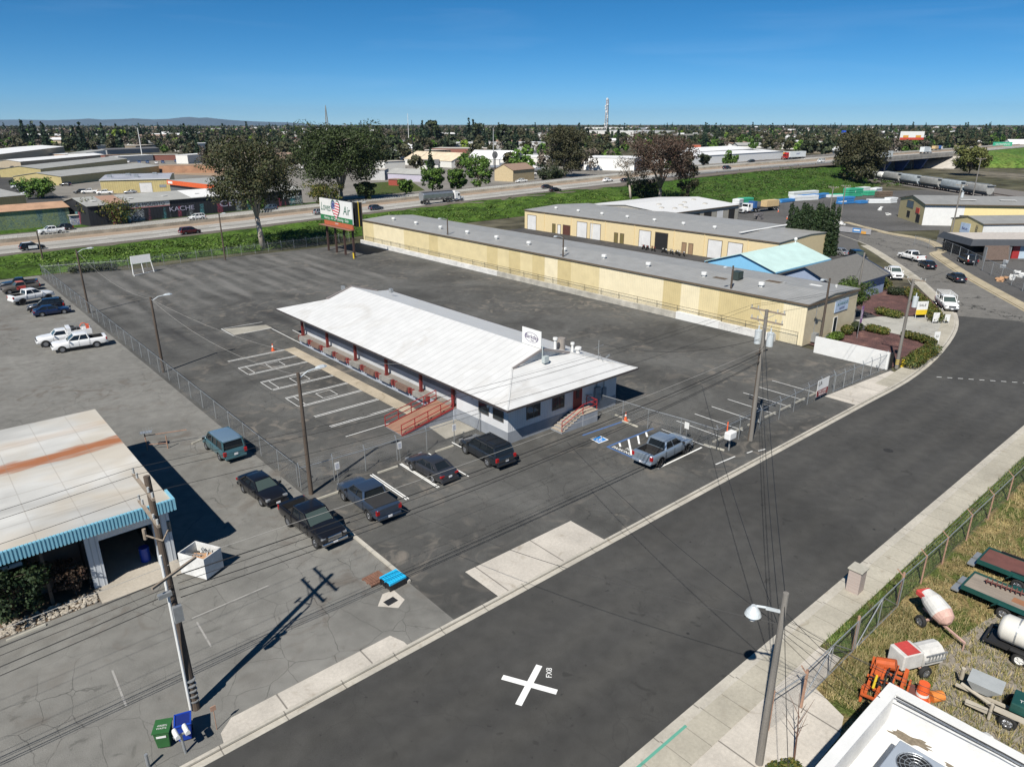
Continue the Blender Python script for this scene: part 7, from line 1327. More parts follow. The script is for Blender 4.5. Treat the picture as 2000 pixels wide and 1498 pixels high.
def big_tree(name, label, x, y, z, H, W, leaf, bark, seed, n=5200, size=.30, bare=.22, forks=4, cat='tree', shape='spread', lean=(0, 0), group=None, dens=26):
    q = random.Random(seed); rng = np.random.default_rng(seed); t = thing(name, label, cat, (x, y, z), 0, group); b = MB(); tips = []
    h0 = H * bare; r0 = H * .026; top = Vector((lean[0] * .3, lean[1] * .3, h0)); b.tube([(0, 0, -.3), (lean[0] * .15, lean[1] * .15, h0 * .5), tuple(top)], [r0 * 1.25, r0, r0 * .85], 9)
    for k in range(forks):
        a = 2 * math.pi * k / forks + q.uniform(-.4, .4); e = q.uniform(.35, .95) if k else .1; R_ = W * .38 * e
        p1 = top + Vector((R_ * .35 * math.cos(a), R_ * .35 * math.sin(a), (H - h0) * .3)); p2 = top + Vector((R_ * .8 * math.cos(a) + lean[0] * .5, R_ * .8 * math.sin(a) + lean[1] * .5, (H - h0) * q.uniform(.55, .72))); p3 = top + Vector((R_ * math.cos(a) + lean[0], R_ * math.sin(a) + lean[1], (H - h0) * q.uniform(.8, .93)))
        b.tube([top, p1, p2, p3], [r0 * .62, r0 * .45, r0 * .25, r0 * .08], 6)
        for p in (p1, p2):
            for j in range(3):
                a2 = a + q.uniform(-1.6, 1.6); L_ = W * q.uniform(.18, .34); e_ = p + Vector((L_ * math.cos(a2), L_ * math.sin(a2), L_ * q.uniform(.2, .8))); b.tube([p, (p + e_) / 2 + Vector((0, 0, L_ * .1)), e_], [r0 * .25, r0 * .14, r0 * .04], 5); tips.append(e_)
        tips += [p2, p3]
    b.build('trunk', bark, t, smooth=True); cl = []
    for p in tips: s = W * q.uniform(.09, .16); cl.append((p.x, p.y, p.z, s, s, s * .75))
    for k in range(dens):
        u = q.uniform(0, 1); a = q.uniform(0, 6.28)
        if shape == 'spread': zz = h0 + (H - h0) * (.25 + .72 * u); rr = W * .5 * math.sin(math.pi * min(1, .22 + .68 * u)) ** .8 * q.uniform(.45, .95)
        elif shape == 'column': zz = h0 + (H - h0) * (.05 + .9 * u); rr = W * .5 * (1 - u * .55) * q.uniform(.3, .85)
        else: zz = h0 + (H - h0) * (.1 + .82 * u); rr = W * .5 * math.sqrt(max(.05, 1 - (2 * u - .9) ** 2 * .8)) * q.uniform(.35, .85)
        s = W * q.uniform(.07, .14); cl.append((rr * math.cos(a) + lean[0] * u, rr * math.sin(a) + lean[1] * u, zz, s, s, s * q.uniform(.6, .9)))
    v = cards(cl, n, size, rng); o = bpy.data.objects.new('crown', card_mesh('crown', v, leaf)); COL.objects.link(o); o.parent = t; remember(t); return t
def at(u, v, z=0): return (*G(u, v, z), z)
big_tree('eucalyptus_tree', 'tall eucalyptus with bare pale trunk between the lot and the freeway', *at(514, 484, .3), 21.8, 21, LM['euc'], m_barkpale, 11, 24000, .19, .30, 6, dens=58, lean=(-1.5, 1))
x, y = G(668, 395); big_tree('eucalyptus_tree', 'massive dark eucalyptus behind the billboard beyond the freeway', x, y, 0, 24, 33, LM['euc2'], m_barkpale, 5, 30000, .31, .14, 7, dens=85)
x, y = G(1103, 346); big_tree('eucalyptus_tree', 'tall dense brown green tree standing alone beyond the freeway centre', x, y, .5, 24, 23, LM['olive'], m_bark, 8, 19000, .34, .06, 5, shape='column', dens=85)
x, y = G(1288, 398); big_tree('reddish_tree', 'broad tree with thin reddish crown above the white roofed warehouse', x, y, .5, 21, 23, LM['red'], m_bark, 21, 15000, .23, .22, 8, dens=52); x, y = G(1342, 398); big_tree('dark_tree', 'narrow grey green tree right of the reddish tree', x, y, .5, 13.5, 9, LM['olive'], m_barkdk, 23, 3200, .24, .05, 4, shape='round', dens=26)
x, y = G(1232, 395); big_tree('bare_tree', 'thin half bare tree leaning left of the reddish tree', x, y, .5, 15, 9, LM['bare'], m_barkpale, 25, 1500, .16, .35, 5, dens=10, lean=(-3, 1)); x, y = G(1258, 392); big_tree('dark_bush', 'dark bushy thicket under the reddish tree', x, y, 1, 6, 12, LM['dark'], m_barkdk, 27, 3400, .26, .03, 4, shape='round', dens=26, cat='bush')
x, y = G(1672, 362); big_tree('dark_tree', 'huge dark round tree standing on the slope left of the bridge', x, y, 1.0, 22, 24, LM['olive'], m_barkdk, 31, 21000, .35, .03, 5, shape='round', dens=95); x, y = G(1892, 343); big_tree('olive_tree', 'wide olive coloured tree right of the bridge abutment', x, y, 1, 13, 19, leafmat('leaf_olive_green', (.06, .075, .02), (.10, .115, .03), (.16, .16, .05)), m_bark, 33, 7200, .42, .06, 5, shape='round', dens=44)
for i, (u, v, vt, w_, lf, lab) in enumerate(((845, 378, 328, 11, 'green', 'left of three bright green trees behind the tanker truck'), (893, 376, 330, 9, 'green', 'middle one of three bright green trees behind the tanker truck'), (938, 373, 302, 13, 'green', 'tallest and brightest of three green trees behind the tanker truck'), (793, 380, 352, 6, 'green', 'small green bush tree left of the three bright green trees'), (75, 388, 352, 12, 'green', 'round green tree by the side street at the far left'), (217, 437, 405, 15, 'hedge', 'wide green bush against the black graffiti warehouse'), (505, 420, 385, 5, 'green', 'green shrub at the freeway edge near the pale trunk'), (635, 402, 360, 12, 'hedge', 'bushy yellow green growth at the foot of the massive eucalyptus'), (715, 395, 355, 8, 'euc2', 'hanging dark foliage right of the massive eucalyptus'), (1075, 356, 335, 14, 'dark', 'low dark thicket at the foot of the lone tall tree'), (1376, 330, 308, 8, 'dark', 'small dark tree in front of the long white building'), (1560, 320, 300, 6, 'olive', 'small olive tree on the slope edge'), (1600, 335, 318, 3.5, 'hedge', 'little bush growing on the green slope'))):
    x, y = G(u, v); big_tree('green_tree' if v - vt > 25 else 'bush', lab, x, y, 0 if u > 1500 or u < 1300 else 1.5, max(3, HT(u, v, vt)), w_, LM[lf], m_barkdk, 40 + i, 3600 if w_ > 6 else 1800, .24 if v > 400 else .34, .08, 4, shape='round', dens=30)
big_tree('round_tree', 'round green tree shading the driveway at the warehouse corner', 100.6, 42.6, 0, 5.4, 5.6, leafmat('leaf_roundtree', (.03, .055, .012), (.06, .10, .02), (.10, .15, .03)), m_bark, 61, 5200, .12, .28, 5, shape='round', dens=34)
big_tree('juniper', 'dark spreading juniper in front of the left shop', .6, 43.0, 0, 3.9, 4.6, LM['cyp'], m_barkdk, 62, 5200, .085, .12, 4, shape='round', dens=40); big_tree('shrub', 'reddish bush in the shade by the shop window', 3.6, 43.2, 0, 2.1, 2.2, LM['red'], m_barkdk, 63, 1500, .07, .1, 4, shape='round', dens=14, cat='shrub')
def cyp_tree(x, y, H, W, seed, label):
    q = random.Random(seed); rng = np.random.default_rng(seed); t = thing('cypress', label, 'tree', (x, y, 0), 0, 'row of cypresses'); b = MB(); b.tube([(0, 0, 0), (0, 0, H * .6)], .14, 6, r1=.04); b.build('trunk', m_barkdk, t)
    cl = [(q.uniform(-.1, .1), q.uniform(-.1, .1), H * (k + .5) / 9, W * (.48 - .045 * max(0, k - 3)), W * (.48 - .045 * max(0, k - 3)), H * .085) for k in range(9)] + [(0, 0, H * .98, .09, .09, H * .09)]
    o = bpy.data.objects.new('crown', card_mesh('crown', cards(cl, 2600, .15, rng, 0), LM['cyp'])); COL.objects.link(o); o.parent = t
ca, cb = Vector(G(1536, 492)), Vector(G(1617, 502)); cn = (cb - ca).normalized(); cn = Vector((-cn.y, cn.x)); k = 0
for row in range(2):
    for i in range(9):
        p = ca.lerp(cb, (i + .5 * row) / 8.5) + cn * row * 2.0; k += 1; cyp_tree(p.x, p.y, 8.6 + (k * 37 % 10) * .2, 1.9, 100 + k, 'dark cypress %s of the tight row, %s' % (['first', 'second', 'third', 'fourth', 'fifth', 'sixth', 'seventh', 'eighth', 'ninth'][i], 'front line' if row == 0 else 'back line'))
def hedge(label, pts, w_, h, leaf, seed, name='hedge', n=1500, size=.09):
    rng = np.random.default_rng(seed); cl = []; q = random.Random(seed)
    for a, c in zip(pts, pts[1:]):
        a, c = Vector(a), Vector(c); m = max(1, int((c - a).length / (w_ * .45)))
        for k in range(m): p = a.lerp(c, (k + .5) / m); cl.append((p.x + q.uniform(-.1, .1), p.y + q.uniform(-.1, .1), h * .52, w_ * .52, w_ * .52, h * .5))
    o = bpy.data.objects.new(name, card_mesh(name, cards(cl, n, size, rng, .4), leaf)); COL.objects.link(o); tag(o, label, 'hedge' if name == 'hedge' else 'shrub'); return o
gg = lambda u, v: G(u, v, .5)
hedge('big clipped hedge along the sidewalk next to the hydrant', [gg(1778, 712), gg(1800, 695), gg(1822, 682)], 2.2, 1.35, LM['hedge'], 1, n=5200); hedge('low hedge along the lower side of the driveway', [gg(1765, 652), gg(1795, 658), gg(1822, 668)], 1.5, 1.0, LM['hedge'], 2, n=3000)
hedge('rounded hedge beside the round tree trunk', [gg(1697, 639), gg(1730, 647)], 1.6, 1.0, LM['hedge'], 3, n=2600); hedge('hedge on the upper side of the driveway', [gg(1715, 606), gg(1757, 616)], 1.8, 1.1, LM['hedge'], 4, n=2600); hedge('long green and russet hedge running along the curved street', [gg(1775, 568), gg(1800, 590), gg(1822, 612), gg(1832, 625)], 2.4, 1.3, LM['hedge'], 5, n=5200, size=.11); hedge('hedge in front of the grey building beside the white pickup', [gg(1700, 530), gg(1722, 550), gg(1730, 562)], 2.4, 1.4, LM['hedge'], 6, n=3000, size=.12)
hedge('bushes at the head of the hedge by the parked white pickup', [gg(1740, 570), gg(1765, 570)], 2.0, 1.2, LM['dark'], 16, n=1800, size=.12)
hedge('bright green shrub beside the warehouse stair rail', [gg(1620, 660), gg(1640, 655)], 1.4, 1.1, leafmat('leaf_bright', (.05, .10, .01), (.09, .15, .02), (.14, .2, .03)), 7, 'shrub', 2200); hedge('round clipped shrub left of the feather flag', [gg(1655, 647), gg(1657, 646)], 1.5, 1.3, LM['hedge'], 8, 'shrub', 1800); hedge('round clipped shrub right of the feather flag', [gg(1672, 639), gg(1674, 638)], 1.4, 1.2, LM['dark'], 9, 'shrub', 1600)
hedge('scraggly weeds at the foot of the lamp pole', [(22.8, 9.7), (24.0, 9.2)], 1.0, .8, LM['hedge'], 10, 'shrub', 1400, .06); hedge('weedy shrubs at the left end of the back fence', [(24, 151.5), (31, 149.8)], 2.4, 1.3, LM['dark'], 11, 'shrub', 1800, .16)
def scatter_stuff(name, area, n, size, h, leaf, label=None, seed=0, zf=None):
    rng = np.random.default_rng(seed); P = []; q = random.Random(seed)
    for (x0, y0, x1, y1, k) in area:
        for _ in range(k):
            x, y = q.uniform(x0, x1), q.uniform(y0, y1); z = zf(x, y) if zf else 0; P.append((x, y, z + h * .4, q.uniform(.5, 1.6), q.uniform(.5, 1.6), h * q.uniform(.4, .9)))
    o = bpy.data.objects.new(name, card_mesh(name, cards(P, n, size, rng, .6), leaf)); COL.objects.link(o); o['kind'] = 'stuff'; return o
def bz(x, y):
    hx, hy, hz = hw_at(x); ty = toe(x); k = (y - ty) / max(1, hy - ty); return hz * max(0, k) ** 1.15 + .3
scatter_stuff('undergrowth', [(-90, 156, 20, 172, 130), (20, 153, 84, 173, 420), (84, 160, 200, 182, 330)], 22000, .20, .9, leafmat('leaf_weeds', (.03, .055, .01), (.06, .11, .016), (.11, .16, .03)), seed=3, zf=bz)
scatter_stuff('undergrowth', [(205, 158, 340, 178, 260), (222, 140, 300, 168, 240), (300, 132, 370, 172, 160)], 22000, .22, .7, leafmat('leaf_slope', (.028, .055, .012), (.045, .085, .015), (.08, .11, .03)), seed=4, zf=bz)
def gz(pts, n, seed, mat, h=.22):   # dry grass tufts
    rng = np.random.default_rng(seed); q = random.Random(seed); V = []
    for x0, y0, x1, y1, k in pts:
        for _ in range(k):
            cx, cy = q.uniform(x0, x1), q.uniform(y0, y1)
            for j in range(7):
                a = q.uniform(0, 6.28); l = h * q.uniform(.6, 1.5); dx, dy = math.cos(a) * l * .8, math.sin(a) * l * .8; px, py = cx + q.uniform(-.12, .12), cy + q.uniform(-.12, .12); w_ = .018; V += [(px - dy / l * w_, py + dx / l * w_, 0), (px + dy / l * w_, py - dx / l * w_, 0), (px + dx + dy / l * w_ * .3, py + dy - dx / l * w_ * .3, l * .9), (px + dx - dy / l * w_ * .3, py + dy + dx / l * w_ * .3, l * .9)]
    o = bpy.data.objects.new('dry_grass', card_mesh('dry_grass', np.array(V), mat)); COL.objects.link(o); o['kind'] = 'stuff'
gz([(29.2, 8.7, 39, 10.9, 1100), (28.2, 2, 39, 8.7, 1700), (39, 2, 62, 10.7, 2600)], 0, 5, leafmat('grass_straw', (.07, .10, .02), (.24, .20, .08), (.42, .34, .17))); gz([(32.5, 11.1, 75, 12.3, 1500)], 0, 6, leafmat('grass_verge', (.05, .09, .015), (.10, .15, .03), (.22, .2, .07)), .16)
# rock garden by the shop
def rocks():
    b = MB(); q = random.Random(12)
    for _ in range(520): x = q.uniform(-3, 4.4); y = 41.55 + q.uniform(-.05, 1.2) + max(0, (2.5 - x)) * -.02; s = q.uniform(.05, .14); b.blob((x, y, s * .5), (s, s * q.uniform(.6, 1), s * .6), q.random(), .2, 6, 4)
    o = b.build('gravel_stones', M('river_stone', (.38, .34, .28), .9, var=.5, scale=5)); o['kind'] = 'stuff'
rocks(); sheet('planting_bed', [(-20, 41.3), (4.5, 41.5), (4.5, 44.5), (-20, 44.5)], .012, m_soil)
# ---------------------------------------------------------------- far trees: prototypes copied, then the wood that reads as one mass
def small_proto(kind, leaf, H, W, n, size, seed):
    rng = np.random.default_rng(seed); q = random.Random(seed); b = MB(); b.tube([(0, 0, -.5), (0, 0, H * .5)], H * .02, 5, r1=H * .008); cl = []
    if kind == 'con': cl = [(0, 0, H * (.12 + .1 * k), W * .5 * (1 - k / 9.5), W * .5 * (1 - k / 9.5), H * .07) for k in range(9)]
    elif kind == 'col': cl = [(0, 0, H * (.1 + .13 * k), W * .5 * (.9 - k * .05), W * .5 * (.9 - k * .05), H * .1) for k in range(7)]
    else:
        for k in range(13): a = q.uniform(0, 6.28); u = q.uniform(0, 1); rr = W * .33 * math.sin(math.pi * (.15 + .75 * u)); cl.append((rr * math.cos(a), rr * math.sin(a), H * (.25 + .6 * u), W * .2, W * .2, H * .13))
    v = cards(cl, n, size, rng, .3); return b.mesh('trunk', m_barkdk), card_mesh('crown', v, leaf), v
PT = [('con', 'conifer', 16, 6.5, 420, .8), ('round', 'dark', 12, 11, 420, .95), ('round', 'green', 10, 9, 380, .9), ('round', 'bare', 11, 10, 420, .55), ('round', 'olive', 11, 11, 420, .95), ('con', 'conifer', 20, 8, 460, .95), ('col', 'cyp', 14, 3.2, 300, .6), ('round', 'lime', 9, 9, 400, .85)]
PM = [small_proto(k, LM[l], h, w_, n, s, 70 + i) for i, (k, l, h, w_, n, s) in enumerate(PT)]
PN = ['dark conifer', 'dark evergreen', 'green leafy tree', 'bare brown tree', 'olive coloured tree', 'tall dark conifer', 'slim dark cypress', 'lime green tree']
def far_tree(k, x, y, s, label, group, rz=0, sz=1.0, z=0):
    t = thing('far_tree' if 0 else ('conifer' if k in (0, 5) else 'slim_cypress' if k == 6 else 'broadleaf_tree'), label, 'tree', (x, y, z), rz, group); t.scale = (s, s, s * sz)
    for nm, me in (('trunk', PM[k][0]), ('crown', PM[k][1])): o = bpy.data.objects.new(nm, me); COL.objects.link(o); o.parent = t
q = random.Random(99)
def ft_(k, u, v, vt, lab, w_=1.0):
    x, y = G(u, v); H_ = HT(u, v, vt); s = H_ / PT[k][2]; far_tree(k, x, y, s * w_, lab, 'trees of the town beyond the freeway', q.uniform(0, 6), 1 / w_)
for a in ((0, 52, 292, 233, 'big dark conifer at the far left above the grey roofs'), (5, 75, 296, 236, 'second big dark conifer at the far left'), (0, 95, 300, 240, 'dark conifer right of the two big ones at the far left'), (2, 22, 300, 268, 'round pale green tree at the left edge'), (5, 165, 305, 238, 'tall dark conifer above the striped grey roofs'), (0, 150, 296, 245, 'dark conifer left of the tall one above the grey roofs'), (0, 128, 290, 250, 'smaller dark conifer behind the grey roofs'), (0, 205, 290, 240, 'dark conifer left of the white mast'), (7, 236, 285, 250, 'yellow green round tree beside the white mast'), (4, 262, 285, 255, 'olive tree behind the white mast'), (0, 368, 285, 250, 'left one of a dark conifer cluster'), (5, 376, 288, 246, 'middle one of a dark conifer cluster'), (0, 388, 290, 256, 'right one of a dark conifer cluster'), (3, 345, 300, 270, 'bare brown tree before the white offices'), (3, 330, 298, 272, 'bare grey tree left of the conifer cluster'), (4, 430, 275, 252, 'olive tree right of the conifer cluster'), (0, 718, 276, 244, 'dark pointed conifer right of the massive eucalyptus'),
          (6, 807, 285, 250, 'slim cypress left of the conifer cluster in the centre'), (6, 815, 285, 248, 'second slim cypress in the centre'), (6, 822, 286, 250, 'third slim cypress in the centre'), (6, 830, 286, 252, 'fourth slim cypress in the centre'), (6, 838, 286, 250, 'fifth slim cypress in the centre'), (6, 850, 286, 252, 'sixth slim cypress in the centre'), (5, 826, 280, 235, 'dark conifer behind the slim cypresses'), (1, 845, 284, 234, 'broad dark tree standing above the slim cypresses'), (7, 776, 296, 276, 'round lime green tree left of the centre cypresses'), (7, 831, 296, 275, 'second round lime green tree before the long brick building'), (5, 916, 280, 230, 'tall pointed conifer in the centre'), (5, 925, 281, 233, 'second tall pointed conifer in the centre'), (1, 935, 284, 240, 'dark tree right of the pointed conifers'), (0, 945, 286, 242, 'dark conifer near the grey mast'), (5, 962, 288, 246, 'dark conifer behind the grey mast'), (1, 985, 286, 242, 'dark broad tree right of the grey mast'), (4, 1010, 280, 248, 'olive tree left of the lone tall tree'), (0, 878, 287, 252, 'dark cypress like conifer in front of the brick building'), (2, 1150, 292, 265, 'green tree left of the long pale hangar'), (4, 1165, 290, 264, 'olive tree before the long pale hangar'), (4, 1185, 290, 260, 'olive tree under the lattice tower'), (4, 1210, 290, 266, 'olive tree at the middle of the pale hangar'), (2, 1245, 286, 262, 'green tree at the right end of the pale hangar'), (1, 1164, 302, 284, 'dark round tree before the low tan roofs'), (7, 1192, 305, 292, 'lime green bush behind the long white wall'), (2, 1391, 297, 272, 'green tree in front of the far overpass slope'), (2, 1478, 285, 262, 'bright green tree at the far overpass'), (2, 1450, 285, 262, 'green tree beside the far overpass'), (2, 1520, 284, 264, 'green tree right of the far overpass'), (4, 1585, 304, 268, 'pale trunked olive tree behind the red truck'), (2, 1562, 304, 272, 'leafy tree behind the red truck'), (4, 1612, 302, 276, 'olive tree right of the red truck'), (5, 1628, 262, 240, 'dark conifer pair member near the right white sheds'), (5, 1620, 262, 242, 'dark conifer near the right white sheds'), (2, 1765, 305, 285, 'green tree left of the red and white billboard'), (2, 1785, 306, 288, 'green bushy tree under the red and white billboard')): ft_(*a)
B_far = [(0, 60)]
used = []
def in_hw(x, y, m=10):
    if x < -380 or x > 1180: return False
    h = hw_at(x); return y < h[1] + 52 + m
bld_boxes = []
# ---------------------------------------------------------------- buildings of the town beyond the freeway
def B2(label, p1, p2, depth, vt, kind='gable', ridge='x', rise=1.0, wall=None, roof=None, name='warehouse', z=0, over=.3, group=None, fascia=None):
    """walls from two base points of the front and the eave height seen at the first one"""
    a, c = Vector(G(*p1, z)), Vector(G(*p2, z)); l = (c - a).length; ang = math.atan2(c.y - a.y, c.x - a.x); h = max(2.6, HT(*p1, vt, z) - z)
    wall = wall or M('town_wall', (.45, .42, .36), .85); roof = roof or M('town_roof', (.42, .42, .41), .8)
    m = (a + c) / 2 + Vector((-math.sin(ang), math.cos(ang))) * depth / 2; bld_boxes.append((m.x, m.y, max(l, depth) * .62))
    return gable(name, label, name.replace('_', ' '), (a.x, a.y, z - .1), ang, l, depth, h, rise if kind == 'gable' else .05, wall, roof, ridge, over, fascia, group), l, h
def graf(name, base, cols, z0=.3, z1=.75, dens=.55):
    """sprayed lettering-like tags on a dark ribbed wall"""
    t = NT(name); x, y, z = t.xyz(); f = t.math('ABSOLUTE', t.math('SUBTRACT', t.math('FRACT', t.math('DIVIDE', x, .9)), .5)); col = t.mix(t.ramp(f, [(.38, 0), (.45, 1)]), base, tuple(c * .55 for c in base))
    for i, c in enumerate(cols):
        n = t.noise(.22, 2, sx=1, sz=.01, rot=0, dist=0) if 0 else t.noise(.13 + i * .05, 3, sz=.1); w_ = t.noise(1.1 + i * .3, 5, sz=1.5, dist=2.2); m = t.math('MULTIPLY', t.ramp(n, [(dens, 0), (dens + .04, 1)]), t.ramp(t.math('ABSOLUTE', t.math('SUBTRACT', w_, .5)), [(.03, 1), (.06, 0)])); m = t.math('MULTIPLY', m, t.math('MULTIPLY', t.math('GREATER_THAN', z, z0), t.math('LESS_THAN', z, z1 * 4.6))); col = t.mix(m, col, c)
    t.out(col, .8); MATS[name] = t.m; return t.m
g_blk = graf('black_graffiti_wall', (.020, .022, .028), [(.42, .45, .46), (.10, .33, .36), (.42, .07, .12)])
r_g = M('roof_galv', (.33, .33, .31), .7, var=.2, scale=.3); r_w = M('roof_white_far', (.72, .72, .71), .7, var=.15, scale=.2); r_t = M('roof_tan_far', (.50, .46, .40), .8, var=.25, scale=.2); r_b = M('roof_brown_far', (.28, .19, .14), .85, var=.2); r_d = M('roof_dark_far', (.12, .12, .125), .85, var=.2); w_w = M('wall_white_far', (.66, .65, .61), .8, var=.1); w_t = M('wall_tan_far', (.42, .35, .25), .85, var=.15); w_br = M('wall_brick_far', (.24, .10, .075), .9, var=.2); w_y = ribbed('wall_yellow_far', (.52, .43, .20), .8, 'x', .85); w_g = M('wall_grey_far', (.30, .31, .32), .8, var=.15); w_o = M('fascia_orange', (.62, .11, .03), .6)
gw, l, h = B2('long black warehouse covered in graffiti along the far side of the freeway', (178, 443), (592, 402), 17, 403, 'gable', 'x', 1.6, g_blk, r_g)
for x, w_, m_ in ((l * .08, 5, M('roof_rust', (.34, .21, .15), .8)), (l * .43, 9, m_white)): b = MB(); b.add([(x, 0, h + .16), (x + w_, 0, h + .16), (x + w_, 8.3, h + 1.73), (x, 8.3, h + 1.73)], [(0, 1, 2, 3)]); b.build('roof_panel', m_, gw)
for k in range(6): b = MB(); x = l * (.05 + k * .145); b.cbox((x, 4, h + .95), (1.3, 1.3, .05)); b.build('skylight', m_white, gw)
b = MB(); b.box(l * .10, l * .33, -.08, -.02, h * .70, h * .98); o = b.build('wall_banner', M('banner_white', (.5, .5, .48), .7), gw); text_obj('TAPIOCA MODESTO', 1.35, m_dark, o, frame((l * .215, -.1, h * .86), (1, 0, 0), (0, -1, 0)), 'lettering', .01); b = MB(); b.box(l * .10, l * .33, -.1, -.08, h * .72, h * .75); b.build('red_line', M('mixer_red', 0), o)
text_obj('CEI', 2.6, M('tag_lilac', (.45, .42, .52), .7), gw, frame((l * .60, -.06, h * .55), (1, 0, 0), (0, -1, 0)), 'lettering', .01, sx=1.6); text_obj('RDSK', 2.2, m_white, gw, frame((l * .935, -.06, h * .66), (1, 0, 0), (0, -1, 0)), 'lettering', .01, shear=.2, sx=1.2); text_obj('KACHE', 1.8, M('tag_lilac', 0), gw, frame((l * .38, -.06, h * .5), (1, 0, 0), (0, -1, 0)), 'lettering', .01, sx=1.3); text_obj('TURDO', 1.2, m_white, gw, frame((l * .95, -.06, h * .28), (1, 0, 0), (0, -1, 0)), 'lettering', .01)
gm_ = graf('mural_wall', (.10, .14, .13), [(.03, .10, .12), (.20, .30, .28), (.30, .34, .12)], 0, 1, .40)
B2('low building with teal graffiti wall and rust orange roof at the left edge', (-120, 462), (140, 438), 9, 424, 'gable', 'x', 1.2, gm_, M('roof_orange_rust', (.44, .27, .17), .8, var=.3, scale=.4)); B2('grey roofed yellow sided shed at the left edge above the graffiti wall', (-140, 425), (54, 405), 26, 398, 'gable', 'x', 1.5, w_y, r_g)
gwl, l, h = B2('grey concrete block wall with blue graffiti at the freeway edge', (140, 440), (178, 437), 1.2, 422, 'flat', 'x', .1, graf('blue_graffiti', (.26, .25, .24), [(.04, .09, .35), (.5, .5, .5)], 0, 1, .3), r_t, 'wall')
yy, l, h = B2('mustard yellow metal building with a wide roll door and grey low roof', (200, 378), (334, 374), 36, 352, 'gable', 'x', .8, w_y, M('roof_lilac_grey', (.33, .34, .38), .6, var=.25, scale=.15), fascia=m_white); opening(yy, 'roll_door', l * .55, l * .73, 0, h * .72, 0, m_rolldoor); b = MB(); b.box(l * .84, l * .94, -.1, 0, h * .35, h * .55); b.build('wall_louver', m_galv, yy)
b = MB(); b.box(-.1, 0, 0, 30, 0, h); b.build('side_wall', M('cream_wall', (.70, .60, .36), .8), yy)
for x, y in ((l * .1, 8), (l * .35, 14), (l * .5, 6), (l * .75, 16)): b = MB(); b.cbox((x, y, h + .9), (1.6, 1.6, 1.4)); b.build('roof_unit', m_galv, yy)
oo, l, h = B2('dark grey building with a bright orange fascia board', (334, 376), (424, 388), 22, 352, 'flat', 'x', .1, M('wall_charcoal', (.10, .11, .12), .8), r_g); b = MB(); b.box(-.3, l + .3, -.9, -.3, h - 1.5, h + .1); b.build('fascia_board', w_o, oo); b = MB(); b.box(.8, 4.6, -.95, -.9, h - 1.1, h - .2); b.build('name_board', m_white, oo)
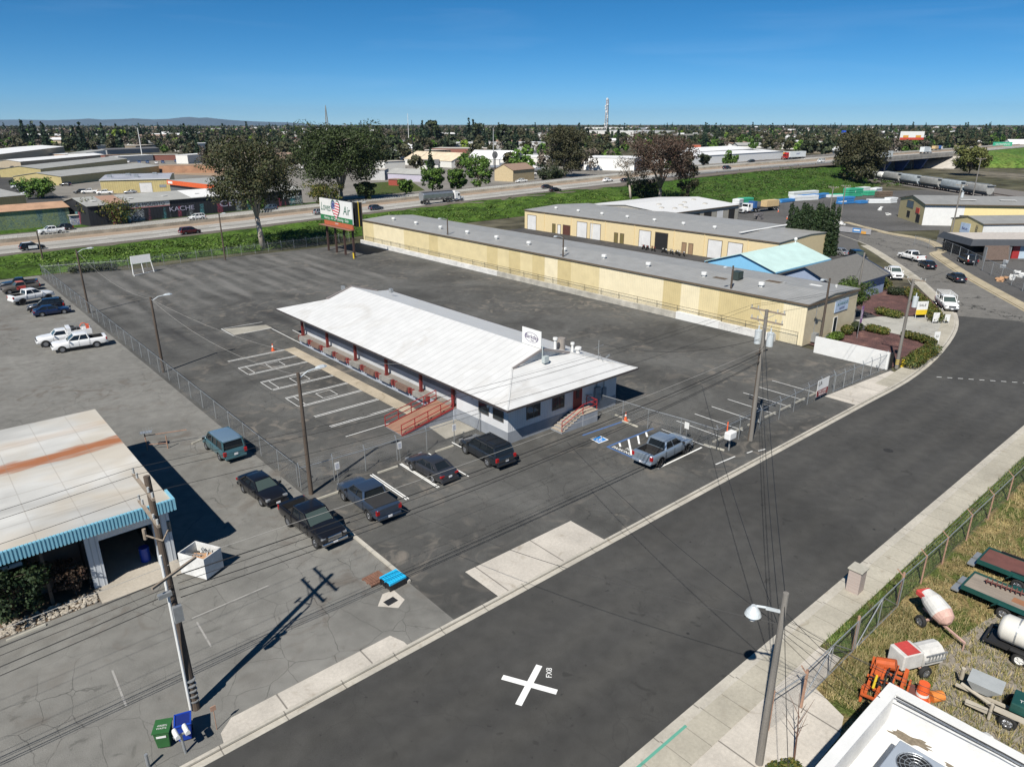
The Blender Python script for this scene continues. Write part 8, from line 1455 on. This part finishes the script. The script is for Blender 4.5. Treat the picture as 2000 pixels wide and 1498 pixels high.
for lab, p1, p2, d, vt, kd, ri, rs, wl, rf, nm in (
    ('white gabled yellow side shed left of the mustard building', (122, 362), (312, 338), 22, 345, 'gable', 'x', 1.6, w_y, r_g, 'warehouse'), ('long grey roofed yellow building behind the white gabled shed', (82, 346), (250, 323), 20, 330, 'gable', 'x', 1.4, w_y, r_g, 'warehouse'), ('pale grey roofed shed row at the far left', (42, 328), (205, 312), 16, 316, 'gable', 'x', 1.2, w_t, r_w, 'warehouse'), ('large pale roofed warehouse at the left edge', (0, 324), (128, 303), 34, 302, 'gable', 'x', 1.2, w_t, r_w, 'warehouse'), ('peach block with white roof among the left sheds', (128, 308), (165, 305), 10, 302, 'flat', 'x', .1, M('wall_peach', (.52, .38, .28), .8), r_w, 'building'),
    ('low white office with a pale porch behind the blue vans', (232, 318), (300, 314), 8, 306, 'flat', 'x', .1, w_w, r_w, 'office'), ('red brick store with dark openings at the blue vans', (296, 314), (348, 313), 10, 303, 'flat', 'x', .1, w_br, r_t, 'store'), ('red brick building left of the white office', (207, 315), (236, 314), 9, 304, 'flat', 'x', .1, w_br, r_b, 'store'), ('grey roofed hall behind the brick store', (210, 302), (312, 298), 14, 293, 'gable', 'x', 1, w_g, r_d, 'hall'), ('grey roofed hall with white front at the left of the brick store', (170, 312), (208, 305), 12, 299, 'flat', 'x', .1, w_w, r_g, 'building'), ('white house like office with flat roof by the dirt lot', (368, 320), (415, 316), 9, 303, 'flat', 'x', .1, w_w, r_w, 'office'), ('white modern office with dark green awning', (370, 296), (432, 293), 12, 281, 'flat', 'x', .1, w_w, r_w, 'office'), ('white block left of the office with green awning', (352, 296), (372, 295), 9, 285, 'flat', 'x', .1, w_w, r_w, 'office'),
    ('long white building with red roof strip seen between the eucalyptus crowns', (545, 268), (606, 268), 30, 258, 'flat', 'x', .1, w_w, r_w, 'store'), ('low building with orange red front between the eucalyptus crowns', (560, 276), (615, 276), 24, 268, 'flat', 'x', .1, w_o, r_w, 'store'), ('long brick building with white roof units in the centre', (844, 303), (965, 304), 30, 290, 'flat', 'x', .1, w_br, r_t, 'store'), ('white canopy building above the brick building', (884, 290), (960, 290), 30, 279, 'flat', 'x', .1, w_w, r_w, 'store'), ('long white shop row behind the cranes', (975, 294), (1065, 293), 30, 279, 'flat', 'x', .1, w_w, r_w, 'store'), ('brown building between the two white shop rows', (962, 302), (1000, 302), 20, 291, 'flat', 'x', .1, w_t, r_t, 'building'),
    ('big shed with cream and rust gable roof in the centre', (790, 322), (882, 328), 22, 310, 'gable', 'x', 4.5, w_w, M('roof_cream_rust', (.60, .50, .36), .8, var=.25, scale=.3), 'warehouse'), ('big white gable roofed shed right of the cream roof', (912, 322), (998, 324), 26, 310, 'gable', 'x', 5, w_w, r_w, 'warehouse'), ('tan barn with square door beside the bright green tree', (966, 353), (1002, 355), 18, 331, 'gable', 'y', 2.5, M('wall_barn', (.50, .40, .24), .8), r_b, 'barn'), ('white two storey shop with red awning left of the green trees', (752, 336), (792, 334), 9, 316, 'flat', 'x', .1, w_w, r_t, 'building'), ('small lilac house with grey gable roof behind the freeway', (758, 352), (832, 356), 10, 338, 'gable', 'x', 2, M('wall_lilac', (.45, .42, .50), .8), r_g, 'house'), ('red container like shed beside the lilac house', (759, 362), (779, 363), 5, 351, 'flat', 'x', .1, M('wall_red_far', (.30, .06, .04), .7), r_b, 'shed'), ('pale grey shed at the left of the small lilac house', (722, 352), (752, 352), 12, 332, 'flat', 'x', .1, M('wall_pale_grey', (.48, .48, .47), .8), r_t, 'shed'), ('dark grey hip roofed house between the big sheds', (815, 330), (856, 330), 12, 322, 'gable', 'x', 2.5, w_w, r_d, 'house'),
    ('white shed behind the parked tankers', (1012, 318), (1070, 320), 14, 306, 'gable', 'x', 1, w_w, r_w, 'warehouse'), ('long blank white warehouse right of the lone tall tree', (1140, 332), (1238, 334), 30, 308, 'flat', 'x', .1, M('wall_bright_white', (.78, .78, .76), .8, var=.05), r_w, 'warehouse'), ('enormous pale hangar with two roof steps under the lattice tower', (1140, 266), (1238, 268), 120, 255, 'flat', 'x', .1, w_w, r_w, 'hangar'), ('upper roof step of the enormous pale hangar', (1140, 259), (1238, 260), 60, 249, 'flat', 'x', .1, w_w, r_w, 'hangar'), ('low tan flat roofs before the hangar trees', (1160, 290), (1240, 288), 40, 279, 'flat', 'x', .1, w_t, r_t, 'store'),
    ('long white building at the freeway edge under the red truck', (1345, 323), (1528, 310), 34, 306, 'flat', 'x', .1, M('wall_bright_white', 0), r_w, 'warehouse'), ('white building with slanted roof behind the small dark tree', (1340, 312), (1470, 303), 40, 298, 'gable', 'x', 2, w_w, r_w, 'warehouse'), ('row of yellow tarped trailers behind the long white building', (1446, 298), (1520, 306), 8, 290, 'flat', 'x', .1, M('tarp_yellow', (.55, .33, .08), .7), r_w, 'trailer_row'), ('pink walled diner with red front behind the yellow trailers', (1510, 290), (1556, 291), 20, 279, 'flat', 'x', .1, M('wall_pink', (.60, .38, .33), .8), r_w, 'restaurant'), ('far white shed pair on the right horizon, left one', (1563, 262), (1582, 262), 30, 254, 'flat', 'x', .1, w_w, r_w, 'shed'), ('far white shed pair on the right horizon, right one', (1590, 263), (1610, 263), 30, 254, 'flat', 'x', .1, w_w, r_w, 'shed'), ('grey shop behind the big dark tree at the bridge', (1718, 292), (1745, 291), 16, 279, 'gable', 'x', 2, w_w, r_g, 'store'), ('white church like building right of the green road sign', (1972, 300), (2010, 300), 14, 282, 'gable', 'x', 4, w_w, r_w, 'building'), ('orange and red playground like building left of the far overpass', (1335, 296), (1368, 296), 14, 283, 'flat', 'x', .1, M('wall_orange_red', (.50, .13, .07), .7), r_b, 'store')):
    B2(lab, p1, p2, d, vt, kd, ri, rs, wl, rf, nm)
# street, yards and dirt beyond the freeway
def far_sheet(name, px, z, mat): return sheet(name, [G(u, v) for u, v in px], z, mat)
far_sheet('town_yard', [(-60, 470), (600, 412), (760, 392), (1080, 352), (1240, 340), (1480, 314), (1480, 300), (1240, 305), (1060, 305), (760, 320), (420, 310), (200, 305), (-60, 300)], -.10, M('town_ground', (.20, .185, .16), .95, var=.35, scale=.05)); far_sheet('side_street', [(-40, 300), (30, 330), (140, 400), (95, 412), (-40, 372)], -.06, a_new); far_sheet('dirt_lot', [(310, 322), (420, 320), (470, 345), (380, 342), (305, 340)], -.07, M('dirt_tan', (.32, .22, .14), .95, var=.25, scale=.1)); far_sheet('grass_patch', [(690, 360), (800, 352), (830, 372), (700, 385)], -.06, m_verge)
dw = thing('dirt_bank', 'bare brown earth bank of the excavation behind the yellow sheds', 'earth bank', (0, 0, 0)); a, c = Vector(G(308, 338)), Vector(G(418, 338)); b = MB(); dx = (c - a) / 12; vs = []
for k in range(13): p = a + dx * k; n_ = Vector((-dx.y, dx.x)).normalized(); vs += [(p.x, p.y, -.1), (*(p + n_ * 3)[:2], 3.4), (*(p + n_ * 14)[:2], 3.2)]
b.add(vs, [(i * 3 + j, (i + 1) * 3 + j, (i + 1) * 3 + j + 1, i * 3 + j + 1) for i in range(12) for j in range(2)]); b.build('bank', M('dirt_bank', (.26, .14, .08), .95, var=.35, scale=.3), dw)
# parked vehicles in the town
PC = {k: CP(n_, kd, PAINT[p_], label='', cat='car') for k, n_, kd, p_ in (('w', 'sedan', 'sedan', 'white'), ('b', 'van', 'van', 'blue'), ('r', 'sedan', 'sedan', 'maroon'), ('t', 'pickup_truck', 'pickup', 'white'), ('k', 'suv', 'cuv', 'black'), ('s', 'sedan', 'sedan', 'silver'))}
seen_c = set()
def town_car(k, u, v, rz, lab):
    x, y = G(u, v)
    if k in seen_c: o = dup(PC[k], (x, y, -.05), R(rz), lab, 'car', 'vehicles parked in the town')
    else: o = PC[k]; seen_c.add(k); o.location = (x, y, -.05); o.rotation_euler.z = R(rz); tag(o, lab, 'car', 'vehicles parked in the town')
WHERE = {'a': 'in the row before the white office', 'b': 'in the lot beside the white gabled shed', 'c': 'on the side street at the far left', 'd': 'in the tanker yard right of the bright green trees', 'e': 'under the pines at the far left lot'}
for k, u, v, rz, wh in (('w', 250, 318, 80, 'a'), ('b', 272, 319, 80, 'a'), ('b', 288, 319, 80, 'a'), ('w', 305, 320, 80, 'a'), ('b', 318, 319, 80, 'a'), ('b', 344, 317, 80, 'a'), ('w', 356, 318, 170, 'a'), ('t', 362, 314, 80, 'a'), ('t', 90, 348, 175, 'b'), ('w', 103, 358, 150, 'b'), ('k', 112, 360, 150, 'b'), ('k', 128, 363, 150, 'b'), ('s', 92, 353, 150, 'b'), ('t', 37, 368, 185, 'c'), ('k', 45, 374, 160, 'c'), ('w', 53, 381, 180, 'c'), ('r', 38, 337, 175, 'e'), ('r', 62, 338, 175, 'e'), ('s', 18, 326, 90, 'e'), ('s', 30, 326, 90, 'e'), ('k', 24, 330, 90, 'e'), ('w', 36, 324, 90, 'e'), ('k', 157, 378, 160, 'b'), ('t', 205, 380, 160, 'b'), ('t', 175, 378, 160, 'b'), ('s', 255, 378, 160, 'b'), ('t', 1018, 357, 175, 'd'), ('t', 1012, 310, 90, 'd'), ('t', 1028, 310, 90, 'd'), ('t', 1045, 310, 90, 'd'), ('s', 985, 332, 170, 'd'), ('w', 1000, 318, 90, 'd'), ('t', 990, 316, 90, 'd'), ('w', 560, 320, 90, 'a'), ('w', 590, 330, 90, 'a')):
    town_car(k, u, v, rz, {'w': 'white car', 'b': 'blue van', 'r': 'dark red car', 't': 'white pickup', 'k': 'black SUV', 's': 'silver car'}[k] + ' ' + WHERE[wh])
tkp = semi('silver tank trailer rig parked in the tanker yard', PAINT['white'], 'tank', 11, 'parked tanker rigs', name='tanker_truck'); tkp.location = (*G(1010, 334), -.05); tkp.rotation_euler.z = R(-30)
for i, (u, v) in enumerate(((1035, 334), (1055, 336), (1048, 343), (1072, 340), (1022, 328))): dup(tkp, (*G(u, v), -.05), R(-30 + i * 4), 'silver tank trailer rig parked in the tanker yard')
# masts, tower, far signs
def mast(label, u, v, vt, r, mat, name='mast', d=None):
    x, y = G(u, v); b = MB(); H_ = HT(u, v, vt); b.tube([(0, 0, 0), (0, 0, H_)], r, 8, r1=r * .5); return tag(b.build(name, mat, None, (x, y, 0)), label, 'mast')
mast('white mast rising behind the left brick store', 278, 306, 250, .45, m_white); mast('grey mast in front of the centre conifers', 964, 325, 250, .38, M('mast_grey', (.35, .36, .36), .6)); mast('thin dark pole at the lime green trees', 808, 325, 235, .3, m_dark); mast('small white monopole behind the centre trees', 799, 285, 222, .45, m_white)
mp_ = thing('sign_pole', 'round dark sign on a pole beside the bright green trees', 'sign', (*G(967, 345), 0)); b = MB(); H_ = HT(967, 345, 303); b.tube([(0, 0, 0), (0, 0, H_)], .3, 8); b.build('pole', m_dark, mp_); b = MB(); b.tube([(0, -.2, H_), (0, .2, H_)], 1.8, 16); b.build('disc', M('disc_grey', (.2, .2, .2), .6), mp_)
tw = thing('lattice_tower', 'tall red and white lattice radio tower on the horizon, hung with dishes', 'tower', (*G(1184, 262), 0), 0); H_ = 26 + 26 * (241 - 195) / 21.0; b = MB(); s = 5.0; legs = [(s, 0), (-s * .5, s * .87), (-s * .5, -s * .87)]
for k, (x, y) in enumerate(legs): b.tube([(x * 1.1, y * 1.1, 0), (x * .55, y * .55, H_)], 1.0, 5)
n = 12
for i in range(n):
    z0, z1 = H_ * i / n, H_ * (i + 1) / n; f0, f1 = 1.1 - .55 * i / n, 1.1 - .55 * (i + 1) / n
    for k in range(3): p, q_ = legs[k], legs[(k + 1) % 3]; b.tube([(p[0] * f0, p[1] * f0, z0), (q_[0] * f1, q_[1] * f1, z1)], .45, 4); b.tube([(p[0] * f1, p[1] * f1, z1), (q_[0] * f1, q_[1] * f1, z1)], .45, 4)
b.build('lattice', M('tower_steel', (.45, .42, .42), .6, var=.3, scale=.05), tw)
for i, (z_, sx_) in enumerate(((1.0, -1), (.84, -3.4), (.8, 3.6), (.72, 3), (.64, 0), (.52, -4), (.47, -4.2), (.3, -4.5), (.28, 4.5), (.2, 0))): b = MB(); b.tube([(0, sx_, 0), (-1.6, sx_, 0)], 2.6 if i in (0, 4) else 1.9, 12); b.build('dish', m_white, tw, (-2, 0, H_ * z_), R(0))
wt = thing('steeple_tower', 'white round tower with slim lattice spire behind the massive eucalyptus', 'tower', (*G(641, 272), 0)); b = MB(); sc_ = 26 / 31 * 1.0; b.tube([(0, 0, 0), (0, 0, 26 + 26 * -8 / 31)], 5, 20); b.build('tower_body', m_white, wt); b = MB(); Hs = 26 + 26 * (241 - 207) / 31
for k in range(4): a = k * math.pi / 2; b.tube([(3 * math.cos(a), 3 * math.sin(a), 18), (.2 * math.cos(a), .2 * math.sin(a), Hs)], .45, 4)
for k in range(8): z_ = 20 + k * (Hs - 22) / 8; f = 3 * (1 - k / 8.3); [b.bar((f * math.cos(a), f * math.sin(a), z_), (f * math.cos(a + 1.57), f * math.sin(a + 1.57), z_), .35) for a in (0, 1.57, 3.14, 4.71)]
b.build('spire', M('spire_grey', (.22, .22, .2), .7), wt)
def road_sign(label, u, v, w_, h_, mat, zc, rot=-38, texts=(), post=True, name='billboard', dist_v=None):
    x, y = G(u, dist_v or v); k = math.hypot(x, y) / 1387; t = thing(name, label, 'billboard' if name == 'billboard' else 'sign', (x, y, 0), R(rot)); W_, H2 = w_ * k, h_ * k; zc = 26 - (v - 241) * k / .94 + 0; b = MB(); b.box(-W_ / 2, W_ / 2, -.3, .3, zc - H2 / 2, zc + H2 / 2); o = b.build('panel', mat, t); b = MB(); b.tube([(0, .6, 0), (0, .6, zc)], .6, 8); b.build('post', m_dark, t)
    for s_, sz_, m_, dz in texts: text_obj(s_, sz_ * k, m_, o, frame((0, -.35, zc + dz * k), (1, 0, 0), (0, -1, 0)), 'lettering', .02)
    return t, o, k, zc
t, o, k, zc = road_sign('white and red billboard on a dark post above the bridge', 1775, 259, 40, 13, m_white, 0, dist_v=300); b = MB(); b.box(-20 * k, 20 * k, -.34, -.3, zc - 6.5 * k, zc - 3 * k); b.build('red_band', M('sign_red', 0), o); b = MB(); [b.box(x * k, (x + 9) * k, -.36, -.34, zc - 3 * k, zc + .5 * k) for x in (-15, 6)]; b.build('picture', M('banner_orange', 0), o)
road_sign('green highway billboard with yellow band above the right slope', 1953, 272, 34, 11, LW['g'], 0, -30, dist_v=305, texts=(('SACRAMENTO', 4, m_white, 2), ('EXIT', 4, M('hydrant_yellow', 0), -3))); road_sign('small blue store sign above the bridge trees', 1888, 279, 11, 9, M('sign_blue', (.03, .10, .55), .5), 0, -30, dist_v=305, name='store_sign'); road_sign('black billboard among the trees right of the big dark tree', 1712, 260, 20, 8, m_dark, 0, -30, dist_v=290); road_sign('blue roofed sign on the right horizon', 1644, 254, 8, 4, M('sign_blue', 0), 0, -30, dist_v=285, name='store_sign')
# far overpass
fo = thing('far_overpass', 'distant concrete overpass with green ramp mound on the right horizon', 'overpass', (0, 0, 0)); p, q_ = Vector(G(1285, 275)), Vector(G(1382, 274)); b = MB(); b.bar((p.x, p.y, 8.5), (q_.x, q_.y, 8.5), 12, 2.2)
b.build('deck', m_bc, fo)
for k in range(5): c = p.lerp(q_, (k + .5) / 5); b = MB(); b.box(c.x - 1.5, c.x + 1.5, c.y - 6, c.y + 6, 0, 7.5); b.build('pier', m_bc, fo)
r0, r1 = q_, Vector(G(1520, 300)); nn = (r1 - r0).normalized(); nn = Vector((-nn.y, nn.x)); b = MB(); b.add([(*(r0 + nn * 8), 9.4), (*(r0 - nn * 8), 9.4), (*(r1 - nn * 8), 0), (*(r1 + nn * 8), 0), (*(r0 + nn * 34), 0), (*(r0 - nn * 34), 0)], [(0, 1, 2, 3)[::-1]]); b.build('ramp_road', a_old, fo); b = MB(); b.add([(*(r0 + nn * 8), 9.38), (*(r0 - nn * 8), 9.38), (*(r1 - nn * 8), -.1), (*(r1 + nn * 8), -.1), (*(r0 + nn * 34), -.1), (*(r0 - nn * 34), -.1)], [(4, 0, 3), (1, 5, 2), (0, 4, 5, 1)]); b.build('ramp_slope', m_emb, fo)
ZN = ((60, 'behind the sheds at the far left'), (160, 'above the grey roofed sheds'), (270, 'around the white mast'), (350, 'behind the blue vans'), (450, 'left of the pale trunked eucalyptus'), (560, 'behind the pale trunked eucalyptus'), (720, 'behind the massive eucalyptus'), (800, 'right of the massive eucalyptus'), (880, 'near the slim cypresses'), (980, 'behind the brick building'), (1080, 'left of the lone tall tree'), (1180, 'right of the lone tall tree'), (1260, 'by the pale hangar'), (1340, 'behind the reddish tree'), (1440, 'by the far overpass'), (1540, 'behind the red truck'), (1640, 'left of the huge dark tree'), (1740, 'behind the huge dark tree'), (1830, 'near the red and white billboard'), (1920, 'near the blue store sign'), (9999, 'near the green billboard'))
def where(x, y):
    u, v = PR(x, y, 4); return next(n for lim, n in ZN if u < lim) + (', farthest' if v < 258 else ', farther row' if v < 272 else '')
# small buildings sprinkled through the town and the horizon, then its trees
q = random.Random(17); HB = []
for i, (wl, rf) in enumerate(((w_w, r_w), (w_w, r_g), (w_t, r_t), (w_w, r_b), (w_g, r_d), (w_t, r_w))): HB.append(gable('house', '', 'house', (0, 0, -2000), 0, 18 + i * 3, 12, 3.6, 1.8 if i % 2 else .1, wl, rf, 'x', .5)); remember(HB[-1])
hc = 0; RN = ['white roof', 'pale grey roof', 'tan flat roof', 'brown roof', 'dark grey roof', 'white roof and tan walls']; used = set()
while hc < 285:
    u = q.uniform(-60, 2060); d = 480 * (8.5 ** q.random()); a, f = (u - 1000), FOC * _cp + 508 * _sp; X, Y = a * _sh + f * _ch, -a * _ch + f * _sh; n_ = math.hypot(X, Y); x, y = X / n_ * d, Y / n_ * d
    if in_hw(x, y) or any(math.hypot(x - bx, y - by) < br_ + 14 for bx, by, br_ in bld_boxes): continue
    if 1250 < u < 1800 or q.random() < .75:
        k = q.randrange(6); s = 1 + min(2.6, d / 1200) * q.uniform(.3, 1.1); lab = '%sbuilding with %s %s' % ('' if 'and' in RN[k] else 'wide ' if s > 2 else 'small ' if s < 1.35 else '', RN[k], where(x, y)); grp = 'small far buildings with ' + RN[k]
        if k in used: o = dup(HB[k], (x, y, 0), q.choice((R(8), R(-40), R(50))) + q.uniform(-.1, .1), lab, 'building', grp, (s, s, 1 + d / 3500))
        else: used.add(k); o = HB[k]; o.location = (x, y, 0); o.scale = (s, s, 1 + d / 3500); tag(o, lab, 'building', grp)
        bld_boxes.append((x, y, 8 * s)); hc += 1
tc_ = 0; P_, MI = [], []; prt = [pm[2] for pm in PM]; ml_ = [LM[p[1]] for p in PT]; rngs = np.random.default_rng(4); cand = []
while len(cand) < 5200:
    u = q.uniform(-80, 2080); d = 420 * (13.0 ** (q.random() ** .85)); a, f = (u - 1000), FOC * _cp + 508 * _sp; X, Y = a * _sh + f * _ch, -a * _ch + f * _sh; n_ = math.hypot(X, Y); x, y = X / n_ * d, Y / n_ * d
    if in_hw(x, y, 14) or (d < 900 and any(math.hypot(x - bx, y - by) < br_ + 6 for bx, by, br_ in bld_boxes[:60])): continue
    if d < 1500 and any(math.hypot(x - bx, y - by) < br_ + 1 for bx, by, br_ in bld_boxes): continue
    if d < 700 and q.random() < .6: continue
    k = q.choices(range(8), (1.6, 6, 5, 8 if u < 1300 else 4, 9, 1.2, .4, 1.2))[0]; cand.append((d, k, x, y, q.uniform(.6, 1.3) * (1.0 if d < 1500 else 1.15), q.uniform(0, 6.28)))
cand.sort(); NI = 225
for d, k, x, y, s, rz in cand[:NI]: far_tree(k, x, y, s, '%s%s in the town, %s' % ('small ' if s < .8 else 'large ' if s > 1.08 else '', PN[k], where(x, y)), 'town trees, ' + PN[k], rz)
for d, k, x, y, s, rz in cand[NI:]:
    v = prt[k]; keep = max(40, int(len(v) // 4 * min(1, 700 / d))); v = v[:keep * 4].copy()
    if keep * 4 < len(prt[k]): c = v.reshape(-1, 4, 3); m = c.mean(1, keepdims=True); v = (m + (c - m) * min(2.6, (len(prt[k]) / 4 / keep) ** .5)).reshape(-1, 3)
    v *= s; cx, sx_ = math.cos(rz), math.sin(rz); v = np.stack([v[:, 0] * cx - v[:, 1] * sx_ + x, v[:, 0] * sx_ + v[:, 1] * cx + y, v[:, 2]], 1); P_.append(v); MI.append(np.full(keep, k))
V = np.concatenate(P_); o = bpy.data.objects.new('far_woodland', card_mesh('far_woodland', V, ml_, np.concatenate(MI))); COL.objects.link(o); o['kind'] = 'stuff'
# roadside trees right of the bridge and along the slope
for i, (u, v, s, k) in enumerate(((1700, 330, 1, 4), (1845, 285, .9, 2), (1830, 286, .8, 2), (1905, 286, 1.0, 4), (1925, 288, .9, 2))): x, y = G(u, v); far_tree(k, x, y, s, '%s near the bridge, %s' % (PN[k], ['behind the huge dark tree', 'left of the blue store sign', 'left of the blue store sign', 'under the blue store sign', 'right of the blue store sign'][i]), 'trees near the bridge', i)
# thin clear air that turns the far distance blue
hb = MB(); hb.box(-12000, 12000, -12000, 12000, -1.2, 260); hz_ = hb.build('haze', NT('haze').m); hm = hz_.data.materials[0]; hm.node_tree.nodes.clear(); on = hm.node_tree.nodes.new('ShaderNodeOutputMaterial'); pv = hm.node_tree.nodes.new('ShaderNodeVolumePrincipled'); pv.inputs['Color'].default_value = (.62, .80, 1, 1); pv.inputs['Density'].default_value = .00003; pv.inputs['Anisotropy'].default_value = .3; hm.node_tree.links.new(pv.outputs[0], on.inputs['Volume']); hz_['kind'] = 'stuff'
